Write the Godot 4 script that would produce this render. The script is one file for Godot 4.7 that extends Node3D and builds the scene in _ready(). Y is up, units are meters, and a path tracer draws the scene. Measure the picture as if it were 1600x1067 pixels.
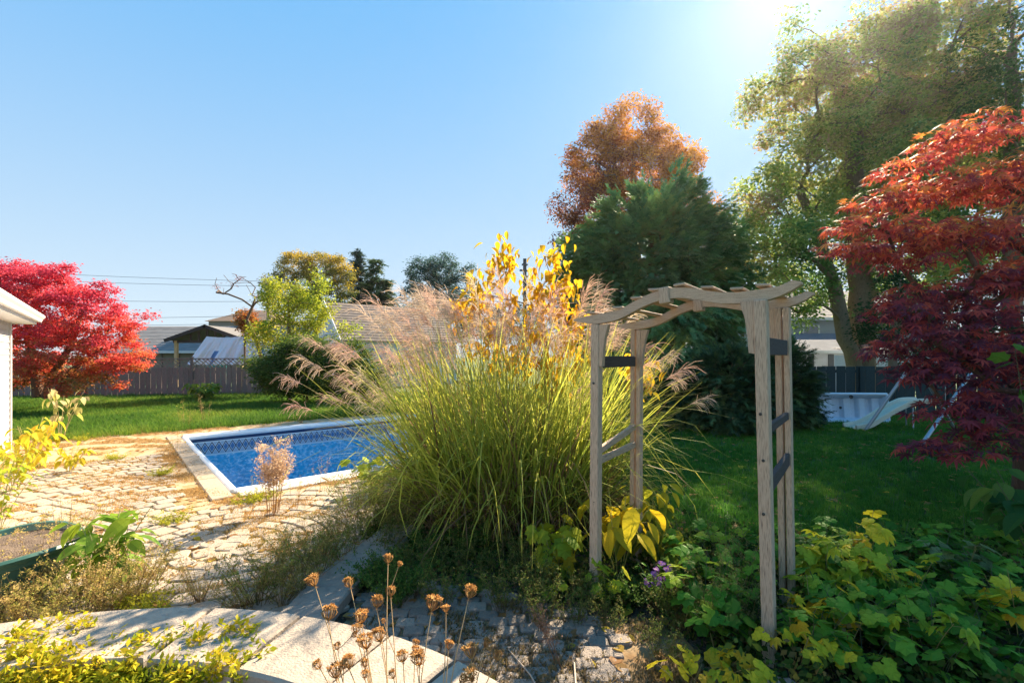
extends Node3D

var rng := RandomNumberGenerator.new()
var taken := {}
var mats := {}


func _ready():
	rng.seed = 20
	# camera, sky, sun, exposure
	var cam := Camera3D.new()
	cam.name = "camera"
	cam.position = Vector3(0, 1.75, 0)
	cam.near = 0.05
	cam.far = 1500.0
	cam.projection = Camera3D.PROJECTION_FRUSTUM
	cam.size = 0.072095
	cam.frustum_offset = Vector2(0, 0.001453)
	add_child(cam)
	cam.current = true
	var towards := Vector3(0.595, 0.83, -1.0).normalized()
	var world := WorldEnvironment.new()
	world.name = "environment"
	var env := Environment.new()
	env.background_mode = Environment.BG_SKY
	env.sky = Sky.new()
	var pano := PanoramaSkyMaterial.new()
	pano.panorama = sky_picture(towards)
	pano.energy_multiplier = 1.0
	env.sky.sky_material = pano
	env.background_energy_multiplier = 1.0
	env.tonemap_mode = Environment.TONE_MAPPER_LINEAR
	env.tonemap_exposure = 3.75
	env.volumetric_fog_enabled = true
	env.volumetric_fog_density = 0.00028
	env.volumetric_fog_albedo = Color(0.93, 0.95, 0.98)
	env.volumetric_fog_anisotropy = 0.78
	env.sdfgi_enabled = true
	env.ssao_enabled = true
	env.ssil_enabled = true
	world.environment = env
	add_child(world)
	var sun := DirectionalLight3D.new()
	sun.name = "sun"
	sun.basis = Basis.looking_at(-towards)
	sun.light_energy = 1.6
	sun.light_color = Color(1.0, 0.92, 0.79)
	sun.light_angular_distance = 0.5
	sun.shadow_enabled = true
	add_child(sun)
	materials()
	setting()
	pool()
	fences()
	buildings()
	trees()
	arbor()
	wall_and_path()
	grass_clump()
	yard_things()
	plants()
	lawns()


func sky_picture(towards: Vector3) -> ImageTexture:
	# clear autumn air: deep blue above, pale towards the horizon, a bright aureole round the sun
	var w := 512
	var h := 256
	var im := Image.create(w, h, false, Image.FORMAT_RGBAF)
	for j in h:
		var up := PI * (0.5 - (j + 0.5) / h)
		for i in w:
			var a := TAU * (i + 0.5) / w
			# panorama: the first column looks along -Z
			var dir := Vector3(sin(a) * cos(up), sin(up), -cos(a) * cos(up))
			var e: float = clampf(up / (PI * 0.5), 0.0, 1.0)
			var t := 1.0 - pow(1.0 - e, 3.2)
			var c := Color(0.215, 0.250, 0.268).lerp(Color(0.009, 0.112, 0.248), t)
			var ang: float = acos(clampf(dir.dot(towards), -1.0, 1.0))
			var glow := 0.16 * exp(-ang / 0.08) + 0.05 * exp(-ang / 0.40)
			c = Color(c.r + glow * 1.0, c.g + glow * 0.93, c.b + glow * 0.86)
			if up < 0:
				c = Color(0.20, 0.20, 0.17)
			im.set_pixel(i, j, Color(c.r, c.g, c.b, 1.0))
	return ImageTexture.create_from_image(im)


# ---------------------------------------------------------------- shapes
class Geo:
	var v := PackedVector3Array()
	var n := PackedVector3Array()
	var c := PackedColorArray()
	var uv := PackedVector2Array()
	var idx := PackedInt32Array()

	func tri(a: Vector3, b: Vector3, d: Vector3, col := Color.WHITE) -> void:
		var nn := (d - a).cross(b - a).normalized()
		var k := v.size()
		v.append(a); v.append(b); v.append(d)
		for i in 3:
			n.append(nn); c.append(col); uv.append(Vector2.ZERO); idx.append(k + i)

	func quad(a: Vector3, b: Vector3, d: Vector3, e: Vector3, col := Color.WHITE) -> void:
		var nn := (d - a).cross(b - a).normalized()
		var k := v.size()
		v.append(a); v.append(b); v.append(d); v.append(e)
		for i in 4:
			n.append(nn); c.append(col)
		uv.append(Vector2(0, 0)); uv.append(Vector2(1, 0)); uv.append(Vector2(1, 1)); uv.append(Vector2(0, 1))
		idx.append_array(PackedInt32Array([k, k + 1, k + 2, k, k + 2, k + 3]))

	# a quad turned so that it looks along "out"
	func face(a: Vector3, b: Vector3, d: Vector3, e: Vector3, out: Vector3, col := Color.WHITE) -> void:
		if (d - a).cross(b - a).dot(out) >= 0.0:
			quad(a, b, d, e, col)
		else:
			quad(a, e, d, b, col)

	func tri_out(a: Vector3, b: Vector3, d: Vector3, out: Vector3, col := Color.WHITE) -> void:
		if (d - a).cross(b - a).dot(out) >= 0.0:
			tri(a, b, d, col)
		else:
			tri(a, d, b, col)

	func box(xf: Transform3D, size: Vector3, bevel := 0.0, col := Color.WHITE) -> void:
		var h := size * 0.5
		var o := xf.origin
		var r: Array = [xf.basis.x, xf.basis.y, xf.basis.z]
		var b: float = minf(bevel, minf(h.x, minf(h.y, h.z)) * 0.9)
		for ax in 3:
			var ay := (ax + 1) % 3
			var az := (ax + 2) % 3
			for s in [-1.0, 1.0]:
				var q := []
				for k in [[-1, -1], [1, -1], [1, 1], [-1, 1]]:
					q.append(o + r[ax] * h[ax] * s + r[ay] * (h[ay] - b) * k[0] + r[az] * (h[az] - b) * k[1])
				face(q[0], q[1], q[2], q[3], r[ax] * s, col)
			if b > 0.0:
				for s in [-1.0, 1.0]:
					for t in [-1.0, 1.0]:
						var p := []
						for e in [-1.0, 1.0]:
							p.append([o + r[ax] * (h[ax] - b) * e + r[ay] * h[ay] * s + r[az] * (h[az] - b) * t, o + r[ax] * (h[ax] - b) * e + r[ay] * (h[ay] - b) * s + r[az] * h[az] * t])
						face(p[0][0], p[1][0], p[1][1], p[0][1], r[ay] * s + r[az] * t, col)
		if b > 0.0:
			for sx in [-1.0, 1.0]:
				for sy in [-1.0, 1.0]:
					for sz in [-1.0, 1.0]:
						var px: Vector3 = o + r[0] * h.x * sx + r[1] * (h.y - b) * sy + r[2] * (h.z - b) * sz
						var py: Vector3 = o + r[0] * (h.x - b) * sx + r[1] * h.y * sy + r[2] * (h.z - b) * sz
						var pz: Vector3 = o + r[0] * (h.x - b) * sx + r[1] * (h.y - b) * sy + r[2] * h.z * sz
						tri_out(px, py, pz, r[0] * sx + r[1] * sy + r[2] * sz, col)

	func tube(pts: PackedVector3Array, radii: PackedFloat32Array, sides := 6, col := Color.WHITE, cap := false) -> void:
		var k0 := v.size()
		var m := pts.size()
		var side := Vector3.ZERO
		for i in m:
			var dir := (pts[mini(i + 1, m - 1)] - pts[maxi(i - 1, 0)]).normalized()
			if dir.length_squared() < 0.5:
				dir = Vector3.UP
			if i == 0:
				side = dir.cross(Vector3.UP if absf(dir.y) < 0.9 else Vector3.RIGHT).normalized()
			else:
				side = (side - dir * side.dot(dir)).normalized()
			var other := dir.cross(side)
			for s in sides:
				var a := TAU * s / sides
				var nn := side * cos(a) + other * sin(a)
				v.append(pts[i] + nn * radii[i]); n.append(nn); c.append(col); uv.append(Vector2.ZERO)
		for i in m - 1:
			for s in sides:
				var a := k0 + i * sides + s
				var b := k0 + i * sides + (s + 1) % sides
				idx.append_array(PackedInt32Array([a, b + sides, b, a, a + sides, b + sides]))
		if cap:
			for e in [0, m - 1]:
				for s in range(1, sides - 1):
					var q: int = k0 + e * sides
					tri_out(v[q], v[q + s], v[q + s + 1], (pts[0] - pts[1]) if e == 0 else (pts[m - 1] - pts[m - 2]), col)

	# profile of (radius, height) spun about y
	func lathe(profile: PackedVector2Array, segs := 32, col := Color.WHITE, xf := Transform3D()) -> void:
		for i in profile.size() - 1:
			var a := profile[i]
			var b := profile[i + 1]
			var t := (b - a).normalized()
			var k := v.size()
			for s in segs + 1:
				var an := TAU * s / segs
				var d := Vector3(cos(an), 0, sin(an))
				var nn := xf.basis * (d * t.y - Vector3.UP * t.x).normalized()
				for q in [a, b]:
					v.append(xf * (d * q.x + Vector3.UP * q.y)); n.append(nn); c.append(col); uv.append(Vector2.ZERO)
			for s in segs:
				var q := k + s * 2
				idx.append_array(PackedInt32Array([q, q + 3, q + 1, q, q + 2, q + 3]))

	# polygon in the xy plane of xf, pulled from z0 to z1
	func prism(poly: PackedVector2Array, z0: float, z1: float, xf := Transform3D(), col := Color.WHITE) -> void:
		var t := Geometry2D.triangulate_polygon(poly)
		for i in range(0, t.size(), 3):
			for z in [z0, z1]:
				var p := []
				for k in 3:
					p.append(xf * Vector3(poly[t[i + k]].x, poly[t[i + k]].y, z))
				tri_out(p[0], p[1], p[2], xf.basis.z * (1.0 if z == maxf(z0, z1) else -1.0), col)
		var clock := Geometry2D.is_polygon_clockwise(poly)
		for i in poly.size():
			var a := poly[i]
			var b := poly[(i + 1) % poly.size()]
			var nrm := Vector2(b.y - a.y, a.x - b.x) * (-1.0 if clock else 1.0)
			face(xf * Vector3(a.x, a.y, z0), xf * Vector3(b.x, b.y, z0), xf * Vector3(b.x, b.y, z1), xf * Vector3(a.x, a.y, z1), xf.basis * Vector3(nrm.x, nrm.y, 0), col)

	# flat polygon of (x, depth) pairs at a height
	func flat(poly: PackedVector2Array, y: float, col := Color.WHITE) -> void:
		var t := Geometry2D.triangulate_polygon(poly)
		for i in range(0, t.size(), 3):
			var p := []
			for k in 3:
				p.append(Vector3(poly[t[i + k]].x, y, -poly[t[i + k]].y))
			tri_out(p[0], p[1], p[2], Vector3.UP, col)

	func add(g: Geo, xf: Transform3D, tint := Color.WHITE) -> void:
		var k := v.size()
		var nb := xf.basis.orthonormalized()
		for i in g.v.size():
			v.append(xf * g.v[i]); n.append(nb * g.n[i]); c.append(g.c[i] * tint); uv.append(g.uv[i])
		for i in g.idx:
			idx.append(k + i)

	func mesh(m: Material = null) -> ArrayMesh:
		var arr := []
		arr.resize(Mesh.ARRAY_MAX)
		arr[Mesh.ARRAY_VERTEX] = v
		arr[Mesh.ARRAY_NORMAL] = n
		arr[Mesh.ARRAY_COLOR] = c
		arr[Mesh.ARRAY_TEX_UV] = uv
		arr[Mesh.ARRAY_INDEX] = idx
		var out := ArrayMesh.new()
		out.add_surface_from_arrays(Mesh.PRIMITIVE_TRIANGLES, arr)
		if m:
			out.surface_set_material(0, m)
		return out


# ---------------------------------------------------------------- scene tree
func join(o: Node, called: String, parent: Node) -> void:
	var key := str(parent.get_instance_id()) + called
	var k: int = taken.get(key, 0)
	taken[key] = k + 1
	o.name = called if k == 0 else "%s_%03d" % [called, k]
	parent.add_child(o, true)


func tag(o: Node, label: String, category: String, group := "", kind := "") -> Node:
	o.set_meta("label", label)
	o.set_meta("category", category)
	if group:
		o.set_meta("group", group)
	if kind:
		o.set_meta("kind", kind)
	return o


func thing(called: String, label: String, category: String, at := Vector3.ZERO, turn := 0.0, group := "") -> Node3D:
	var o := Node3D.new()
	join(o, called, self)
	o.position = at
	o.rotation.y = turn
	tag(o, label, category, group)
	return o


func obj(called: String, shape, m: Material, parent: Node = self, xf := Transform3D()) -> MeshInstance3D:
	var o := MeshInstance3D.new()
	o.mesh = shape.mesh(m) if shape is Geo else shape
	if not shape is Geo and m:
		o.material_override = m
	o.transform = xf
	join(o, called, parent)
	return o


func many(called: String, mesh: Mesh, xf: Array, cols: PackedColorArray, m: Material, parent: Node = self) -> MultiMeshInstance3D:
	var mm := MultiMesh.new()
	mm.transform_format = MultiMesh.TRANSFORM_3D
	mm.use_colors = true
	mm.mesh = mesh
	mm.instance_count = xf.size()
	for i in xf.size():
		mm.set_instance_transform(i, xf[i])
		mm.set_instance_color(i, cols[i])
	var o := MultiMeshInstance3D.new()
	o.multimesh = mm
	o.material_override = m
	join(o, called, parent)
	o.set_meta("kind", "stuff")
	return o


func C(r: float, g: float, b: float) -> Color:
	return Color(r, g, b)


func rf(a: float, b: float) -> float:
	return rng.randf_range(a, b)


func rdir() -> Vector3:
	var z := rf(-1, 1)
	var a := rf(0, TAU)
	var s := sqrt(1 - z * z)
	return Vector3(s * cos(a), z, s * sin(a))


func shade(c: Color, k: float) -> Color:
	return Color(c.r * k, c.g * k, c.b * k)


func pick(pal: Array, t: float) -> Color:
	var x := clampf(t, 0.0, 0.9999) * (pal.size() - 1)
	var i := int(x)
	return (pal[i] as Color).lerp(pal[mini(i + 1, pal.size() - 1)], x - i)


# z runs along dir, y is as near to up as may be
func aim(dir: Vector3, up := Vector3.UP, roll := 0.0, size := 1.0) -> Basis:
	var z := dir.normalized()
	var x := up.cross(z)
	if x.length_squared() < 1e-5:
		x = Vector3.RIGHT.cross(z)
	x = x.normalized()
	var b := Basis(x, z.cross(x), z)
	if roll != 0.0:
		b = b.rotated(z, roll)
	return b.scaled(Vector3.ONE * size)


# y runs from a to b
func along(a: Vector3, b: Vector3, facing := Vector3.BACK) -> Transform3D:
	var y := (b - a).normalized()
	var x := y.cross(facing).normalized()
	return Transform3D(Basis(x, y, x.cross(y)), (a + b) * 0.5)


# ---------------------------------------------------------------- materials
func noise_picture(freq: float, colors: Array, sd: int, size := 512, oct := 4, kind := FastNoiseLite.TYPE_SIMPLEX_SMOOTH) -> NoiseTexture2D:
	var f := FastNoiseLite.new()
	f.noise_type = kind
	f.frequency = freq
	f.seed = sd
	f.fractal_octaves = oct
	var t := NoiseTexture2D.new()
	t.width = size
	t.height = size
	t.seamless = true
	t.noise = f
	if colors.size():
		var g := Gradient.new()
		var off := PackedFloat32Array()
		var cs := PackedColorArray()
		for i in colors.size():
			off.append(float(i) / (colors.size() - 1))
			cs.append((colors[i] as Color).linear_to_srgb())
		g.offsets = off
		g.colors = cs
		t.color_ramp = g
	return t


func plain(called: String, lin: Color, rough := 0.8, metal := 0.0) -> StandardMaterial3D:
	var m := StandardMaterial3D.new()
	m.resource_name = called
	m.albedo_color = lin.linear_to_srgb()
	m.roughness = rough
	m.metallic = metal
	mats[called] = m
	return m


func textured(called: String, tex: Texture2D, scale: Vector3, rough := 0.85, world := false, relief: Texture2D = null, deep := 0.5) -> StandardMaterial3D:
	var m := StandardMaterial3D.new()
	m.resource_name = called
	m.albedo_texture = tex
	m.vertex_color_use_as_albedo = true
	m.roughness = rough
	m.uv1_triplanar = true
	m.uv1_world_triplanar = world
	m.uv1_scale = scale
	if relief:
		m.heightmap_enabled = true
		m.heightmap_texture = relief
		m.heightmap_scale = deep
	mats[called] = m
	return m


func leafy(called: String, through := 0.95, rough := 0.5) -> StandardMaterial3D:
	var m := StandardMaterial3D.new()
	m.resource_name = called
	m.vertex_color_use_as_albedo = true
	m.roughness = rough
	m.cull_mode = BaseMaterial3D.CULL_DISABLED
	m.metallic_specular = 0.22
	m.backlight_enabled = true
	m.backlight = Color(through, through, through * 0.9).linear_to_srgb()
	mats[called] = m
	return m


func materials() -> void:
	var grain := noise_picture(0.02, [C(0.12, 0.10, 0.09), C(0.50, 0.47, 0.45), C(0.98, 0.96, 0.94), C(1.0, 0.98, 0.96), C(0.66, 0.62, 0.60), C(0.22, 0.19, 0.17)], 3, 1024, 6)
	var fine := noise_picture(0.03, [], 5, 512, 5)
	var w := textured("weathered_wood", grain, Vector3(6.0, 0.35, 6.0), 0.85, false, grain, 0.25)
	w.albedo_color = C(0.52, 0.39, 0.285).linear_to_srgb()
	var wx := textured("weathered_wood_along", grain, Vector3(0.35, 6.0, 6.0), 0.85, false, grain, 0.25)
	wx.albedo_color = C(0.52, 0.39, 0.285).linear_to_srgb()
	var wd := textured("dark_wood", grain, Vector3(6.0, 0.35, 6.0), 0.9)
	wd.albedo_color = C(0.06, 0.052, 0.052).linear_to_srgb()
	var fb := textured("fence_wood", grain, Vector3(3.0, 0.3, 3.0), 0.9)
	fb.albedo_color = C(0.26, 0.215, 0.195).linear_to_srgb()
	var gb := textured("green_fence_wood", grain, Vector3(3.0, 0.3, 3.0), 0.9)
	gb.albedo_color = C(0.03, 0.05, 0.052).linear_to_srgb()
	var bark := textured("bark", noise_picture(0.02, [C(0.3, 0.27, 0.24), C(0.8, 0.75, 0.7), C(1, 0.95, 0.88), C(0.5, 0.46, 0.42)], 8, 512, 5), Vector3(2.2, 0.4, 2.2), 0.95, true, fine, 2.0)
	bark.albedo_color = C(0.24, 0.18, 0.13).linear_to_srgb()
	var stone := noise_picture(0.02, [C(0.62, 0.6, 0.58), C(0.9, 0.88, 0.86), C(1.05, 1.0, 0.95), C(0.8, 0.77, 0.74)], 12, 512, 5)
	var grit := noise_picture(0.12, [C(0.78, 0.77, 0.76), C(1.0, 1.0, 1.0), C(0.86, 0.85, 0.84)], 13, 512, 4)
	var st := textured("paver_stone", stone, Vector3(1.6, 1.6, 1.6), 0.9, true, noise_picture(0.09, [], 14, 512, 4), 0.5)
	st.detail_enabled = true
	st.detail_albedo = grit
	st.detail_blend_mode = BaseMaterial3D.BLEND_MODE_MUL
	textured("cap_stone", stone, Vector3(1.3, 1.3, 1.3), 0.9, true, noise_picture(0.1, [], 15, 512, 4), 0.35)
	textured("soil", noise_picture(0.04, [C(0.020, 0.014, 0.010), C(0.06, 0.043, 0.03), C(0.11, 0.085, 0.06), C(0.05, 0.036, 0.025)], 16, 512, 5), Vector3(1.2, 1.2, 1.2), 1.0, true, noise_picture(0.05, [], 17, 512, 5), 3.0)
	textured("mulch", noise_picture(0.06, [C(0.06, 0.04, 0.03), C(0.22, 0.16, 0.12), C(0.36, 0.28, 0.22)], 26, 512, 5), Vector3(2.5, 2.5, 2.5), 1.0, true, noise_picture(0.08, [], 17, 512, 5), 3.0)
	textured("sand", noise_picture(0.012, [C(0.30, 0.165, 0.065), C(0.38, 0.26, 0.14), C(0.42, 0.31, 0.19), C(0.32, 0.18, 0.07), C(0.39, 0.28, 0.17)], 18, 512, 6), Vector3(0.35, 0.35, 0.35), 1.0, true, noise_picture(0.06, [], 19, 512, 5), 1.0)
	textured("turf", noise_picture(0.02, [C(0.012, 0.03, 0.008), C(0.03, 0.075, 0.016), C(0.05, 0.10, 0.022), C(0.025, 0.05, 0.012)], 20, 512, 5), Vector3(0.6, 0.6, 0.6), 1.0, true)
	textured("shingle", noise_picture(0.05, [C(0.75, 0.75, 0.75), C(1, 1, 1), C(0.85, 0.85, 0.85)], 21, 256, 4), Vector3(1.5, 1.5, 1.5), 0.95, true)
	textured("painted", noise_picture(0.02, [C(0.9, 0.9, 0.9), C(1, 1, 1), C(0.95, 0.95, 0.95)], 22, 256, 4), Vector3(1, 1, 1), 0.55, true)
	textured("cloth", noise_picture(0.03, [C(0.85, 0.85, 0.88), C(1, 1, 1), C(0.9, 0.9, 0.93)], 23, 256, 4), Vector3(1, 1, 1), 0.6, true)
	textured("plastic", noise_picture(0.02, [C(0.88, 0.88, 0.88), C(1, 1, 1)], 24, 256, 4), Vector3(2, 2, 2), 0.4, false)
	var g := plain("glass_dark", C(0.05, 0.07, 0.09), 0.08)
	g.metallic_specular = 0.8
	plain("steel", C(0.35, 0.38, 0.42), 0.4, 0.6)
	plain("wire", C(0.12, 0.12, 0.13), 0.6)
	leafy("leaf", 0.95, 0.6)
	leafy("thin_leaf", 1.0, 0.55)
	var nl := leafy("near_leaf", 0.95, 0.5)
	nl.albedo_texture = noise_picture(0.03, [C(0.62, 0.60, 0.5), C(0.95, 0.98, 0.9), C(1.05, 1.05, 1.0), C(0.85, 0.8, 0.7)], 77, 512, 5)
	nl.uv1_triplanar = true
	nl.uv1_scale = Vector3(9, 9, 9)
	leafy("needle", 0.35, 0.6)
	leafy("dry_leaf", 0.6, 0.8)
	var v := StandardMaterial3D.new()
	v.resource_name = "coloured"
	v.vertex_color_use_as_albedo = true
	v.roughness = 0.8
	mats["coloured"] = v


# ---------------------------------------------------------------- the setting
const PE1 := Vector3(0.76, 0, -0.65)   # along the pool, away from the house
const PE2 := Vector3(-0.65, 0, -0.76)  # across the pool, away from the camera
const P0 := Vector3(-3.54, 0, -6.02)   # near left inner corner of the pool
const POOL_L := 9.6
const POOL_W := 5.15


func pp(a: float, b: float, y := 0.0) -> Vector3:
	return P0 + PE1 * a + PE2 * b + Vector3.UP * y


func setting() -> void:
	# one sheet of turf to the horizon, with the pool's opening
	var g := Geo.new()
	var s := 260.0
	var o := 0.02
	var xs := [-s, -o, POOL_L + o, s]
	var zs := [-s, -o, POOL_W + o, s]
	for i in 3:
		for j in 3:
			if i == 1 and j == 1:
				continue
			g.face(pp(xs[i], zs[j]), pp(xs[i + 1], zs[j]), pp(xs[i + 1], zs[j + 1]), pp(xs[i], zs[j + 1]), Vector3.UP)
	tag(obj("ground", g, mats["turf"]), "green turf ground of the back yard reaching to the horizon", "ground", "", "structure")
	# sandy ground of the old patio
	var p := Geo.new()
	p.face(pp(-0.2, -7.0, 0.016), pp(-0.2, 6.9, 0.016), pp(-7.5, 7.2, 0.016), pp(-7.5, -7.0, 0.016), Vector3.UP)
	p.face(pp(-0.2, -0.12, 0.0155), pp(-0.2, -3.3, 0.0155), pp(2.4, -3.0, 0.016), pp(3.2, -0.12, 0.0155), Vector3.UP)
	p.face(pp(-0.2, POOL_W + 0.2, 0.004), pp(-0.2, 6.6, 0.004), pp(POOL_L + 0.5, 6.1, 0.004), pp(POOL_L + 0.5, POOL_W + 0.2, 0.004), Vector3.UP)
	tag(obj("patio_sand", p, mats["sand"]), "sandy patio ground with orange dry moss round the pool", "patio", "", "structure")
	var b := Geo.new()
	b.flat(PackedVector2Array([Vector2(-1.25, 1.2), Vector2(3.6, 0.8), Vector2(4.6, 2.5), Vector2(4.4, 4.4), Vector2(2.4, 4.5), Vector2(1.6, 5.0), Vector2(1.3, 6.3), Vector2(-0.6, 7.0), Vector2(-1.5, 6.1), Vector2(-1.55, 4.4), Vector2(-1.3, 3.1)]), 0.008)
	tag(obj("garden_bed", b, mats["soil"]), "dark soil bed under the tall grass and the brambles", "garden bed", "", "structure")


func stone_block(sd: int, tone: Color) -> Geo:
	# a unit cobble: worn top edges, uneven outline, 40 triangles
	var r := RandomNumberGenerator.new()
	r.seed = sd
	var g := Geo.new()
	var ring0 := []
	var ring1 := []
	var ring2 := []
	for k in 8:
		var a := TAU * (floorf(k / 2.0) + 0.5) / 4.0
		var q := Vector2(signf(cos(a)), signf(sin(a))) * 0.5
		if (k + int(k / 2.0)) % 2 == 1:
			q.x *= r.randf_range(0.72, 0.86)
		else:
			q.y *= r.randf_range(0.72, 0.86)
		q *= r.randf_range(0.955, 1.0)
		ring0.append(Vector3(q.x, -1.0, q.y))
		ring1.append(Vector3(q.x, -0.14, q.y))
		ring2.append(Vector3(q.x * 0.90, r.randf_range(-0.03, 0.03), q.y * 0.90))
	for k in 8:
		var m := (k + 1) % 8
		var out: Vector3 = ring0[k] + ring0[m]
		out.y = 0
		g.face(ring0[k], ring0[m], ring1[m], ring1[k], out, tone)
		g.face(ring1[k], ring1[m], ring2[m], ring2[k], out + Vector3.UP * 0.5, tone)
		g.tri_out(Vector3(0, 0.02, 0), ring2[k], ring2[m], Vector3.UP, tone)
	return g


func lay_stones(parent: Node3D, spots: Array, tones: Array, m: Material, sd: int) -> void:
	# spots: [place, turn, width, length, thickness]; the 300 that show largest are parts, the rest one mesh
	var shapes := []
	var meshes := []
	for k in 8:
		var g := stone_block(sd + k, tones[k % tones.size()])
		shapes.append(g)
		meshes.append(g.mesh(m))
	var seen := []
	for s in spots:
		var at: Vector3 = s[0]
		var d := -at.z
		if d < 0.6:
			continue
		# the nearest in view count as large
		seen.append([1.0 / d if absf(at.x) < d * 1.1 and d > 2.42 else -1.0, s])
	seen.sort_custom(func(a, b): return a[0] > b[0])
	var rest := Geo.new()
	for i in seen.size():
		var s: Array = seen[i][1]
		var b := Basis(Vector3.UP, s[1]).rotated(Vector3.RIGHT, rf(-0.02, 0.02)).rotated(Vector3.BACK, rf(-0.02, 0.02)).scaled_local(Vector3(s[2], s[4], s[3]))
		var xf := Transform3D(b, s[0])
		var k := rng.randi() % 8
		if i < 300 and seen[i][0] > 0.0:
			obj("paver", meshes[k], null, parent, xf)
		else:
			rest.add(shapes[k], xf)
	if rest.v.size():
		obj("pavers", rest, m, parent).set_meta("kind", "stuff")


func inside_pool(at: Vector3, margin: float) -> bool:
	var q := at - P0
	var det := PE1.x * PE2.z - PE1.z * PE2.x
	var a := (q.x * PE2.z - q.z * PE2.x) / det
	var b := (PE1.x * q.z - PE1.z * q.x) / det
	return a > -margin and b > -margin and a < POOL_L + margin and b < POOL_W + margin


func pool() -> void:
	# patio pavers in rings
	var patio := Node3D.new()
	join(patio, "patio", self)
	tag(patio, "pale cobble pavers laid in rings on the patio before the pool", "patio", "", "structure")
	var mid := Vector3(-2.55, 0, -4.25)
	var spots := []
	var r := 0.0
	var area := PackedVector2Array([Vector2(-8.0, 7.4), Vector2(-6.7, 5.2), Vector2(-4.6, 2.4), Vector2(-1.64, 2.4), Vector2(-1.2, 3.2), Vector2(-1.15, 4.2), Vector2(-1.5, 5.4), Vector2(-2.2, 7.2), Vector2(-8.0, 12.0)])
	for k in 30:
		r = 0.09 if k == 0 else k * 0.185
		var n: int = 1 if k == 0 else int(round(TAU * r / 0.205))
		for i in n:
			var a := TAU * (i + 0.37 * k) / n
			var at := mid + Vector3(cos(a), 0, sin(a)) * (0.0 if k == 0 else r)
			if not Geometry2D.is_point_in_polygon(Vector2(at.x, -at.z), area) or inside_pool(at, 0.55):
				continue
			at.y = 0.034 + rf(-0.006, 0.004)
			spots.append([at, -a + PI / 2, rf(0.184, 0.197), rf(0.164, 0.176), 0.05])
	lay_stones(patio, spots, [C(0.40, 0.345, 0.285), C(0.43, 0.37, 0.31), C(0.36, 0.31, 0.26), C(0.41, 0.34, 0.265)], mats["paver_stone"], 400)

	var t := thing("swimming_pool", "in-ground swimming pool with blue water and patterned waterline", "swimming pool")
	# shell: liner walls and floor, print of pale flecks on blue
	var flecks := Image.create(512, 512, false, Image.FORMAT_RGB8)
	var nz := FastNoiseLite.new()
	nz.frequency = 0.045
	nz.noise_type = FastNoiseLite.TYPE_CELLULAR
	nz.cellular_return_type = FastNoiseLite.RETURN_DISTANCE2_SUB
	var nz2 := FastNoiseLite.new()
	nz2.frequency = 0.05
	for j in 512:
		for i in 512:
			var e := nz.get_noise_2d(i, j) + 1.0
			var h := nz2.get_noise_2d(i * 1.4, j * 1.4)
			var c := C(0.006, 0.36, 0.62).lerp(C(0.05, 0.58, 0.88), clampf(h * 1.2 + 0.5, 0, 1))
			if e < 0.22 and h > -0.15:
				c = c.lerp(C(0.75, 0.92, 1.0), clampf((0.22 - e) * 9.0, 0, 0.9))
			flecks.set_pixel(i, j, c.linear_to_srgb())
	var liner := textured("pool_liner", ImageTexture.create_from_image(flecks), Vector3(0.32, 0.32, 0.32), 0.5, true)
	var deep := -1.25
	var g := Geo.new()
	var c4 := [Vector2(0, 0), Vector2(POOL_L, 0), Vector2(POOL_L, POOL_W), Vector2(0, POOL_W)]
	for i in 4:
		var a: Vector2 = c4[i]
		var b: Vector2 = c4[(i + 1) % 4]
		var q := Vector2(POOL_L, POOL_W) * 0.5 - (a + b) * 0.5
		g.face(pp(a.x, a.y, -0.42), pp(b.x, b.y, -0.42), pp(b.x, b.y, deep), pp(a.x, a.y, deep), PE1 * q.x + PE2 * q.y)
	g.face(pp(0, 0, deep), pp(POOL_L, 0, deep), pp(POOL_L, POOL_W, deep), pp(0, POOL_W, deep), Vector3.UP)
	obj("liner", g, liner, t)
	# printed waterline band: two rails and a chain of lozenges
	var band := Image.create(128, 128, false, Image.FORMAT_RGB8)
	for j in 128:
		for i in 128:
			var y := j / 127.0
			var x := absf(fmod(i / 64.0, 1.0) - 0.5) * 2.0
			var c := C(0.30, 0.42, 0.55)
			var z := absf(absf(y - 0.58) / 0.30 - x)
			if z < 0.16:
				c = C(0.012, 0.03, 0.09)
			elif z < 0.3:
				c = C(0.62, 0.70, 0.74)
			elif absf(y - 0.58) / 0.30 + 0.3 < x:
				c = C(0.05, 0.16, 0.36)
			if y < 0.22:
				c = C(0.012, 0.035, 0.11)
			elif y < 0.27 or y > 0.93:
				c = C(0.6, 0.7, 0.76)
			band.set_pixel(i, j, c.linear_to_srgb())
	var bm := StandardMaterial3D.new()
	bm.resource_name = "waterline_print"
	bm.albedo_texture = ImageTexture.create_from_image(band)
	bm.roughness = 0.35
	for i in 4:
		var a: Vector2 = c4[i]
		var b: Vector2 = c4[(i + 1) % 4]
		var q := Vector2(POOL_L, POOL_W) * 0.5 - (a + b) * 0.5
		var long := a.distance_to(b)
		var bg := Geo.new()
		bg.face(pp(a.x, a.y, -0.02), pp(b.x, b.y, -0.02), pp(b.x, b.y, -0.42), pp(a.x, a.y, -0.42), PE1 * q.x + PE2 * q.y)
		for k in 4:
			var w: Vector3 = bg.v[k] - pp(a.x, a.y, 0)
			bg.uv[k] = Vector2(Vector2(w.x, w.z).length() / 0.26, (-0.02 - bg.v[k].y) / 0.40)
		obj("waterline_band", bg, bm, t)
	var water := StandardMaterial3D.new()
	water.resource_name = "water"
	water.transparency = BaseMaterial3D.TRANSPARENCY_ALPHA
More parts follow.
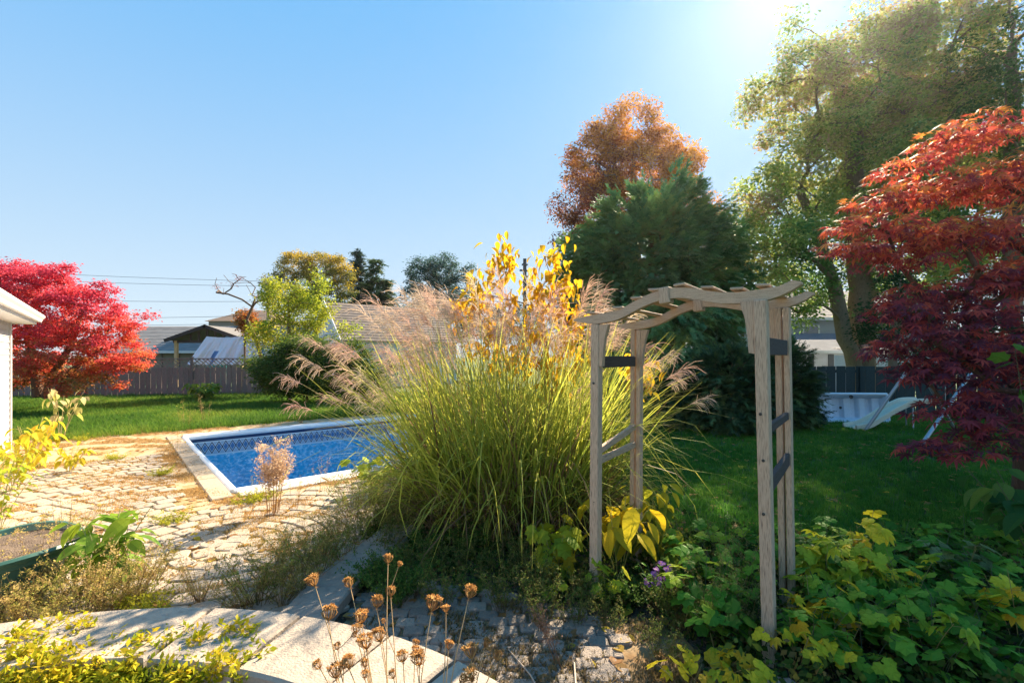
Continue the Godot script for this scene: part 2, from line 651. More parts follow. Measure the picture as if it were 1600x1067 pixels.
	water.albedo_color = Color(0.02, 0.5, 0.75, 0.08)
	water.roughness = 0.03
	water.metallic_specular = 0.28
	water.normal_enabled = true
	var wn := noise_picture(0.018, [], 31, 512, 3)
	wn.as_normal_map = true
	wn.bump_strength = 2.2
	water.normal_texture = wn
	water.normal_scale = 0.35
	water.uv1_triplanar = true
	water.uv1_world_triplanar = true
	water.uv1_scale = Vector3(0.45, 0.45, 0.45)
	var wg := Geo.new()
	wg.face(pp(0.004, 0.004, -0.40), pp(POOL_L - 0.004, 0.004, -0.40), pp(POOL_L - 0.004, POOL_W - 0.004, -0.40), pp(0.004, POOL_W - 0.004, -0.40), Vector3.UP)
	obj("water", wg, water, t)
	# white bullnose track and the deck slabs round it
	var path := Geo.new()
	for i in 4:
		var a: Vector2 = c4[i]
		var b: Vector2 = c4[(i + 1) % 4]
		var ends := PackedVector3Array([pp(a.x, a.y, 0.006), pp(b.x, b.y, 0.006)])
		path.tube(ends, PackedFloat32Array([0.05, 0.05]), 10, C(0.82, 0.84, 0.86), true)
	obj("coping_edge", path, mats["painted"], t)
	var sides := [[0, 0.24, 5, C(0.41, 0.33, 0.245)], [1, 0.30, 9, C(0.56, 0.54, 0.52)], [2, 0.30, 9, C(0.60, 0.61, 0.64)], [3, 0.4, 5, C(0.45, 0.4, 0.35)]]
	for s in sides:
		var wide: float = s[1]
		var n: int = s[2]
		for k in n:
			var at: Vector3
			var size: Vector3
			if s[0] == 0:
				at = pp(-0.05 - wide / 2, -0.3 + (POOL_W + 0.6) * (k + 0.5) / n)
				size = Vector3(wide, 0.06, (POOL_W + 0.6) / n - 0.012)
			elif s[0] == 3:
				at = pp(POOL_L + 0.05 + wide / 2, -0.3 + (POOL_W + 0.6) * (k + 0.5) / n)
				size = Vector3(wide, 0.06, (POOL_W + 0.6) / n - 0.012)
			elif s[0] == 1:
				at = pp(POOL_L * (k + 0.5) / n, -0.05 - wide / 2)
				size = Vector3(POOL_L / n - 0.012, 0.06, wide)
			else:
				at = pp(POOL_L * (k + 0.5) / n, POOL_W + 0.05 + wide / 2)
				size = Vector3(POOL_L / n - 0.012, 0.06, wide)
			var cg := Geo.new()
			cg.box(Transform3D(), size, 0.012, shade(s[3], rf(0.93, 1.05)))
			at.y = 0.008 + rf(-0.003, 0.003)
			obj("coping_slab", cg, mats["cap_stone"], t, Transform3D(Basis(PE1, Vector3.UP, PE1.cross(Vector3.UP)), at))


func fence_run(called: String, label: String, a: Vector3, b: Vector3, tall: float, width: float, m: Material, lattice: float, post_every: float, tint: float) -> void:
	var t := thing(called, label, "fence")
	var run := b - a
	var long := run.length()
	var dir := run / long
	var out := Vector3(-dir.z, 0, dir.x)
	if out.z < 0:
		out = -out
	var n := int(long / width)
	var meshes := []
	for k in 5:
		var g := Geo.new()
		g.box(Transform3D(), Vector3(width * 0.955, tall, 0.02), 0.004, shade(Color.WHITE, [0.82, 1.0, 1.12, 0.92, 1.05][k] * tint))
		meshes.append(g.mesh(m))
	var turn := Basis(dir, Vector3.UP, dir.cross(Vector3.UP))
	for i in n:
		var at := a + dir * (i + 0.5) * long / n + Vector3.UP * (tall / 2 + rf(-0.012, 0.012)) + out * (0.012 if i % 2 else 0.0)
		obj("board", meshes[rng.randi() % 5], null, t, Transform3D(turn.rotated(dir.cross(Vector3.UP), rf(-0.004, 0.004)), at))
	for h in [0.3, tall - 0.15]:
		var g := Geo.new()
		g.box(Transform3D(turn, (a + b) / 2 + Vector3.UP * h - out * 0.045), Vector3(long, 0.09, 0.04), 0.004, shade(Color.WHITE, 0.9 * tint))
		obj("rail", g, m, t)
	var posts := int(long / post_every) + 1
	for i in posts:
		var g := Geo.new()
		var high := tall + lattice + (0.05 if lattice > 0.0 else 0.0)
		g.box(Transform3D(turn, Vector3.ZERO), Vector3(0.1, high, 0.1), 0.006, shade(Color.WHITE, 0.8 * tint))
		if lattice > 0.0:
			g.box(Transform3D(turn, Vector3.UP * (high / 2 + 0.015)), Vector3(0.13, 0.03, 0.13), 0.005, shade(Color.WHITE, 0.85 * tint))
		obj("post", g, m, t, Transform3D(Basis(), a + dir * minf(i * post_every, long) + Vector3.UP * high / 2 + out * 0.05))
	if lattice > 0.0:
		var top := Geo.new()
		top.box(Transform3D(turn, (a + b) / 2 + Vector3.UP * (tall + lattice)), Vector3(long, 0.045, 0.09), 0.005, shade(Color.WHITE, 1.25 * tint))
		obj("top_rail", top, m, t)
		var step := 0.13
		var k := 0
		var sl := Geo.new()
		var slant := (Vector3.UP * lattice - dir * lattice * 1.1).normalized()
		var len := lattice * 1.42
		sl.box(Transform3D(), Vector3(0.035, len, 0.008), 0.0, shade(Color.WHITE, tint))
		var sm := sl.mesh(m)
		var x := lattice
		while x < long - 0.1:
			if fmod(x, post_every) > 0.12:
				obj("lattice_slat", sm, null, t, Transform3D(Basis(slant.cross(out).normalized(), slant, out), a + dir * (x - lattice * 0.5) + Vector3.UP * (tall + lattice * 0.5) + out * 0.012))
				if k % 2 == 0:
					var back := (Vector3.UP * lattice + dir * lattice * 1.1).normalized()
					obj("lattice_slat", sm, null, t, Transform3D(Basis(back.cross(out).normalized(), back, out), a + dir * (x - lattice * 0.5) + Vector3.UP * (tall + lattice * 0.5) - out * 0.002))
			x += step * 1.3
			k += 1


func fences() -> void:
	fence_run("lattice_fence", "grey weathered board fence with a slatted lattice top behind the red bush", Vector3(-22.0, 0, -19.2), Vector3(-8.2, 0, -21.6), 1.22, 0.21, mats["fence_wood"], 0.38, 4.1, 1.0)
	fence_run("board_fence", "dark green-grey board fence behind the old white tub", Vector3(5.6, 0, -14.6), Vector3(19.0, 0, -13.2), 1.42, 0.27, mats["green_fence_wood"], 0.0, 2.4, 1.0)


# ---------------------------------------------------------------- buildings
func lap_siding(wide: float, tall: float, lap: float, col: Color) -> Geo:
	# boards lying one over the other, in the xy plane, looking along +z
	var g := Geo.new()
	var n := int(ceil(tall / lap))
	for i in n:
		var y0 := i * lap
		var y1 := minf(y0 + lap, tall)
		g.face(Vector3(0, y0, 0.016), Vector3(wide, y0, 0.016), Vector3(wide, y1, 0.002), Vector3(0, y1, 0.002), Vector3.BACK, shade(col, rf(0.96, 1.03)))
		g.face(Vector3(0, y0, 0.016), Vector3(wide, y0, 0.016), Vector3(wide, y0, 0.0), Vector3(0, y0, 0.0), Vector3.DOWN, col)
	return g


func shingle_roof(a: Vector3, b: Vector3, c: Vector3, d: Vector3, col: Color, course := 0.16) -> Geo:
	# a and b on the eave, c and d on the ridge; courses overlap like stairs
	var g := Geo.new()
	var up := (d - a)
	var n := int(up.length() / course)
	var nn := (b - a).cross(d - a).normalized()
	if nn.y < 0:
		nn = -nn
	for i in n:
		var t0 := float(i) / n
		var t1 := float(i + 1) / n
		var p := a.lerp(d, t0) + nn * 0.03
		var q := b.lerp(c, t0) + nn * 0.03
		var p1 := a.lerp(d, t1) + nn * 0.012
		var q1 := b.lerp(c, t1) + nn * 0.012
		var parts := maxi(1, int(p.distance_to(q) / 0.45))
		for k in parts:
			var s0 := float(k) / parts
			var s1 := float(k + 1) / parts
			g.face(p.lerp(q, s0), p.lerp(q, s1), p1.lerp(q1, s1), p1.lerp(q1, s0), nn, shade(col, rf(0.86, 1.12)))
		g.face(p, q, q - nn * 0.03, p - nn * 0.03, a - d, shade(col, 0.8))
	g.face(a, b, c, d, -nn, shade(col, 0.6))
	return g


func framed_window(parent: Node, xf: Transform3D, w: float, h: float, col: Color) -> void:
	var f := Geo.new()
	for s in [-1.0, 1.0]:
		f.box(Transform3D(Basis(), Vector3(s * (w / 2 - 0.04), 0, 0.02)), Vector3(0.08, h, 0.06), 0.006, col)
		f.box(Transform3D(Basis(), Vector3(0, s * (h / 2 - 0.04), 0.02)), Vector3(w - 0.16, 0.08, 0.055), 0.006, col)
	var win := obj("window", f, mats["painted"], parent, xf)
	var p := Geo.new()
	p.box(Transform3D(Basis(), Vector3(0, 0, 0.01)), Vector3(w - 0.15, h - 0.15, 0.02))
	obj("pane", p, mats["glass_dark"], win)


func buildings() -> void:
	# white garage at the left edge: long wall along PE2, ending at the far corner
	var n := Vector3(0.76, 0, -0.65)
	var far := Vector3(-9.30, 0, -8.75)
	var t := thing("garage", "white sided garage corner with a white eave at the left edge", "garage")
	var long := 9.0
	var wb := Basis(PE2, Vector3.UP, n)
	var g := lap_siding(long, 2.42, 0.11, C(0.50, 0.49, 0.50))
	obj("siding", g, mats["painted"], t, Transform3D(wb, far - PE2 * long)).set_meta("kind", "stuff")
	var core := Geo.new()
	core.box(Transform3D(wb, far - PE2 * long / 2 - n * 2.52 + Vector3.UP * 1.2), Vector3(long - 0.02, 2.4, 5.0), 0.0, C(0.74, 0.74, 0.76))
	obj("wall", core, mats["painted"], t)
	var cb := Geo.new()
	cb.box(Transform3D(wb, far + Vector3.UP * 1.21 + n * 0.012 - PE2 * 0.05), Vector3(0.11, 2.42, 0.05), 0.005, C(0.56, 0.56, 0.57))
	obj("corner_board", cb, mats["painted"], t)
	for k in 2:
		var dx := [2.6, 4.6][k] as float
		var dr := Geo.new()
		for s in [-1.0, 1.0]:
			dr.box(Transform3D(Basis(), Vector3(s * 0.5, 0, 0.03)), Vector3(0.12, 2.1, 0.08), 0.006, C(0.8, 0.8, 0.8))
		dr.box(Transform3D(Basis(), Vector3(0, 1.11, 0.03)), Vector3(1.12, 0.12, 0.08), 0.006, C(0.8, 0.8, 0.8))
		var door := obj("door", dr, mats["painted"], t, Transform3D(wb, far - PE2 * dx + Vector3.UP * 1.06))
		var dp := Geo.new()
		dp.box(Transform3D(Basis(), Vector3(0, 0, 0.01)), Vector3(0.88, 2.09, 0.04), 0.0, C(0.5, 0.5, 0.52))
		obj("panel", dp, mats["painted"], door)
	var e0 := far + PE2 * 0.28 + n * 0.30 + Vector3.UP * 2.34
	var e1 := far - PE2 * (long + 0.3) + n * 0.30 + Vector3.UP * 2.34
	var sof := Geo.new()
	sof.box(Transform3D(wb, (e0 + e1) / 2 - n * 0.2 + Vector3.UP * 0.015), Vector3((e0 - e1).length(), 0.02, 0.42), 0.0, C(0.74, 0.74, 0.76))
	obj("soffit", sof, mats["painted"], t)
	var fa := Geo.new()
	fa.box(Transform3D(wb, (e0 + e1) / 2 + n * 0.02 + Vector3.UP * 0.09), Vector3((e0 - e1).length(), 0.17, 0.025), 0.003, C(0.78, 0.78, 0.80))
	obj("fascia", fa, mats["painted"], t)
	var gu := Geo.new()
	var prof := PackedVector2Array([Vector2(0, 0), Vector2(0.07, 0), Vector2(0.085, 0.04), Vector2(0.12, 0.08), Vector2(0.12, 0.12), Vector2(0.105, 0.12), Vector2(0.105, 0.085), Vector2(0.075, 0.05), Vector2(0.065, 0.012), Vector2(0, 0.012)])
	gu.prism(prof, 0, (e0 - e1).length(), Transform3D(Basis(n, Vector3.UP, n.cross(Vector3.UP)), (e0 if n.cross(Vector3.UP).dot(e1 - e0) > 0 else e1) + n * 0.034 + Vector3.UP * 0.055), C(0.80, 0.80, 0.82))
	obj("gutter", gu, mats["painted"], t)
	var r0 := e0 - n * 2.9 + Vector3.UP * 0.9 - PE2 * 2.5
	var r1 := e1 - n * 2.9 + Vector3.UP * 0.9
	var roof := shingle_roof(e0 + Vector3.UP * 0.17 - n * 0.02, e1 + Vector3.UP * 0.17 - n * 0.02, r1, r0, C(0.10, 0.095, 0.09))
	var hip := e0 - n * 5.8 + Vector3.UP * 0.17
	roof.add(shingle_roof(hip, e0 + Vector3.UP * 0.17 - n * 0.02, r0, r0 - n * 0.01, C(0.10, 0.095, 0.09)), Transform3D())
	obj("roof", roof, mats["shingle"], t)

	# gabled garage beyond the left fence
	t = thing("gabled_garage", "white gabled garage with brown shingle roof behind the yellow-green tree", "garage", Vector3(-10.1, 0, -26.0))
	var q1 := Vector3(0.75, 0, -0.66)
	var q2 := Vector3(0.66, 0, 0.75)
	var gb := Basis(q2, Vector3.UP, q2.cross(Vector3.UP))
	var wall := Geo.new()
	var half := 2.1
	var sid := Geo.new()
	var lap := 0.16
	for i in 29:
		var y0 := i * lap
		var y1 := y0 + lap
		var k0: float = half if y0 < 2.7 else half * clampf((4.55 - y0) / 1.85, 0, 1)
		var k1: float = half if y1 < 2.7 else half * clampf((4.55 - y1) / 1.85, 0, 1)
		sid.face(Vector3(-k0, y0, 0.02), Vector3(k0, y0, 0.02), Vector3(k1, y1, 0.0), Vector3(-k1, y1, 0.0), Vector3.BACK, shade(C(0.68, 0.70, 0.74), rf(0.95, 1.04)))
		sid.face(Vector3(-k0, y0, 0.02), Vector3(k0, y0, 0.02), Vector3(k0, y0, -0.01), Vector3(-k0, y0, -0.01), Vector3.DOWN, C(0.4, 0.4, 0.42))
	var face_b := gb
	if face_b.z.dot(q1) > 0:
		face_b = Basis(-q2, Vector3.UP, (-q2).cross(Vector3.UP))
	obj("siding", sid, mats["painted"], t, Transform3D(face_b, Vector3.ZERO)).set_meta("kind", "stuff")
	wall.box(Transform3D(Basis(q1, Vector3.UP, q1.cross(Vector3.UP)), q1 * 3.55 + Vector3.UP * 1.35), Vector3(7.0, 2.7, half * 2 - 0.02), 0.0, C(0.66, 0.68, 0.72))
	obj("wall", wall, mats["painted"], t)
	var rg := Geo.new()
	for s in [-1.0, 1.0]:
		var ea: Vector3 = q2 * s * (half + 0.25) - q1 * 0.25 + Vector3.UP * 2.5
		var eb: Vector3 = q2 * s * (half + 0.25) + q1 * 7.2 + Vector3.UP * 2.5
		rg.add(shingle_roof(ea, eb, q1 * 7.2 + Vector3.UP * 4.66, -q1 * 0.25 + Vector3.UP * 4.66, C(0.19, 0.155, 0.14), 0.22), Transform3D())
	obj("roof", rg, mats["shingle"], t)
	for s in [-1.0, 1.0]:
		var rk := Geo.new()
		var a0: Vector3 = q2 * s * (half + 0.3) - q1 * 0.27 + Vector3.UP * 2.46
		var a1 := -q1 * 0.27 + Vector3.UP * 4.70
		rk.box(along(a0, a1, q1), Vector3(0.2, a0.distance_to(a1), 0.05), 0.005, C(0.80, 0.82, 0.84))
		obj("rake_board", rk, mats["painted"], t)
	framed_window(t, Transform3D(face_b, face_b.x * -0.2 * signf(face_b.x.x) - q1 * 0.02 + Vector3.UP * 1.6), 1.1, 0.9, C(0.15, 0.3, 0.5))

	# long bungalow beyond the lattice fence
	t = thing("bungalow", "low bungalow with a long grey roof and olive wall beyond the lattice fence", "house", Vector3(-20.0, 0, -33.0))
	var bw := Geo.new()
	bw.box(Transform3D(Basis(), Vector3(0, 1.05, -3.0)), Vector3(17.0, 2.1, 6.0), 0.0, C(0.20, 0.19, 0.13))
	obj("wall", bw, mats["painted"], t)
	for i in 14:
		var bp := Geo.new()
		bp.box(Transform3D(), Vector3(0.06, 1.9, 0.04), 0.0, C(0.13, 0.12, 0.09))
		obj("batten", bp, mats["painted"], t, Transform3D(Basis(), Vector3(-8.0 + i * 1.2, 1.05, 0.03)))
	var br := shingle_roof(Vector3(-9, 2.02, 0.6), Vector3(9, 2.02, 0.6), Vector3(8.0, 3.95, -3.2), Vector3(-8.0, 3.95, -3.2), C(0.23, 0.22, 0.22), 0.25)
	br.add(shingle_roof(Vector3(9, 2.02, -6.6), Vector3(-9, 2.02, -6.6), Vector3(-8.0, 3.95, -3.2), Vector3(8.0, 3.95, -3.2), C(0.23, 0.22, 0.22), 0.4), Transform3D())
	obj("roof", br, mats["shingle"], t)
	var bf := Geo.new()
	bf.box(Transform3D(Basis(), Vector3(0, 1.97, 0.62)), Vector3(18.0, 0.16, 0.03), 0.0, C(0.6, 0.6, 0.6))
	obj("fascia", bf, mats["painted"], t)
	# three far roofs
	var fars := [[Vector3(-33.2, 0, -62.0), 8.6, 6.0, 7.6, C(0.22, 0.15, 0.11), "brown hipped roof of the far house nearest the red bush"], [Vector3(-30.6, 0, -78.0), 5.0, 6.0, 8.2, C(0.12, 0.10, 0.11), "small dark roof peak of a far house between two paler roofs"], [Vector3(-26.4, 0, -68.0), 8.0, 5.6, 7.5, C(0.20, 0.18, 0.17), "grey far roof directly above the timber pavilion gable"], [Vector3(-23.3, 0, -70.0), 7.0, 5.6, 7.3, C(0.14, 0.13, 0.14), "dark far roof behind the bare sumac tree"]]
	for f in fars:
		var h := thing("far_house", f[5], "house", f[0], 0.0)
		var w: float = f[1]
		var hw := Geo.new()
		hw.box(Transform3D(Basis(), Vector3(0, f[2] / 2, 0)), Vector3(w - 0.6, f[2], w - 0.6), 0.0, C(0.30, 0.22, 0.18))
		obj("wall", hw, mats["painted"], h)
		var hr := Geo.new()
		var ev: float = f[2] - 0.1
		var rd: float = f[3]
		var k := w * 0.16
		var cs := [Vector3(-w / 2, ev, w / 2), Vector3(w / 2, ev, w / 2), Vector3(w / 2, ev, -w / 2), Vector3(-w / 2, ev, -w / 2)]
		var ts := [Vector3(-k, rd, 0), Vector3(k, rd, 0), Vector3(k, rd, -0.01), Vector3(-k, rd, -0.01)]
		for i in 4:
			var m := (i + 1) % 4
			hr.add(shingle_roof(cs[i], cs[m], ts[m], ts[i], f[4], 0.4), Transform3D())
		obj("roof", hr, mats["shingle"], h)
	# open timber pavilion
	t = thing("timber_pavilion", "open brown timber pavilion gable beyond the lattice fence", "pavilion", Vector3(-16.75, 0, -26.0))
	for x in [-1.7, 1.9]:
		for z in [0.0, -3.0]:
			var ps := Geo.new()
			ps.box(Transform3D(), Vector3(0.16, 2.55, 0.16), 0.01, C(1.3, 1.0, 0.75))
			obj("post", ps, mats["weathered_wood"], t, Transform3D(Basis(), Vector3(x, 1.275, z)))
	var bm := Geo.new()
	bm.box(Transform3D(Basis(), Vector3(0.1, 2.5, 0.0)), Vector3(3.9, 0.14, 0.12), 0.01, C(0.9, 0.8, 0.7))
	obj("beam", bm, mats["dark_wood"], t)
	for i in 5:
		var kp := Geo.new()
		var x := -0.9 + i * 0.45
		var hh := 0.72 - absf(x - 0.05) * 0.36
		kp.box(Transform3D(), Vector3(0.09, hh, 0.09), 0.0, C(1, 0.9, 0.8))
		obj("strut", kp, mats["dark_wood"], t, Transform3D(Basis(), Vector3(x, 2.57 + hh / 2 - 0.05, 0)))
	for s in [-1.0, 1.0]:
		var pr := Geo.new()
		var foot := Vector3(0.1 + s * 2.15, 2.55, 0)
		var peak := Vector3(0.1, 3.32, 0)
		pr.face(foot + Vector3(0, 0.06, 0.35), peak + Vector3(0, 0.06, 0.35), peak + Vector3(0, 0.06, -3.4), foot + Vector3(0, 0.06, -3.4), Vector3.UP, C(0.16, 0.15, 0.15))
		pr.face(foot + Vector3(0, 0.0, 0.35), peak + Vector3(0, 0.0, 0.35), peak + Vector3(0, 0.0, -3.4), foot + Vector3(0, 0.0, -3.4), Vector3.DOWN, C(0.10, 0.08, 0.07))
		obj("roof_slope", pr, mats["shingle"], t)
		var ra := Geo.new()
		ra.box(along(foot + Vector3(0, 0, 0.37), peak + Vector3(0, 0, 0.37)), Vector3(0.18, foot.distance_to(peak) + 0.1, 0.05), 0.0, C(0.7, 0.62, 0.6))
		obj("rake_board", ra, mats["dark_wood"], t)
	# the teal drum under it
	var dr2 := thing("teal_drum", "teal round-topped tank standing under the timber pavilion", "tank", Vector3(-17.0, 0, -27.2))
	var dg := Geo.new()
	dg.lathe(PackedVector2Array([Vector2(0.45, 0), Vector2(0.5, 0.05), Vector2(0.5, 1.75), Vector2(0.44, 1.95), Vector2(0.2, 2.1), Vector2(0.01, 2.12)]), 24, C(0.02, 0.22, 0.24))
	obj("tank_body", dg, mats["plastic"], dr2)
	for y in [0.5, 1.1, 1.6]:
		var hb := Geo.new()
		hb.lathe(PackedVector2Array([Vector2(0.5, -0.03), Vector2(0.515, -0.02), Vector2(0.515, 0.02), Vector2(0.5, 0.03)]), 24, C(0.015, 0.17, 0.19), Transform3D(Basis(), Vector3.UP * y))
		obj("tank_hoop", hb, mats["plastic"], dr2)
	# white and blue tarpaulin over a ridge rope
	var tp := Geo.new()
	var a := Vector3(-15.75, 0, -24.4)
	var b := Vector3(-11.4, 0, -25.4)
	var nu := 60
	var nv := 10
	var grid := []
	var f2 := FastNoiseLite.new()
	f2.frequency = 0.5
	for i in nu + 1:
		var row := []
		for j in nv + 1:
			var s := float(i) / nu
			var q := float(j) / nv
			var p := a.lerp(b, s)
			p.x += (q * -0.65) * (1.0 - s)
			p.y = 2.72 - q * 1.45 - 0.05 * sin(s * 9.0) * (1 - q)
			p.z += q * 0.55 + 0.16 * q * sin(s * 34.0 + 2.0 * f2.get_noise_1d(s * 8) * 3.0) + 0.05 * f2.get_noise_2d(s * 40, q * 5)
			row.append(p)
		grid.append(row)
	for i in nu:
		for j in nv:
			var s := (i + 0.5) / nu
			var q := (j + 0.5) / nv
			var blue := absf(s - 0.16 - q * 0.05) < 0.025 and q > 0.45 or absf(s - 0.62 - q * 0.06) < 0.02
			tp.face(grid[i][j], grid[i + 1][j], grid[i + 1][j + 1], grid[i][j + 1], Vector3(0, 0.2, 1), C(0.10, 0.22, 0.45) if blue else C(0.72, 0.74, 0.80))
	tag(obj("tarpaulin", tp, mats["cloth"]), "white tarpaulin with blue streaks draped beyond the lattice fence", "tarpaulin")

	# neighbour's two-storey house on the right
	t = thing("neighbour_house", "grey sided house with white window and low blue roof beyond the green fence", "house", Vector3(18.5, 0, -28.0))
	var hs := lap_siding(9.5, 3.95, 0.17, C(0.33, 0.36, 0.42))
	obj("siding", hs, mats["painted"], t, Transform3D(Basis(), Vector3(-3.2, 0, 0.02))).set_meta("kind", "stuff")
	var hb2 := Geo.new()
	hb2.box(Transform3D(Basis(), Vector3(1.55, 1.97, -3.52)), Vector3(9.46, 3.94, 7.0), 0.0, C(0.33, 0.36, 0.42))
	obj("wall", hb2, mats["painted"], t)
	var hr2 := shingle_roof(Vector3(-3.6, 3.9, 0.5), Vector3(6.7, 3.9, 0.5), Vector3(6.2, 6.0, -3.5), Vector3(-3.1, 6.0, -3.5), C(0.45, 0.40, 0.36), 0.22)
	obj("roof", hr2, mats["shingle"], t)
	framed_window(t, Transform3D(Basis(), Vector3(-0.85, 3.05, 0.05)), 1.0, 0.95, C(0.8, 0.8, 0.8))
	var hf := Geo.new()
	hf.box(Transform3D(Basis(), Vector3(1.55, 3.87, 0.52)), Vector3(10.3, 0.16, 0.04), 0.0, C(0.72, 0.72, 0.74))
	obj("fascia", hf, mats["painted"], t)
	t = thing("neighbour_garage", "low white sided garage with blue-grey roof beside the grey house", "garage", Vector3(16.9, 0, -24.0))
	var ns := lap_siding(5.2, 1.95, 0.16, C(0.72, 0.74, 0.78))
	obj("siding", ns, mats["painted"], t, Transform3D(Basis(), Vector3(-2.2, 0, 0.02))).set_meta("kind", "stuff")
	var nb := Geo.new()
	nb.box(Transform3D(Basis(), Vector3(0.4, 0.97, -1.8)), Vector3(5.16, 1.94, 3.4), 0.0, C(0.7, 0.72, 0.76))
	obj("wall", nb, mats["painted"], t)
	var nr := shingle_roof(Vector3(-3.6, 1.95, 0.5), Vector3(3.2, 1.95, 0.5), Vector3(3.0, 3.0, -3.4), Vector3(-3.4, 3.0, -3.4), C(0.20, 0.22, 0.27), 0.2)
	obj("roof", nr, mats["shingle"], t)
	var nf := Geo.new()
	nf.box(Transform3D(Basis(), Vector3(-0.2, 1.92, 0.52)), Vector3(6.8, 0.14, 0.04), 0.0, C(0.66, 0.68, 0.72))
	obj("fascia", nf, mats["painted"], t)
	for x in [-1.75, -0.75]:
		var nd := Geo.new()
		nd.box(Transform3D(Basis(), Vector3(0, 0.95, 0.05)), Vector3(0.28, 1.7, 0.05), 0.005, C(0.10, 0.11, 0.13))
		obj("shutter", nd, mats["painted"], t, Transform3D(Basis(), Vector3(x, 0, 0)))
	t = thing("white_shed", "pale blue-white sided shed behind the maple, right of the two trunks", "shed", Vector3(17.6, 0, -20.6))
	var ss := lap_siding(1.7, 1.75, 0.14, C(0.62, 0.70, 0.80))
	obj("siding", ss, mats["painted"], t, Transform3D(Basis(), Vector3(-2.2, 0, 0.02))).set_meta("kind", "stuff")
	var sb := Geo.new()
	sb.box(Transform3D(Basis(), Vector3(-1.35, 0.87, -1.02)), Vector3(1.66, 1.74, 2.0), 0.0, C(0.6, 0.68, 0.78))
	obj("wall", sb, mats["painted"], t)
	var sr := shingle_roof(Vector3(-2.35, 1.76, 0.15), Vector3(-0.35, 1.76, 0.15), Vector3(-0.35, 2.1, -2.0), Vector3(-2.35, 2.1, -2.0), C(0.3, 0.3, 0.32), 0.2)
	obj("roof", sr, mats["shingle"], t)
	# poles and wires
	t = thing("utility_pole", "thin grey utility pole rising behind the bare sumac", "utility pole", Vector3(-16.5, 0, -32.0))
	var po := Geo.new()
	po.tube(PackedVector3Array([Vector3.ZERO, Vector3(0, 7.0, 0)]), PackedFloat32Array([0.13, 0.09]), 10, C(0.22, 0.20, 0.18), true)
	obj("shaft", po, mats["coloured"], t)
	var ca := Geo.new()
	ca.box(Transform3D(Basis(Vector3.UP, 0.6), Vector3(0, 6.6, 0)), Vector3(1.2, 0.1, 0.1), 0.005, C(0.2, 0.17, 0.15))
	obj("crossarm", ca, mats["coloured"], t)
	t = thing("utility_pole", "dark utility pole with fittings rising behind the yellow shrub", "utility pole", Vector3(1.08, 0, -40.0))
	po = Geo.new()
	po.tube(PackedVector3Array([Vector3.ZERO, Vector3(0, 9.9, 0)]), PackedFloat32Array([0.2, 0.15]), 10, C(0.08, 0.08, 0.09), true)
	obj("shaft", po, mats["coloured"], t)
	for k in 4:
		ca = Geo.new()
		ca.box(Transform3D(Basis(Vector3.UP, 0.4), Vector3(0, 9.4 - k * 0.5, 0)), Vector3([0.5, 0.9, 0.55, 0.8][k], 0.14, 0.2), 0.02, C(0.07, 0.07, 0.08))
		obj("bracket", ca, mats["coloured"], t)
	var wires := [[Vector3(-62, 10.2, -40.0), Vector3(-16.9, 6.75, -32.0), "topmost overhead wire sloping down to the thin pole"], [Vector3(-62, 9.35, -40.0), Vector3(-16.1, 6.4, -32.0), "second overhead wire from the top in the left sky"], [Vector3(-50, 6.9, -38.0), Vector3(-16.6, 5.4, -32.0), "third overhead wire, above the far roofs"], [Vector3(-50, 5.2, -38.0), Vector3(-16.6, 4.45, -32.0), "fourth overhead wire, close over the far roofs"], [Vector3(-50, 4.6, -38.0), Vector3(-16.5, 3.95, -32.0), "lowest overhead wire, crossing the grey roof ridge"]]
	for w in wires:
		var wg := Geo.new()
		var pts := PackedVector3Array()
		var rad := PackedFloat32Array()
		for i in 17:
			var s := i / 16.0
			pts.append((w[0] as Vector3).lerp(w[1], s) - Vector3.UP * 1.2 * s * (1 - s))
			rad.append(0.013)
		wg.tube(pts, rad, 5)
		tag(obj("overhead_wire", wg, mats["wire"]), w[2], "wire")


# ---------------------------------------------------------------- foliage shapes
# a leaf lies along +z from its stalk, its upper face towards +y
func leaf_shape(long: float, wide: float, segs: int, fold: float, curl: float, col: Color, edge := Color(-1, 0, 0), tip := 1.0) -> Geo:
	var g := Geo.new()
	var mid := []
	var lft := []
	var rgt := []
	for i in segs + 1:
		var t := float(i) / segs
		var w := wide * 0.5 * pow(sin(PI * pow(t, 0.75 * tip)), 0.8) if i > 0 and i < segs else 0.0
		var y := -curl * long * t * t
		mid.append(Vector3(0, y, t * long))
		lft.append(Vector3(-w, y + w * fold, t * long + w * 0.1))
		rgt.append(Vector3(w, y + w * fold, t * long + w * 0.1))
	var e := edge if edge.r >= 0.0 else col
	for i in segs:
		for s in 2:
			var o: Array = lft if s == 0 else rgt
			var c := shade(col, 0.94 if s == 0 else 1.06)
			if i == 0:
				g.tri_out(mid[0], mid[1], o[1], Vector3.UP, c)
			elif i == segs - 1:
				g.tri_out(mid[i], mid[i + 1], o[i], Vector3.UP, c)
			else:
				g.face(mid[i], mid[i + 1], o[i + 1], o[i], Vector3.UP, c)
	if edge.r >= 0.0:
		for k in g.c.size():
			if absf(g.v[k].x) > wide * 0.2:
				g.c[k] = e
	return g


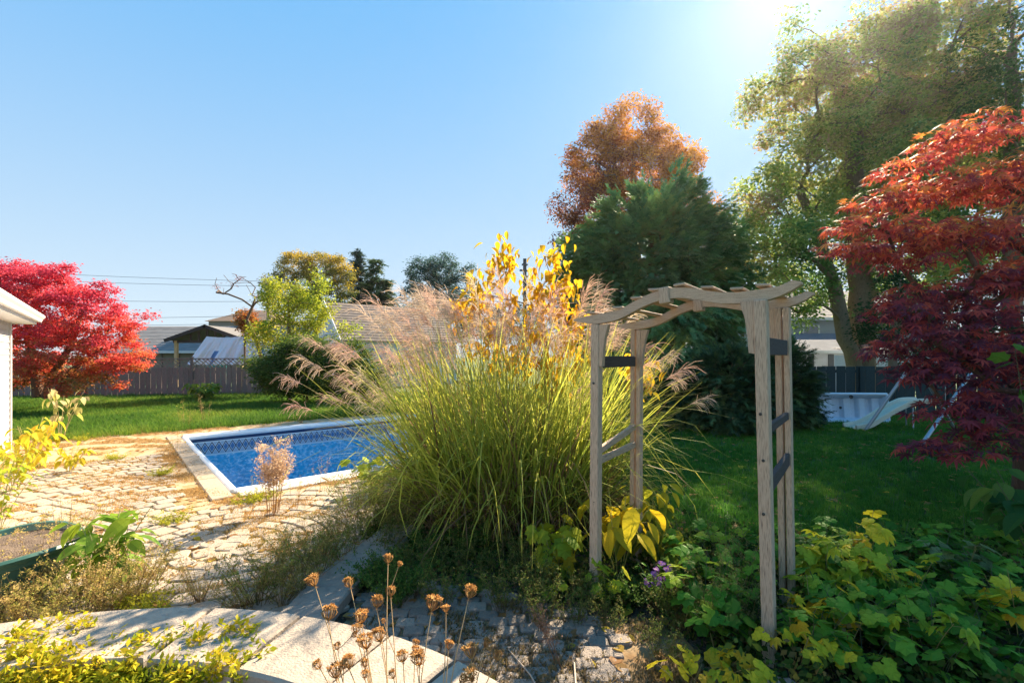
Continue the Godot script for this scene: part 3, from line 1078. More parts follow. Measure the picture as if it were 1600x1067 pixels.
# toothed outline drawn as a fan about the midrib
func lobed_leaf(long: float, wide: float, lobes: int, depth: float, curl: float, col: Color, vein := 1.0) -> Geo:
	var g := Geo.new()
	var pts := []
	var n := lobes * 2
	for i in n + 1:
		var t := float(i) / n
		var a := lerpf(-2.75, 2.75, t)
		var r := 1.0 - depth * (0.0 if i % 2 == 0 else 1.0)
		var shape := 0.62 + 0.38 * cos(a)
		var p := Vector3(sin(a) * wide * 0.62 * r, 0, (cos(a) * 0.55 + 0.42) * long * lerpf(1.0, r, 0.8))
		p.x *= lerpf(0.85, 1.0, shape)
		p.y = -curl * p.length_squared() / long + absf(p.x) * 0.12 * (1.0 if i % 2 == 0 else -0.2)
		pts.append(p)
	var o := Vector3(0, 0, long * 0.02)
	var m := Vector3(0, -curl * long * 0.15, long * 0.45)
	for i in n:
		var c := shade(col, (1.07 if i % 2 else 0.93))
		var core := o if (i < 2 or i >= n - 2) else m
		g.tri_out(core, pts[i], pts[i + 1], Vector3.UP, c)
		if i == 1 or i == n - 3:
			g.tri_out(o, m, pts[i + 1], Vector3.UP, c)
	return g


# five or seven narrow fingers from one point
func palm_leaf(size: float, fingers: int, droop: float, col: Color) -> Geo:
	var g := Geo.new()
	for k in fingers:
		var a := lerpf(-1.95, 1.95, float(k) / (fingers - 1))
		var len := size * (1.0 - 0.42 * pow(absf(a) / 1.95, 1.5))
		var d := Vector3(sin(a), 0, cos(a))
		var s := Vector3(d.z, 0, -d.x)
		var p1 := d * len * 0.42 + Vector3.DOWN * droop * len * 0.12
		var p2 := d * len + Vector3.DOWN * droop * len * 0.6
		var w := size * 0.10
		var c := shade(col, 0.9 + 0.2 * (k % 2))
		g.tri_out(Vector3.ZERO, p1 - s * w, p1 + s * w, Vector3.UP, c)
		g.tri_out(p1 - s * w, p2, p1 + s * w, Vector3.UP, c)
	return g


# a handful of leaves round a point, to be set down many times
func leaf_cluster(sd: int, count: int, spread: float, leaf: float, ratio := 0.55, flat := 0.0, tones := 0.25) -> ArrayMesh:
	var r := RandomNumberGenerator.new()
	r.seed = sd
	var g := Geo.new()
	for i in count:
		var d := Vector3(r.randf_range(-1, 1), r.randf_range(-1, 1) * (1.0 - flat), r.randf_range(-1, 1))
		var at := d * spread * r.randf_range(0.3, 1.0)
		var dir := (Vector3(d.x, -0.35 + r.randf_range(-0.4, 0.3), d.z) + Vector3(r.randf_range(-1, 1), 0, r.randf_range(-1, 1)) * 0.6).normalized()
		var up := (Vector3.UP * (0.5 + flat) + Vector3(r.randf_range(-1, 1), r.randf_range(-1, 1), r.randf_range(-1, 1)) * (1.0 - flat * 0.6)).normalized()
		var s := dir.cross(up).normalized()
		var l := leaf * r.randf_range(0.7, 1.25)
		var c := shade(Color.WHITE, r.randf_range(1.0 - tones, 1.0 + tones))
		var up2 := s.cross(dir)
		var m := at + dir * l * 0.45 - up2 * l * 0.06
		g.tri(at, m + s * l * ratio * 0.5 + up2 * l * 0.05, at + dir * l, c)
		g.tri(at, at + dir * l, m - s * l * ratio * 0.5 + up2 * l * 0.05, c)
	return g.mesh()


# flat feathery spray of an evergreen
func needle_spray(sd: int, long: float, wide: float, count: int) -> ArrayMesh:
	var r := RandomNumberGenerator.new()
	r.seed = sd
	var g := Geo.new()
	for i in count:
		var t := r.randf_range(0.0, 1.0)
		var s := -1.0 if i % 2 else 1.0
		var at := Vector3(0, -0.12 * t * t * long, t * long)
		var d := Vector3(s * r.randf_range(0.4, 1.0), r.randf_range(-0.4, 0.3), r.randf_range(0.5, 1.0)).normalized()
		var l := wide * (1.1 - 0.6 * t) * r.randf_range(0.7, 1.2)
		var q := d.cross(Vector3(r.randf_range(-0.3, 0.3), 1, r.randf_range(-0.3, 0.3))).normalized() * l * 0.16
		var c := shade(Color.WHITE, r.randf_range(0.75, 1.3))
		g.tri(at - q, at + d * l, at + q, c)
	return g.mesh()


# ---------------------------------------------------------------- trees
func spread_points(blobs: Array, n: int, apart: float, shell := 0.55) -> PackedVector3Array:
	# points in a heap of ellipsoids [centre, radii], thicker towards the outside
	var out := PackedVector3Array()
	var total := 0.0
	for b in blobs:
		total += b[1].x * b[1].y * b[1].z
	var tries := 0
	while out.size() < n and tries < n * 30:
		tries += 1
		var pickv := rf(0, total)
		var b: Array = blobs[0]
		for q in blobs:
			b = q
			pickv -= q[1].x * q[1].y * q[1].z
			if pickv <= 0:
				break
		var r: float = pow(rf(0.05, 1.0), 1.0 / 3.0 * (1.0 - shell) + 0.02)
		var p: Vector3 = b[0] + rdir() * r * (b[1] as Vector3)
		if p.y < 0.15:
			continue
		var ok := true
		for o in out:
			if o.distance_squared_to(p) < apart * apart:
				ok = false
				break
		if ok:
			out.append(p)
	return out


# limbs that reach every point, from one or more trunks (arrays of points)
func grow(trunks: Array, base_r: float, targets: PackedVector3Array, tip_r := 0.012, col := Color.WHITE) -> Geo:
	var pos := PackedVector3Array()
	var par := PackedInt32Array()
	var cnt := PackedFloat32Array()
	var trunk_of := PackedInt32Array()
	for tr in trunks:
		var last := -1
		for i in tr.size() - 1:
			var a: Vector3 = tr[i]
			var b: Vector3 = tr[i + 1]
			var steps := maxi(1, int(a.distance_to(b) / 0.5))
			for k in steps:
				pos.append(a.lerp(b, float(k) / steps) + Vector3(rf(-1, 1), 0, rf(-1, 1)) * base_r * 0.12 * (0.0 if last < 0 else 1.0))
				par.append(last)
				cnt.append(0)
				last = pos.size() - 1
		pos.append(tr[tr.size() - 1])
		par.append(last)
		cnt.append(0)
	var foot: float = trunks[0][0].y
	var trunk_n := pos.size()
	var order := []
	for t in targets:
		var near := 1e9
		for i in trunk_n:
			near = minf(near, pos[i].distance_squared_to(t))
		order.append([near, t])
	order.sort_custom(func(a, b): return a[0] < b[0])
	var chains := []
	for o in order:
		var t: Vector3 = o[1]
		var best := 0
		var cost := 1e9
		for i in pos.size():
			if i < trunk_n and pos[i].y < foot + 0.4:
				continue
			var d := pos[i].distance_to(t)
			var c := d + 0.9 * maxf(0.0, pos[i].y - t.y + d * 0.25)
			if c < cost:
				cost = c
				best = i
		var a := pos[best]
		var chain := [best]
		var steps := clampi(int(a.distance_to(t) / 0.4), 1, 5)
		var last := best
		for k in range(1, steps + 1):
			var s := float(k) / steps
			var p := a.lerp(t, s) + Vector3.UP * sin(s * PI) * a.distance_to(t) * 0.08
			if k < steps:
				p += rdir() * a.distance_to(t) * 0.06
			pos.append(p)
			par.append(last)
			cnt.append(0)
			last = pos.size() - 1
			chain.append(last)
		var up := last
		while up >= 0:
			cnt[up] += 1
			up = par[up]
		chains.append(chain)
	var most := 1.0
	for c in cnt:
		most = maxf(most, c)
	var g := Geo.new()
	var base := 0
	for tr in trunks:
		var pts := PackedVector3Array()
		var rad := PackedFloat32Array()
		var i := base
		while i < trunk_n and (i == base or par[i] == i - 1):
			pts.append(pos[i])
			var share: float = pow(maxf(cnt[i], 0.5) / most, 0.4)
			rad.append(maxf(tip_r * 1.5, base_r * share * (1.25 if i == base else 1.0)))
			i += 1
		base = i
		g.tube(pts, rad, 9, col)
	for ch in chains:
		var pts := PackedVector3Array()
		var rad := PackedFloat32Array()
		for k in ch.size():
			pts.append(pos[ch[k]])
			var share: float = pow(maxf(cnt[ch[maxi(k, 1)]], 0.5) / most, 0.5)
			rad.append(maxf(tip_r * (1.0 - 0.5 * k / ch.size()), base_r * 0.75 * share))
		g.tube(pts, rad, 5, col)
	return g


func crown(parent: Node, meshes: Array, targets: PackedVector3Array, reach: Vector3, per: int, pal: Array, size: Vector2, m: Material, tone: Callable, outward := 0.0, mid := Vector3.ZERO, called := "crown") -> void:
	var xf := []
	var cols := []
	for k in meshes.size():
		xf.append([])
		cols.append(PackedColorArray())
	for t in targets:
		var lean := rf(-0.22, 0.22)
		var grow_k := rf(0.65, 1.2)
		for i in per:
			var d := rdir() * pow(rng.randf(), 0.5)
			var p := t + d * reach * grow_k
			var b: Basis
			if outward > 0.0:
				var away := (p - mid)
				away.y = away.y * 0.5 - away.length() * (0.25 * (1.0 - outward))
				b = aim(away.normalized() + rdir() * 0.55, Vector3.UP, rf(-0.6, 0.6), rf(size.x, size.y))
			else:
				b = Basis.from_euler(Vector3(rf(-0.4, 0.4), rf(0, TAU), rf(-0.4, 0.4))).scaled(Vector3.ONE * rf(size.x, size.y))
			var k := rng.randi() % meshes.size()
			xf[k].append(Transform3D(b, p))
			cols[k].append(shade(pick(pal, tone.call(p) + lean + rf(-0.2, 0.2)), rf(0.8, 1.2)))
	for k in meshes.size():
		many(called, meshes[k], xf[k], cols[k], m, parent)


func tree(called: String, label: String, trunks: Array, base_r: float, blobs: Array, n: int, apart: float, reach: Vector3, per: int, meshes: Array, pal: Array, size: Vector2, tone: Callable, bark := C(1, 1, 1), m: Material = null, tip := 0.012) -> Node3D:
	var t := thing(called, label, "tree", trunks[0][0])
	var off: Vector3 = trunks[0][0]
	var local := []
	for tr in trunks:
		var q := []
		for p in tr:
			q.append(p - off)
		local.append(q)
	var bl := []
	for b in blobs:
		var r: Vector3 = b[1] if b[1] is Vector3 else Vector3.ONE * b[1]
		bl.append([b[0] - off, r])
	var targets := spread_points(bl, n, apart)
	obj("trunk", grow(local, base_r, targets, tip, bark), mats["bark"], t)
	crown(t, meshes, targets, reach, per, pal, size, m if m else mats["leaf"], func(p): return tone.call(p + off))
	return t


func evergreen(called: String, label: String, category: String, at: Vector3, trunk_h: float, trunk_r: float, blobs: Array, n: int, apart: float, reach: Vector3, per: int, meshes: Array, pal: Array, size: Vector2) -> Node3D:
	var t := thing(called, label, category, at)
	var bl := []
	var mid := Vector3.ZERO
	for b in blobs:
		var r: Vector3 = b[1] if b[1] is Vector3 else Vector3.ONE * b[1]
		bl.append([b[0] - at, r])
		mid += (b[0] - at) / blobs.size()
	var targets := spread_points(bl, n, apart, 0.8)
	obj("trunk", grow([[Vector3.ZERO, Vector3(0.1, trunk_h * 0.5, 0), Vector3(0, trunk_h, 0)]], trunk_r, targets, 0.01, C(0.8, 0.7, 0.6)), mats["bark"], t)
	crown(t, meshes, targets, reach, per, pal, size, mats["needle"], func(p): return 0.5, 0.7, mid)
	return t


func spruce(called: String, label: String, at: Vector3, tall: float, wide: float, pal: Array, mesh: Mesh) -> void:
	var t := thing(called, label, "tree", at)
	var tr := Geo.new()
	tr.tube(PackedVector3Array([Vector3.ZERO, Vector3(0, tall, 0)]), PackedFloat32Array([wide * 0.07, 0.02]), 7)
	obj("trunk", tr, mats["bark"], t)
	var xf := []
	var cols := PackedColorArray()
	var y := tall * 0.06
	while y < tall:
		var k := 1.0 - y / tall
		var r := wide * pow(k, 0.85) * rf(0.8, 1.1)
		var arms := int(5 + 7 * k)
		for i in arms:
			var a := rf(0, TAU)
			var d := Vector3(cos(a), 0, sin(a))
			var steps := maxi(2, int(r / 0.3))
			for s in steps:
				var q := (s + 0.6) / steps
				var p := Vector3(0, y, 0) + d * r * q + Vector3.DOWN * r * 0.32 * q * q
				for z in 2:
					xf.append(Transform3D(aim(d + rdir() * 0.6 + Vector3.DOWN * 0.2, Vector3.UP, rf(-0.5, 0.5), rf(0.8, 1.3)), p + rdir() * 0.12))
					cols.append(shade(pick(pal, rng.randf()), rf(0.75, 1.2)))
		y += tall * 0.035 * rf(0.8, 1.2)
	many("crown", mesh, xf, cols, mats["needle"], t)


func trees() -> void:
	var broad := [leaf_cluster(1, 9, 0.26, 0.13), leaf_cluster(2, 9, 0.26, 0.13), leaf_cluster(3, 8, 0.3, 0.14)]
	var small := [leaf_cluster(4, 10, 0.22, 0.085), leaf_cluster(5, 10, 0.22, 0.085)]
	var tiny := [leaf_cluster(6, 9, 0.15, 0.07, 0.6, 0.35, 0.35), leaf_cluster(7, 9, 0.15, 0.07, 0.6, 0.35, 0.35)]
	var spray := [needle_spray(8, 0.32, 0.16, 22), needle_spray(9, 0.34, 0.15, 22)]
	# the tall maple behind the green fence
	var green := [C(0.12, 0.24, 0.08), C(0.20, 0.33, 0.09), C(0.35, 0.44, 0.11), C(0.54, 0.52, 0.14), C(0.48, 0.33, 0.17), C(0.42, 0.25, 0.16)]
	tree("maple_tree", "tall green and bronze maple with two pale trunks behind the green fence", [[Vector3(14.311, 0.0, -19.185), Vector3(14.419, 2.143, -19.4), Vector3(14.435, 5.061, -19.6), Vector3(14.315, 8.573, -19.8), Vector3(14.459, 12.696, -20.0)], [Vector3(14.207, 0.0, -19.185), Vector3(13.403, 2.392, -19.0), Vector3(13.108, 5.027, -19.4), Vector3(12.041, 8.573, -19.8)]], 0.46,
		[[Vector3(12.378, 12.372, -20.0), 2.2], [Vector3(11.676, 8.507, -20.0), 1.9], [Vector3(10.145, 6.098, -19.5), 1.9], [Vector3(15.098, 13.247, -20.5), 2.7], [Vector3(17.73, 14.078, -20.5), 2.9], [Vector3(14.324, 9.858, -20.0), 2.9], [Vector3(17.297, 10.264, -20.0), 3.0], [Vector3(12.912, 6.098, -19.5), 2.1], [Vector3(16.074, 6.361, -19.5), 2.3], [Vector3(11.169, 4.703, -19.0), 1.3], [Vector3(9.875, 4.25, -18.5), 1.2], [Vector3(9.618, 7.679, -19.5), 1.1], [Vector3(9.5, 5.216, -19.0), 1.2], [Vector3(10.25, 5.625, -18.5), 1.4], [Vector3(14.378, 3.932, -19.0), 1.0], [Vector3(18.919, 7.831, -20.0), 2.6], [Vector3(9.135, 11.75, -20.0), 0.5], [Vector3(12.522, 15.463, -20.5), 1.0], [Vector3(9.324, 8.912, -20.0), 0.6], [Vector3(14.682, 15.878, -20.5), 0.8], [Vector3(16.068, 16.017, -20.5), 1.0], [Vector3(18.561, 16.294, -20.5), 1.1]],
		400, 0.6, Vector3(0.74, 0.72, 0.74), 50, broad, green, Vector2(0.8, 1.35), func(p): return 0.20 + 0.48 * smoothstep(5.0, 13.0, p.y) * rf(0.3, 1.35) + (0.30 if p.x < 10.5 and p.y < 8.5 else 0.0), C(1.5, 1.25, 0.95))
	tree("dark_tree", "dark green loose-crowned tree at the upper right edge", [[Vector3(18.5, 0, -17.5), Vector3(18.4, 5, -17.4), Vector3(18.2, 13, -17.2)]], 0.3,
		[[Vector3(17.919, 12.432, -17.0), 1.6], [Vector3(17.169, 9.443, -16.5), 1.5], [Vector3(19.297, 13.351, -17.0), 2.2], [Vector3(19.527, 9.905, -17.0), 2.3], [Vector3(18.378, 6.919, -17.0), 1.8]],
		80, 0.55, Vector3(0.7, 0.7, 0.7), 34, broad, [C(0.07, 0.14, 0.05), C(0.12, 0.20, 0.06), C(0.24, 0.30, 0.07)], Vector2(0.7, 1.1), func(p): return 0.45)
	# orange maple far behind the cedar
	tree("orange_maple", "orange and russet maple rising behind the dark cedar", [[Vector3(7.2, 0, -27.0), Vector3(7.1, 5, -27.0), Vector3(6.9, 12, -27.0)]], 0.35,
		[[Vector3(6.75, 14.52, -27.0), 1.7], [Vector3(4.743, 12.441, -27.0), 1.8], [Vector3(7.845, 12.149, -27.0), 2.4], [Vector3(5.473, 9.959, -27.0), 2.2], [Vector3(9.486, 12.514, -27.0), 1.4], [Vector3(3.649, 10.324, -27.0), 1.1], [Vector3(10.034, 9.412, -27.0), 1.5], [Vector3(2.936, 8.554, -26.5), 0.9], [Vector3(5.291, 14.155, -27.0), 1.0], [Vector3(11.493, 7.953, -27.0), 0.7], [Vector3(6.385, 15.797, -27.0), 0.6]],
		240, 0.5, Vector3(0.65, 0.75, 0.65), 40, broad, [C(0.12, 0.028, 0.03), C(0.22, 0.06, 0.035), C(0.40, 0.14, 0.025), C(0.60, 0.24, 0.025), C(0.64, 0.34, 0.035)], Vector2(0.75, 1.2), func(p): return 0.10 + 0.05 * (p.x - 3.0) + 0.05 * (p.y - 6.0))
	# great dark cedar
	evergreen("cedar_tree", "great dark green rounded cedar behind the arbor", "tree", Vector3(4.0, 0, -13.6), 5.2, 0.22,
		[[Vector3(4.165, 4.195, -13.4), Vector3(1.5, 1.8, 1.4)], [Vector3(3.211, 4.426, -13.2), Vector3(1.2, 1.1, 1.1)], [Vector3(5.342, 4.376, -13.4), Vector3(1.0, 1.3, 1.1)], [Vector3(2.196, 4.209, -13.0), Vector3(0.75, 1.0, 0.9)], [Vector3(2.586, 2.909, -13.2), Vector3(1.1, 1.2, 1.1)], [Vector3(4.459, 2.374, -13.2), Vector3(1.6, 1.2, 1.4)], [Vector3(5.708, 3.445, -13.2), Vector3(0.8, 1.1, 0.9)], [Vector3(4.255, 5.553, -13.4), Vector3(0.9, 0.6, 0.8)], [Vector3(1.897, 3.682, -13.0), Vector3(0.45, 0.8, 0.6)], [Vector3(4.597, 1.154, -12.6), Vector3(1.3, 0.9, 1.2)], [Vector3(3.25, 1.399, -13.0), Vector3(1.2, 0.9, 1.2)], [Vector3(4.799, 6.277, -13.4), 0.5], [Vector3(3.595, 5.884, -13.3), 0.45], [Vector3(2.854, 5.496, -13.2), 0.45], [Vector3(5.572, 5.524, -13.3), 0.35]],
		470, 0.36, Vector3(0.32, 0.38, 0.32), 44, spray, [C(0.07, 0.17, 0.085), C(0.11, 0.24, 0.105), C(0.16, 0.31, 0.115), C(0.24, 0.37, 0.11), C(0.34, 0.24, 0.12)], Vector2(0.6, 1.15))
	var shrub := [[Vector3(5.008, 0.94, -10.9), Vector3(0.75, 0.85, 0.7), "dark evergreen shrub seen through the arbor between the posts"], [Vector3(6.458, 0.888, -11.6), Vector3(0.72, 1.05, 0.8), "dark evergreen shrub beside the white tub, right of the arbor post"], [Vector3(4.146, 0.554, -11.8), Vector3(0.8, 0.75, 0.7), "low dark evergreen shrub just right of the grass clump"]]
	for s in shrub:
		var c: Vector3 = s[0]
		evergreen("evergreen_shrub", s[2], "shrub", Vector3(c.x, 0, c.z), c.y + 0.3, 0.06, [[c, s[1]], [Vector3(c.x, c.y * 0.45, c.z + 0.1), Vector3(s[1].x * 1.1, c.y * 0.5, s[1].z)]], 90, 0.2, Vector3(0.3, 0.3, 0.3), 40, spray, [C(0.035, 0.085, 0.05), C(0.055, 0.12, 0.065), C(0.09, 0.16, 0.06), C(0.16, 0.22, 0.06)], Vector2(0.5, 0.9))
	# dark leafy tree hanging over the green fence, behind the red maple
	tree("dark_tree", "dark ivy-green tree over the green fence between trunk and red maple", [[Vector3(12.353, 0.0, -15.235), Vector3(12.061, 1.649, -15.0), Vector3(12.162, 3.676, -15.0)]], 0.16,
		[[Vector3(12.016, 2.88, -15.2), 0.9], [Vector3(13.111, 3.519, -15.4), 1.0], [Vector3(14.151, 2.478, -15.4), 1.1], [Vector3(13.176, 1.649, -15.0), 0.8], [Vector3(15.4, 2.895, -15.4), 1.4]], 60, 0.35, Vector3(0.45, 0.45, 0.45), 46, small, [C(0.02, 0.06, 0.028), C(0.035, 0.09, 0.035), C(0.06, 0.12, 0.04)], Vector2(0.8, 1.2), func(p): return 0.4)
	# burning bush
	tree("red_bush", "large bright red burning bush beside the white garage", [[Vector3(-14.995, 0.415, -15.2), Vector3(-14.635, 1.041, -15.0), Vector3(-13.8, 2.05, -14.8), Vector3(-13.4, 3.25, -14.8)], [Vector3(-15.2, 0.415, -15.2), Vector3(-15.405, 1.442, -15.2), Vector3(-15.611, 2.88, -15.2)], [Vector3(-14.686, 0.415, -15.2), Vector3(-13.614, 1.257, -14.6), Vector3(-12.185, 2.038, -14.2)]], 0.13,
		[[Vector3(-15.0, 3.27, -15.0), Vector3(1.4, 1.2, 1.2)], [Vector3(-13.4, 2.85, -14.8), Vector3(1.2, 1.0, 1.1)], [Vector3(-12.232, 1.947, -14.6), Vector3(0.9, 0.75, 0.9)], [Vector3(-16.336, 4.039, -15.4), Vector3(1.2, 0.9, 1.0)], [Vector3(-11.5, 3.05, -14.8), 0.22], [Vector3(-13.0, 3.85, -14.8), Vector3(0.5, 0.3, 0.4)], [Vector3(-14.291, 4.284, -15.0), Vector3(0.5, 0.3, 0.4)], [Vector3(-18.014, 3.53, -15.5), Vector3(1.6, 1.3, 1.2)], [Vector3(-13.622, 1.555, -14.4), Vector3(1.3, 0.7, 1.0)], [Vector3(-12.665, 0.886, -14.2), Vector3(0.9, 0.5, 0.8)], [Vector3(-12.1, 2.85, -14.8), Vector3(0.6, 0.5, 0.6)], [Vector3(-15.811, 1.649, -15.0), Vector3(1.2, 0.9, 1.0)], [Vector3(-11.542, 1.651, -14.6), Vector3(0.4, 0.35, 0.4)]],
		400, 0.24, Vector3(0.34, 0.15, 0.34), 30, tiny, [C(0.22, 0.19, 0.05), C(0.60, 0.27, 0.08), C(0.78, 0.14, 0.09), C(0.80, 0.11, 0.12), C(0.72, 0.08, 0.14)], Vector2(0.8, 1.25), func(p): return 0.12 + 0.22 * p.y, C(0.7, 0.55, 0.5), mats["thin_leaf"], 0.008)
	# yellow-green young tree and the dark shrubs beneath it
	tree("young_tree", "yellow-green young tree before the gabled garage", [[Vector3(-9.738, 0.0, -20.887), Vector3(-9.876, 1.608, -21.0), Vector3(-9.932, 4.162, -21.0)]], 0.09,
		[[Vector3(-10.074, 4.162, -21.0), Vector3(0.9, 0.9, 0.8)], [Vector3(-9.081, 3.595, -21.0), Vector3(0.75, 0.9, 0.7)], [Vector3(-10.5, 2.743, -21.0), Vector3(0.8, 0.7, 0.7)], [Vector3(-9.186, 2.168, -20.6), Vector3(0.9, 0.6, 0.7)], [Vector3(-8.655, 4.872, -21.0), Vector3(0.55, 0.5, 0.4)], [Vector3(-10.642, 4.73, -21.0), 0.35], [Vector3(-8.23, 4.02, -21.0), 0.4], [Vector3(-11.351, 2.459, -21.0), 0.4], [Vector3(-7.027, 2.966, -20.0), 0.35]],
		110, 0.24, Vector3(0.30, 0.36, 0.30), 17, small, [C(0.16, 0.24, 0.03), C(0.36, 0.44, 0.04), C(0.54, 0.54, 0.05), C(0.62, 0.46, 0.04)], Vector2(0.8, 1.3), func(p): return 0.5, C(1, 1, 1), mats["thin_leaf"])
	tree("shrub", "broad dark green shrub with pale flower heads before the fence", [[Vector3(-7.467, 0.0, -17.267), Vector3(-7.397, 0.716, -17.0)], [Vector3(-7.0, 0.0, -17.267), Vector3(-6.662, 1.061, -17.0)], [Vector3(-8.05, 0.0, -17.267), Vector3(-8.27, 0.946, -17.0)]], 0.05,
		[[Vector3(-8.041, 1.176, -17.0), Vector3(1.1, 0.8, 0.9)], [Vector3(-6.547, 1.061, -17.0), Vector3(1.1, 0.8, 0.9)], [Vector3(-9.065, 1.285, -17.2), Vector3(0.5, 0.45, 0.6)], [Vector3(-5.514, 0.716, -17.0), Vector3(0.8, 0.65, 0.8)], [Vector3(-7.438, 1.866, -17.2), Vector3(0.8, 0.6, 0.7)], [Vector3(-5.858, 1.635, -17.0), Vector3(0.8, 0.6, 0.7)], [Vector3(-4.824, 0.946, -17.0), Vector3(0.6, 0.6, 0.7)]],
		180, 0.22, Vector3(0.28, 0.26, 0.28), 26, small, [C(0.05, 0.10, 0.025), C(0.09, 0.15, 0.03), C(0.17, 0.22, 0.04), C(0.30, 0.29, 0.06)], Vector2(0.8, 1.2), func(p): return 0.38)
	# distance
	tree("locust_tree", "fine golden-topped tree beyond the young yellow-green tree", [[Vector3(-16.2, 0, -40.0), Vector3(-16.3, 5, -40.0), Vector3(-16.5, 9, -40.0)]], 0.25,
		[[Vector3(-18.108, 9.318, -40.0), Vector3(1.5, 1.2, 1.4)], [Vector3(-15.676, 8.777, -40.0), Vector3(2.0, 1.5, 1.6)], [Vector3(-19.459, 7.426, -40.0), Vector3(1.4, 1.3, 1.4)], [Vector3(-16.216, 6.345, -40.0), Vector3(2.4, 1.2, 1.6)], [Vector3(-14.324, 7.966, -40.0), Vector3(1.0, 1.3, 1.0)]],
		150, 0.5, Vector3(0.7, 0.4, 0.7), 30, broad, [C(0.08, 0.12, 0.03), C(0.20, 0.21, 0.045), C(0.42, 0.32, 0.05), C(0.56, 0.38, 0.05)], Vector2(0.8, 1.3), func(p): return 0.05 + 0.13 * (p.y - 5.0))
	var fir := needle_spray(10, 0.75, 0.4, 20)
	spruce("spruce_tree", "narrow dark spruce, its tip the highest of the far conifers", Vector3(-14.6, 0, -45.0), 11.6, 2.2, [C(0.045, 0.09, 0.07), C(0.07, 0.13, 0.09)], fir)
	spruce("spruce_tree", "broader green spruce to the right of the narrow dark one", Vector3(-12.6, 0, -44.0), 10.7, 4.0, [C(0.055, 0.12, 0.055), C(0.10, 0.17, 0.065), C(0.15, 0.21, 0.07)], fir)
	tree("far_tree", "blue-green loose far tree above the pink grass plumes", [[Vector3(-7.0, 0, -44.0), Vector3(-7.1, 4, -44.0), Vector3(-7.0, 8, -44.0)]], 0.28,
		[[Vector3(-8.324, 9.182, -44.0), Vector3(1.6, 1.6, 1.5)], [Vector3(-6.541, 9.48, -44.0), Vector3(1.6, 1.8, 1.5)], [Vector3(-8.919, 7.101, -44.0), Vector3(1.4, 1.2, 1.4)], [Vector3(-4.757, 7.993, -44.0), Vector3(1.3, 1.4, 1.2)], [Vector3(-6.541, 6.507, -44.0), Vector3(2.4, 1.2, 1.6)], [Vector3(-3.984, 9.301, -44.0), Vector3(0.5, 1.0, 0.6)]],
		130, 0.6, Vector3(0.6, 0.6, 0.6), 26, broad, [C(0.04, 0.09, 0.08), C(0.06, 0.13, 0.115), C(0.10, 0.17, 0.13)], Vector2(0.9, 1.4), func(p): return 0.5)
	tree("far_tree", "low dark far tree line end beside the grass plumes", [[Vector3(-1.0, 0, -36.0), Vector3(-1.0, 3, -36.0)]], 0.2,
		[[Vector3(-1.946, 4.426, -36.0), Vector3(2.0, 1.3, 1.5)], [Vector3(0.973, 4.182, -36.0), Vector3(2.2, 1.3, 1.5)], [Vector3(-4.865, 3.696, -36.0), Vector3(2.2, 1.0, 1.5)]], 70, 0.5, Vector3(0.6, 0.6, 0.6), 24, broad, [C(0.02, 0.045, 0.03), C(0.035, 0.06, 0.035)], Vector2(0.9, 1.3), func(p): return 0.4)
	# bare sumac
	var at := Vector3(-11.828, 0.0, -22.328)
	var su := thing("sumac", "nearly bare sumac with forking grey stems behind the fence", "tree", at)
	var tips := PackedVector3Array()
	for p in [Vector3(-13.527, 4.931, -22.0), Vector3(-13.141, 5.169, -22.0), Vector3(-12.724, 5.258, -22.0), Vector3(-12.249, 5.109, -22.0), Vector3(-11.832, 4.872, -22.0), Vector3(-11.535, 5.169, -22.0), Vector3(-11.149, 4.723, -22.0), Vector3(-12.041, 4.426, -22.0), Vector3(-11.0, 5.169, -22.0), Vector3(-11.297, 4.277, -22.0), Vector3(-13.646, 4.634, -22.0)]:
		for k in 4:
			tips.append(p - at + Vector3(rf(-0.3, 0.3), rf(-0.08, 0.35), rf(-0.5, 0.5)) * (0.0 if k == 0 else 1.0) + Vector3(0, 0, rf(-0.5, 0.5)))
	obj("trunk", grow([[Vector3.ZERO, Vector3(-11.654, 1.601, -22.0) - at, Vector3(-11.892, 2.493, -22.0) - at, Vector3(-12.338, 3.385, -22.0) - at]], 0.085, tips, 0.012, C(0.75, 0.65, 0.6)), mats["bark"], su)
	var some := PackedVector3Array()
	for i in [0, 5, 9, 14, 22, 30, 38]:
		some.append(tips[i])
	crown(su, small, some, Vector3(0.2, 0.12, 0.2), 4, [C(0.12, 0.05, 0.05), C(0.3, 0.08, 0.06)], Vector2(0.5, 0.9), mats["leaf"], func(p): return 0.5)
	tree("small_tree", "small orange and red leafed tree under the bare sumac", [[Vector3(-13.062, 0.0, -23.125), Vector3(-12.992, 2.216, -23.0), Vector3(-12.93, 3.459, -23.0)]], 0.05, [[Vector3(-12.992, 3.553, -23.0), Vector3(0.5, 0.35, 0.4)], [Vector3(-12.681, 2.993, -23.0), Vector3(0.5, 0.3, 0.4)], [Vector3(-13.209, 3.304, -23.0), 0.3]], 26, 0.18, Vector3(0.22, 0.18, 0.22), 16, small, [C(0.3, 0.06, 0.03), C(0.45, 0.16, 0.03), C(0.3, 0.25, 0.03)], Vector2(0.8, 1.2), func(p): return 0.5)
	japanese_maple()


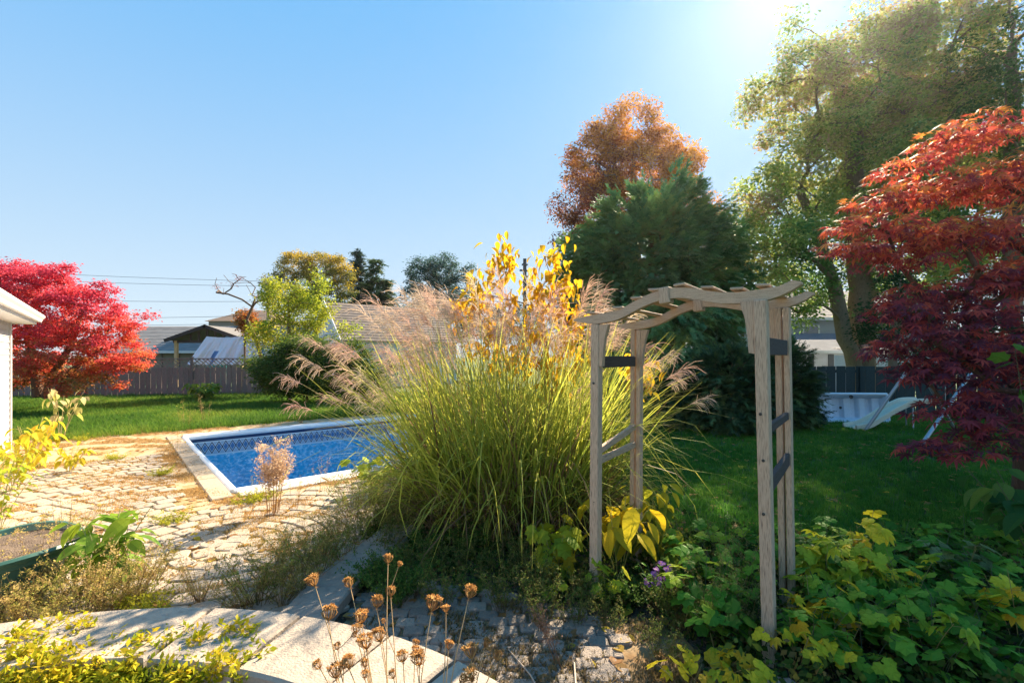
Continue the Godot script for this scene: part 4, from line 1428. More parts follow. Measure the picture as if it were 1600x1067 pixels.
func japanese_maple() -> void:
	var foot := Vector3(6.4, 0, -5.9)
	var t := thing("japanese_maple", "red and purple Japanese maple with spreading tiers at the right edge", "tree", foot)
	# tiers of foliage: [centre, radii]
	var tiers := [[Vector3(4.692, 3.982, -5.6), Vector3(0.42, 0.10, 0.4)], [Vector3(5.422, 4.421, -5.9), Vector3(0.5, 0.14, 0.5)], [Vector3(6.0, 4.628, -6.0), Vector3(0.5, 0.2, 0.5)], [Vector3(4.385, 3.571, -5.5), Vector3(0.5, 0.12, 0.45)], [Vector3(4.995, 3.755, -5.6), Vector3(0.6, 0.14, 0.5)], [Vector3(5.574, 3.794, -5.5), Vector3(0.6, 0.2, 0.6)], [Vector3(3.939, 3.218, -5.3), Vector3(0.42, 0.10, 0.4)], [Vector3(4.441, 3.147, -5.3), Vector3(0.55, 0.13, 0.5)], [Vector3(3.724, 2.945, -5.2), Vector3(0.38, 0.09, 0.35)], [Vector3(4.297, 2.86, -5.3), Vector3(0.5, 0.12, 0.45)], [Vector3(4.919, 3.05, -5.2), Vector3(0.6, 0.18, 0.5)], [Vector3(5.27, 3.135, -5.0), Vector3(0.5, 0.2, 0.5)], [Vector3(5.903, 3.823, -5.2), Vector3(0.6, 0.3, 0.6)], [Vector3(5.676, 2.662, -5.0), Vector3(0.6, 0.25, 0.6)], [Vector3(5.135, 2.595, -5.0), Vector3(0.5, 0.16, 0.5)], [Vector3(4.568, 2.418, -5.2), Vector3(0.5, 0.13, 0.45)], [Vector3(4.204, 2.232, -5.1), Vector3(0.4, 0.10, 0.4)], [Vector3(4.865, 2.189, -5.0), Vector3(0.6, 0.15, 0.5)], [Vector3(4.392, 1.986, -5.0), Vector3(0.5, 0.12, 0.45)], [Vector3(4.216, 1.82, -5.2), Vector3(0.35, 0.10, 0.4)], [Vector3(5.059, 1.847, -4.8), Vector3(0.55, 0.18, 0.5)], [Vector3(4.635, 1.717, -4.9), Vector3(0.5, 0.13, 0.45)], [Vector3(4.324, 1.581, -5.0), Vector3(0.38, 0.10, 0.4)], [Vector3(4.827, 1.401, -4.7), Vector3(0.5, 0.14, 0.5)], [Vector3(4.446, 1.21, -4.7), Vector3(0.4, 0.12, 0.4)], [Vector3(4.865, 1.111, -4.5), Vector3(0.5, 0.14, 0.45)], [Vector3(4.439, 0.929, -4.5), Vector3(0.4, 0.1, 0.4)], [Vector3(4.103, 0.849, -4.6), Vector3(0.28, 0.08, 0.3)], [Vector3(5.462, 1.718, -4.7), Vector3(0.5, 0.3, 0.5)], [Vector3(6.162, 1.709, -6.0), Vector3(0.7, 0.3, 0.6)]]
	var tips := PackedVector3Array()
	for q in tiers:
		tips.append(q[0] - foot)
		for k in 2:
			tips.append(q[0] - foot + Vector3(rf(-0.7, 0.7) * q[1].x, rf(-0.3, 0.3) * q[1].y, rf(-0.7, 0.7) * q[1].z))
	obj("trunk", grow([[Vector3.ZERO, Vector3(-0.1, 0.8, 0.1), Vector3(-0.4, 1.4, 0.3)], [Vector3(0.15, 0, -0.1), Vector3(0.2, 0.9, -0.2), Vector3(-0.1, 1.9, -0.3)]], 0.10, tips, 0.006, C(0.55, 0.42, 0.4)), mats["bark"], t)
	var pal := [C(0.14, 0.045, 0.085), C(0.22, 0.05, 0.09), C(0.42, 0.065, 0.085), C(0.64, 0.10, 0.08), C(0.78, 0.17, 0.085), C(0.84, 0.34, 0.07)]
	var shapes := [palm_leaf(0.105, 7, 0.5, Color.WHITE).mesh(), palm_leaf(0.115, 5, 0.9, Color.WHITE).mesh(), palm_leaf(0.095, 7, 0.2, Color.WHITE).mesh()]
	var spots := []
	for q in tiers:
		var n := int(500.0 * q[1].x * q[1].z * (1.0 + q[1].y * 2.2))
		for i in n:
			var d := rdir() * pow(rng.randf(), 0.4)
			var p: Vector3 = q[0] + d * (q[1] as Vector3) * Vector3(1.05, 1.15, 1.05)
			p.y -= 0.16 * Vector2(d.x, d.z).length_squared() * q[1].x
			var out := Vector3(d.x, -0.15, d.z) + rdir() * 0.6 + Vector3(-0.35, -0.1, 0.2)
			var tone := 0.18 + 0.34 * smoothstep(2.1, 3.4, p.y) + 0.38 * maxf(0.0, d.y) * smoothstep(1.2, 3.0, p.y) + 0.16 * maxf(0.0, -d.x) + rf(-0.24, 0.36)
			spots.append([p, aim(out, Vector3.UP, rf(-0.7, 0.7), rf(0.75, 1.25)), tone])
	# the 300 leaves nearest the viewer are parts of their own
	spots.sort_custom(func(a, b): return -a[0].z + maxf(0.0, a[0].x / -a[0].z - 1.06) * 30.0 < -b[0].z + maxf(0.0, b[0].x / -b[0].z - 1.06) * 30.0)
	var made := []
	for k in 18:
		made.append(palm_leaf(0.105, 7 if k % 3 else 5, 0.2 + 0.15 * (k % 4), pick(pal, (k + 0.5) / 18.0)).mesh(mats["thin_leaf"]))
	var xf := [[], [], []]
	var cols := [PackedColorArray(), PackedColorArray(), PackedColorArray()]
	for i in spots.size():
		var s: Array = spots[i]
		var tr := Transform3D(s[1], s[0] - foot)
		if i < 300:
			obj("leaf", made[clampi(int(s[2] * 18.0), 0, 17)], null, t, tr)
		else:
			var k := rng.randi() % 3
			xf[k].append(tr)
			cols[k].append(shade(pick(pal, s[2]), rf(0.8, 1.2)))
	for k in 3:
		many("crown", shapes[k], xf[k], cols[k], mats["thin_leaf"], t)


# ---------------------------------------------------------------- arbor
func arbor() -> void:
	var fl := Vector3(0.60, 0, -3.41)
	var w := Vector3(0.76, 0, 0.65)
	var dep := Vector3(0.45, 0, -0.60)
	var fr := fl + w * 1.13
	var rl := fl + dep
	var rr := fr + dep
	var t := thing("arbor", "weathered grey wooden garden arbor with arched top beside the tall grass", "arbor", (fl + rr) * 0.5)
	var o := t.position
	var m: Material = mats["weathered_wood"]
	var side := w.cross(Vector3.UP).normalized()
	var tops := [1.972, 2.062, 1.966, 2.08]
	var feet := [fl, fr, rl, rr]
	for i in 4:
		var foot: Vector3 = feet[i] - o
		var h: float = tops[i]
		var lean: Vector3 = [Vector3(0.012, 0, 0), Vector3(-0.05, 0, 0.0), Vector3(0.01, 0, 0), Vector3(-0.035, 0, 0)][i]
		if i < 2:
			var g := Geo.new()
			g.box(Transform3D(), Vector3(0.066, h, 0.066), 0.005, C(1, 1, 1))
			obj("post", g, m, t, along(foot, foot + Vector3.UP * h + lean, side))
		else:
			for k in 2:
				var g := Geo.new()
				g.box(Transform3D(), Vector3(0.040, h - 0.006 * k, 0.062), 0.005, C(1, 1, 1) if k else C(0.92, 0.9, 0.88))
				obj("post", g, m, t, along(foot + w * (k - 0.5) * 0.052, foot + w * (k - 0.5) * 0.052 + Vector3.UP * h + lean, side))
	# arched beams: two curved boards over the posts, a key block at the joint
	var low := [[-0.15, 0.045], [-0.05, 0.012], [0.0, 0.0], [0.09, 0.001], [0.157, 0.006], [0.22, 0.024], [0.284, 0.052], [0.34, 0.073], [0.404, 0.089], [0.46, 0.095], [0.517, 0.095], [0.58, 0.084], [0.649, 0.062], [0.71, 0.038], [0.776, 0.016], [0.86, 0.002], [0.93, 0.0], [1.0, 0.0], [1.05, 0.012], [1.10, 0.034], [1.14, 0.060]]
	for q in 2:
		var off := Vector3.ZERO if q == 0 else dep
		var h0: float = tops[q * 2]
		var h1: float = tops[q * 2 + 1]
		var mid := 0.49
		for half in 2:
			var poly := PackedVector2Array()
			var up := PackedVector2Array()
			for e in low:
				if (half == 0 and e[0] > mid + 0.03) or (half == 1 and e[0] < mid - 0.05):
					continue
				var x: float = e[0] * 1.13
				var y: float = lerpf(h0, h1, e[0]) + e[1]
				var thick := 0.066
				if e[0] < -0.1 or e[0] > 1.12:
					thick = 0.012
				elif e[0] < 0.0 or e[0] > 1.04:
					thick = 0.055
				poly.append(Vector2(x, y))
				up.append(Vector2(x, y + thick))
			up.reverse()
			poly.append_array(up)
			var g := Geo.new()
			g.prism(poly, -0.028, 0.028 if half else 0.0255, Transform3D(Basis(w, Vector3.UP, side), Vector3.ZERO), C(1.02, 1.0, 0.98) if half else C(0.95, 0.95, 0.95))
			obj("beam", g, mats["weathered_wood_along"], t, Transform3D(Basis(), fl + off - o))
		var kb := Geo.new()
		kb.box(Transform3D(Basis(), Vector3.ZERO), Vector3(0.07, 0.105, 0.074), 0.005, C(1.05, 1.02, 1.0))
		obj("key_block", kb, m, t, Transform3D(Basis(w, Vector3.UP, side).rotated(side, 0.08), fl + off - o + w * 1.13 * 0.465 + Vector3.UP * (lerpf(h0, h1, 0.465) + 0.122)))
		# curved knee braces
		for e in 2:
			var bp := PackedVector2Array([Vector2(0, 0), Vector2(0, -0.30), Vector2(0.030, -0.295), Vector2(0.036, -0.2), Vector2(0.05, -0.1), Vector2(0.078, -0.005), Vector2(0.078, 0)])
			var g := Geo.new()
			var dirx := w if e == 0 else -w
			g.prism(bp, -0.019, 0.019, Transform3D(Basis(dirx, Vector3.UP, dirx.cross(Vector3.UP)), Vector3.ZERO), C(0.97, 0.95, 0.93))
			var at := (fl if e == 0 else fr) + off - o + dirx * 0.035 + Vector3.UP * ((h0 if e == 0 else h1) - 0.004)
			if e == 1:
				at += Vector3(-0.045, 0, 0)
			obj("brace", g, m, t, Transform3D(Basis(), at))
	# slats lying across the two beams
	var k := 0
	for s in [-0.02, 0.17, 0.29, 0.40, 0.55, 0.70, 0.85, 0.97]:
		var y := lerpf(1.970, 2.068, s) + 0.068
		for e in low.size() - 1:
			if s >= low[e][0] and s <= low[e + 1][0]:
				y += lerpf(low[e][1], low[e + 1][1], (s - low[e][0]) / (low[e + 1][0] - low[e][0]))
		var a: Vector3 = fl + w * 1.13 * s - dep * 0.05 - o + Vector3.UP * (y + 0.010)
		var b: Vector3 = a + dep * 1.10
		var g := Geo.new()
		g.box(Transform3D(), Vector3(0.072, a.distance_to(b), 0.016), 0.004, shade(C(1.05, 1.0, 0.97), rf(0.85, 1.1)))
		var tilt := Basis(side, rf(-0.12, 0.12))
		var xf := along(a, b, Vector3.UP)
		obj("slat", g, m, t, Transform3D(Basis(dep.normalized(), rf(-0.08, 0.08)) * xf.basis, xf.origin + Vector3.UP * 0.004))
		k += 1
	# rungs between front and rear posts
	var rungs := [[1, 1.80, 0.0, 0.10, false], [1, 1.335, 0.0, 0.05, false], [1, 1.02, 0.02, 0.085, false], [0, 1.70, 0.0, 0.085, false], [0, 1.05, 0.10, 0.05, true], [0, 0.98, 0.02, 0.05, true]]
	for r in rungs:
		var base: Vector3 = (fr if r[0] == 1 else fl) - o + w * (0.02 if r[0] == 1 else 0.0)
		var a: Vector3 = base + dep * 0.055 + Vector3.UP * r[1]
		var b: Vector3 = base + dep * 0.95 + Vector3.UP * (r[1] + r[2])
		if r[0] == 1:
			var sh: float = -0.05 * r[1] / 2.05
			a.x += sh
			b.x += sh * 0.8
		var g := Geo.new()
		g.box(Transform3D(), Vector3(r[3], a.distance_to(b), 0.03), 0.004, C(0.9, 0.9, 0.9) if r[4] else C(1, 1, 1))
		var xf := along(a, b, w)
		obj("rung", g, m if r[4] else mats["dark_wood"], t, xf)
	# old screws and knots on the posts
	for q in [[fr, 1.42], [fr, 1.16], [fr, 0.86], [fl, 1.55], [fl, 1.0], [fl, 0.7]]:
		var s := Geo.new()
		s.lathe(PackedVector2Array([Vector2(0.0085, -0.002), Vector2(0.0085, 0.002), Vector2(0.001, 0.003)]), 10, C(0.05, 0.045, 0.04), Transform3D(Basis(side, PI / 2), Vector3.ZERO))
		var n := (side if side.z > 0 else -side)
		var b := Basis(n.cross(Vector3.UP).normalized(), n, n.cross(Vector3.UP).normalized().cross(n))
		var s2 := Geo.new()
		s2.lathe(PackedVector2Array([Vector2(0.0085, -0.002), Vector2(0.0085, 0.0015), Vector2(0.001, 0.0025)]), 10, C(0.05, 0.045, 0.04))
		obj("screw", s2, mats["coloured"], t, Transform3D(b, q[0] - o + Vector3.UP * q[1] + n * 0.0345 + Vector3((-0.05 if q[0] == fr else 0.012) * q[1] / 2.0 + rf(-0.012, 0.012), 0, 0)))


# ---------------------------------------------------------------- curved wall, shaded path
func wall_and_path() -> void:
	var c := Vector3(-1.64, 0, 0.08)
	var ro := 2.53
	var ri := 2.10
	var top := 0.45
	var t := thing("curved_wall", "low curved wall with pale sandstone cap slabs in the foreground", "wall")
	t.set_meta("kind", "structure")
	var a := 2.62
	var n := 0
	var cuts := [2.70, 2.28, 1.86, 1.535, 1.34, 1.135, 0.985, 0.83, 0.66, 0.50, 0.33, 0.15]
	for i in cuts.size() - 1:
		var a0: float = cuts[i] - 0.004
		var a1: float = cuts[i + 1] + 0.004
		var poly := PackedVector2Array()
		for k in 7:
			var q := lerpf(a0, a1, k / 6.0)
			poly.append(Vector2(cos(q) * ro, sin(q) * ro))
		for k in 7:
			var q := lerpf(a1, a0, k / 6.0)
			poly.append(Vector2(cos(q) * ri, sin(q) * ri))
		var g := Geo.new()
		var tint := shade(C(0.40, 0.34, 0.28), rf(0.92, 1.06))
		var lift := rf(-0.004, 0.006)
		g.prism(poly, top - 0.09 + lift, top + lift - 0.012, Transform3D(Basis(Vector3.RIGHT, Vector3(0, 0, -1), Vector3.UP), c), tint)
		var inner := PackedVector2Array()
		for p in poly:
			var l := p.length()
			var ang := p.angle()
			var k := clampf(ang, a1 + 0.005, a0 - 0.005)
			inner.append(Vector2(cos(k), sin(k)) * clampf(l, ri + 0.012, ro - 0.012))
		for k in poly.size():
			var m := (k + 1) % poly.size()
			var p0 := c + Vector3(poly[k].x, top + lift - 0.012, -poly[k].y)
			var p1 := c + Vector3(poly[m].x, top + lift - 0.012, -poly[m].y)
			var q0 := c + Vector3(inner[k].x, top + lift, -inner[k].y)
			var q1 := c + Vector3(inner[m].x, top + lift, -inner[m].y)
			g.face(p0, p1, q1, q0, Vector3.UP, tint)
		var tri := Geometry2D.triangulate_polygon(inner)
		for k in range(0, tri.size(), 3):
			var p := []
			for z in 3:
				p.append(c + Vector3(inner[tri[k + z]].x, top + lift, -inner[tri[k + z]].y))
			g.tri_out(p[0], p[1], p[2], Vector3.UP, tint)
		obj("cap_slab", g, mats["cap_stone"], t)
	# courses of wall blocks under the caps, outside and inside
	for course in 2:
		var k := 0
		var q := 2.7
		while q > 0.15:
			var step := 0.115
			var r := ro - 0.03
			var g := Geo.new()
			var mid := q - step / 2
			var at := c + Vector3(cos(mid), 0, -sin(mid)) * ((ro + ri) / 2) + Vector3.UP * (0.09 + course * 0.18)
			g.box(Transform3D(), Vector3(ro - ri - 0.05, 0.172, step * (ro + ri) / 2 - 0.008), 0.01, shade(C(0.33, 0.28, 0.23), rf(0.85, 1.1)))
			obj("wall_block", g, mats["cap_stone"], t, Transform3D(Basis(Vector3.UP, mid), at))
			q -= step
			k += 1
	# raised bed inside the ring
	var bed := Geo.new()
	var poly := PackedVector2Array()
	for k in 25:
		var q := lerpf(3.1, 0.1, k / 24.0)
		poly.append(Vector2(cos(q) * (ri + 0.02) + c.x, sin(q) * (ri + 0.02) - c.z))
	poly.append(Vector2(0.6, -1.5))
	poly.append(Vector2(-4.0, -1.5))
	bed.flat(poly, 0.30)
	tag(obj("raised_bed_soil", bed, mats["soil"]), "dark soil of the raised bed inside the curved wall", "garden bed", "", "structure")
	# rubble stones in the bed and one near the right arbor post
	var rocks := [[Vector3(-1.55, 0.33, -1.62), 0.16, "flat grey stone lying in the raised bed under the yellow plants"], [Vector3(-1.12, 0.33, -1.60), 0.13, "grey stone in the raised bed beside the inner wall face"], [Vector3(1.34, 0.05, -2.36), 0.12, "rounded grey stone at the foot of the nearest arbor post"]]
	for r in rocks:
		var g := Geo.new()
		var f := FastNoiseLite.new()
		f.frequency = 1.2
		f.seed = int(r[0].x * 100)
		var rows := []
		for i in 9:
			var row := []
			for j in 13:
				var d := Vector3(cos(TAU * j / 12) * sin(PI * i / 8), cos(PI * i / 8), sin(TAU * j / 12) * sin(PI * i / 8))
				var e: float = r[1] * (1.0 + 0.35 * f.get_noise_3dv(d * 1.3))
				row.append(d * e * Vector3(1.2, 0.6, 0.9))
			rows.append(row)
		for i in 8:
			for j in 12:
				g.face(rows[i][j], rows[i][j + 1], rows[i + 1][j + 1], rows[i + 1][j], rows[i][j] + rows[i + 1][j + 1], C(0.36, 0.33, 0.31))
		tag(obj("stone", g, mats["cap_stone"], self, Transform3D(Basis(), r[0])), r[2], "stone")
	# flat edging slabs that lead back along the bed
	var edge := thing("stone_edging", "row of flat grey edging slabs leading back beside the weeds", "edging")
	edge.set_meta("kind", "structure")
	var pts := [Vector3(-1.33, 0, -2.95), Vector3(-1.30, 0, -3.38), Vector3(-1.25, 0, -3.80), Vector3(-1.13, 0, -4.22), Vector3(-1.08, 0, -4.62)]
	for i in pts.size() - 1:
		var p0: Vector3 = pts[i]
		var p1: Vector3 = pts[i + 1]
		var g := Geo.new()
		g.box(Transform3D(), Vector3(0.34, 0.09, p0.distance_to(p1) - 0.012), 0.012, shade(C(0.30, 0.265, 0.235), rf(0.9, 1.08)))
		var d := (p1 - p0).normalized()
		obj("edging_slab", g, mats["cap_stone"], edge, Transform3D(Basis(Vector3.UP.cross(d), Vector3.UP, d), (p0 + p1) / 2 + Vector3.UP * 0.06))
	# cobbles in the shade before the arbor
	var path := Node3D.new()
	join(path, "cobble_path", self)
	tag(path, "worn cobble path in the shade between curved wall and arbor", "path", "", "structure")
	var area := PackedVector2Array([Vector2(-1.1, 2.55), Vector2(-1.08, 3.5), Vector2(-0.7, 3.62), Vector2(0.2, 3.3), Vector2(0.62, 3.1), Vector2(0.72, 2.95), Vector2(0.55, 2.4), Vector2(0.5, 1.9), Vector2(0.2, 1.7), Vector2(-0.2, 2.0)])
	var spots := []
	for i in 20:
		for j in 22:
			var x := -1.1 + i * 0.135 + (0.067 if j % 2 else 0.0) + rf(-0.015, 0.015)
			var d := 1.7 + j * 0.105 + 0.12 * sin(x * 2.0) + rf(-0.012, 0.012)
			if Geometry2D.is_point_in_polygon(Vector2(x, d), area):
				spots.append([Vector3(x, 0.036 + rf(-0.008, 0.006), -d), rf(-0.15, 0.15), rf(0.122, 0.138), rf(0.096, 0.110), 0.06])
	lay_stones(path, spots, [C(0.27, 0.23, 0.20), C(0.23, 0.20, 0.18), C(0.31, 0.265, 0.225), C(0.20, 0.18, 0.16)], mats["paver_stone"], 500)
	var pd := Geo.new()
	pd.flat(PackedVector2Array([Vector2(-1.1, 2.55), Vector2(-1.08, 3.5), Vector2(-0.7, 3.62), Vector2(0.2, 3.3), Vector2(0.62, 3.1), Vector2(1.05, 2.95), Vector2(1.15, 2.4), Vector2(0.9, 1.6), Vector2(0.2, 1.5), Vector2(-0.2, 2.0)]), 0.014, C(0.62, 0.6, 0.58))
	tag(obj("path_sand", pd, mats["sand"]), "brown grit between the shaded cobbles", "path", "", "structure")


# ---------------------------------------------------------------- tall grass
func grass_clump() -> void:
	var at := Vector3(0.02, 0, -4.95)
	var t := thing("pampas_grass", "huge clump of tall ornamental grass with pink plumes beside the pool", "ornamental grass", at)
	var g := Geo.new()
	var pal := [C(0.12, 0.21, 0.03), C(0.25, 0.35, 0.045), C(0.43, 0.48, 0.06), C(0.60, 0.55, 0.13)]
	var dead := [C(0.30, 0.20, 0.11), C(0.22, 0.13, 0.07), C(0.38, 0.28, 0.16)]
	for i in 5600:
		var a := rf(0, TAU)
		var r := sqrt(rng.randf())
		var foot := Vector3(cos(a) * r * 0.85, 0, sin(a) * r * 0.52)
		var out := Vector3(cos(a), 0, sin(a)) * r + Vector3(rf(-0.9, 0.9), 0, rf(-0.9, 0.9))
		if out.x < 0:
			out.x *= 1.2
		var kind := i % 5
		var dry := rng.randf() < (0.42 if kind > 2 else 0.20)
		# tall upright blades, arching ones, and a skirt of short hanging ones; some are snapped
		var long := rf(1.3, 2.25) if kind < 3 else rf(0.5, 1.4)
		var lean := clampf(out.length() * rf(0.14, 0.46), 0.03, 0.7)
		if kind > 2:
			foot *= 1.12
			lean = rf(0.1, 0.8)
		if i > 4600:
			# dead thatch round the foot
			dry = true
			long = rf(0.35, 0.9)
			lean = rf(0.1, 1.3)
			foot *= 1.1
		elif dry:
			long *= rf(0.5, 0.9)
		var snap := rf(0.35, 0.85) if rng.randf() < 0.14 else 9.0
		var kink := rf(0.6, 1.8)
		var dir := out.normalized()
		var bend := rf(0.0, 0.6) if kind < 2 else rf(0.5, 2.0)
		var w := rf(0.004, 0.0105)
		var c0 := pick(pal, rng.randf() * 0.75 + 0.12) if not dry else pick(dead, rng.randf())
		var face := Basis(Vector3.UP, rf(-1.5, 1.5)) * dir.cross(Vector3.UP)
		var prev := foot
		var segs := 7
		var ang := lean * 0.9
		var pa := foot - face * w
		var pb := foot + face * w
		for s in segs:
			var q := float(s + 1) / segs
			ang = lean * 0.8 + bend * pow(q, 2.0) * 1.15 + (kink if q > snap else 0.0) + rf(-0.05, 0.05)
			var nxt := prev + (Vector3.UP * cos(ang) + dir * sin(ang)) * long / segs
			if nxt.y < 0.03:
				nxt.y = 0.03
			var ww := w * (1.0 - pow(q, 3.0)) + 0.0006
			var qa := nxt - face * ww
			var qb := nxt + face * ww
			var col := c0
			if not dry:
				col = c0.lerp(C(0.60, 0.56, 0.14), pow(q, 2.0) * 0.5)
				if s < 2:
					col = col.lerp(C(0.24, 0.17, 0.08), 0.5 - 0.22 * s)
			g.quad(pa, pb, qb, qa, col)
			pa = qa
			pb = qb
			prev = nxt
	obj("blades", g, mats["thin_leaf"], t).set_meta("kind", "stuff")
	# plumes: one-sided tassels of thin threads
	var shapes := []
	for k in 6:
		var p := Geo.new()
		var r := RandomNumberGenerator.new()
		r.seed = 900 + k
		var tint := [C(0.66, 0.45, 0.37), C(0.70, 0.53, 0.42), C(0.58, 0.36, 0.32), C(0.72, 0.60, 0.46), C(0.60, 0.42, 0.36), C(0.66, 0.52, 0.41)][k] as Color
		for i in 46:
			var y := r.randf_range(0.0, 0.26)
			var d := Vector3(r.randf_range(-0.25, 1.0), r.randf_range(0.2, 1.0), r.randf_range(-0.45, 0.45)).normalized()
			var len := r.randf_range(0.10, 0.21)
			var pos := Vector3(0.05 * pow(y / 0.26, 2.0), y, 0)
			var c := shade(tint, r.randf_range(0.75, 1.2))
			var s := Vector3(r.randf_range(-1, 1), r.randf_range(-1, 1), r.randf_range(-1, 1)).cross(d).normalized() * 0.0019
			for q in 3:
				var d2 := (d + Vector3(0.35, -0.55, 0) * (q * 0.55)).normalized()
				var e := pos + d2 * len / 3
				p.quad(pos - s, pos + s, e + s * 0.8, e - s * 0.8, c)
				# silky hairs
				for h in 2:
					var hd := (d2 + Vector3(r.randf_range(-1, 1), r.randf_range(-1, 1), r.randf_range(-1, 1)) * 0.9).normalized() * 0.016
					p.tri(e - s * 0.5, e + s * 0.5, e + hd, c)
				pos = e
		shapes.append(p.mesh(mats["dry_leaf"]))
	var stems := Geo.new()
	for i in 185:
		var a := rf(0, TAU)
		var r := sqrt(rng.randf())
		var foot := Vector3(cos(a) * r * 0.72, 0, sin(a) * r * 0.48)
		var lean := Vector3(cos(a) * r * 0.42 + rf(-0.25, 0.15), 0, sin(a) * r * 0.25)
		if i % 5 < 2:
			lean.x -= rf(0.25, 1.0)
			foot.x = -absf(foot.x)
		if i % 7 == 4:
			lean.x += rf(0.6, 1.5)
		var h := rf(1.6, 2.25)
		if absf(lean.x) > 0.55:
			h *= rf(0.74, 1.0)
		var bow := rf(0.08, 0.30)
		var pts := PackedVector3Array()
		var rad := PackedFloat32Array()
		for s in 7:
			var q := s / 6.0
			pts.append(foot + lean * pow(q, 1.5) + Vector3.UP * h * (q - bow * 0.4 * q * q * lean.length()))
			rad.append(lerpf(0.0035, 0.0018, q))
		stems.tube(pts, rad, 4, pick([C(0.30, 0.30, 0.08), C(0.42, 0.32, 0.14), C(0.36, 0.22, 0.10)], rng.randf()))
		var dir := (pts[6] - pts[5]).normalized()
		var side := Vector3(lean.x, 0, lean.z)
		if side.length() < 0.1:
			side = Vector3(-1, 0, 0)
		side = (side.normalized() + Vector3(rf(-0.5, 0.5) - 0.3, 0, rf(-0.5, 0.5))).normalized()
		var x := (side - dir * side.dot(dir)).normalized()
		obj("plume", shapes[i % 6], null, t, Transform3D(Basis(x, dir, x.cross(dir)).scaled(Vector3.ONE * rf(0.75, 1.2)), pts[6]))
	obj("stems", stems, mats["coloured"], t).set_meta("kind", "stuff")
	# yellow shrub that grows up behind the grass
	var y := thing("yellow_shrub", "bright yellow leafed shrub rising behind the grass plumes", "shrub", Vector3(0.35, 0, -5.35))
	var o := y.position
	var tips := PackedVector3Array()
	for p in [Vector3(-0.035, 2.769, -5.2), Vector3(-0.07, 2.664, -5.2), Vector3(0.492, 2.839, -5.2), Vector3(0.422, 2.628, -5.2), Vector3(0.597, 2.523, -5.2), Vector3(0.246, 2.488, -5.2), Vector3(-0.281, 2.418, -5.2), Vector3(-0.386, 2.277, -5.2), Vector3(0.0, 2.347, -5.2), Vector3(0.632, 2.277, -5.2), Vector3(0.386, 2.277, -5.2), Vector3(-0.211, 2.066, -5.2), Vector3(0.105, 2.066, -5.2), Vector3(0.562, 1.996, -5.2), Vector3(0.281, 1.926, -5.2), Vector3(-0.281, 1.82, -5.2), Vector3(0.351, 1.715, -5.2), Vector3(0.703, 1.715, -5.2), Vector3(0.0, 1.715, -5.2), Vector3(1.3, 1.715, -5.2), Vector3(1.476, 1.504, -5.2), Vector3(0.492, 1.504, -5.2), Vector3(-0.562, 2.277, -5.2)]:
		tips.append(p - o)
		tips.append(p - o + Vector3(rf(-0.15, 0.15), rf(-0.12, 0.1), rf(-0.2, 0.2)))
	obj("stem", grow([[Vector3.ZERO, Vector3(0, 1.0, 0), Vector3(0.05, 1.9, 0)], [Vector3(-0.15, 0, 0.1), Vector3(-0.3, 1.2, 0.1)], [Vector3(0.25, 0, 0), Vector3(0.5, 1.2, 0.05)]], 0.022, tips, 0.004, C(0.8, 0.6, 0.4)), mats["bark"], y)
	var made := []
	for k in 10:
		made.append(leaf_shape(0.095, 0.05, 5, 0.35, 0.35, pick([C(0.50, 0.42, 0.03), C(0.70, 0.50, 0.03), C(0.78, 0.44, 0.02), C(0.66, 0.30, 0.02)], k / 9.0)).mesh(mats["thin_leaf"]))
	var rest := []
	var cols := PackedColorArray()
	for i in 1100:
		var p := tips[rng.randi() % tips.size()] + rdir() * rf(0.02, 0.24)
		var d := rdir()
		d.y = -absf(d.y) * 0.9 - 0.25
		var xf := Transform3D(aim(d, Vector3.UP, rf(-0.6, 0.6), rf(0.7, 1.35)), p)
		if i < 290:
			obj("leaf", made[rng.randi() % 10], null, y, xf)
		else:
			rest.append(xf)
			cols.append(shade(pick([C(0.9, 0.8, 1), C(1, 1, 1)], rng.randf()), rf(0.85, 1.1)))
	many("leaves", made[4], rest, cols, mats["thin_leaf"], y)


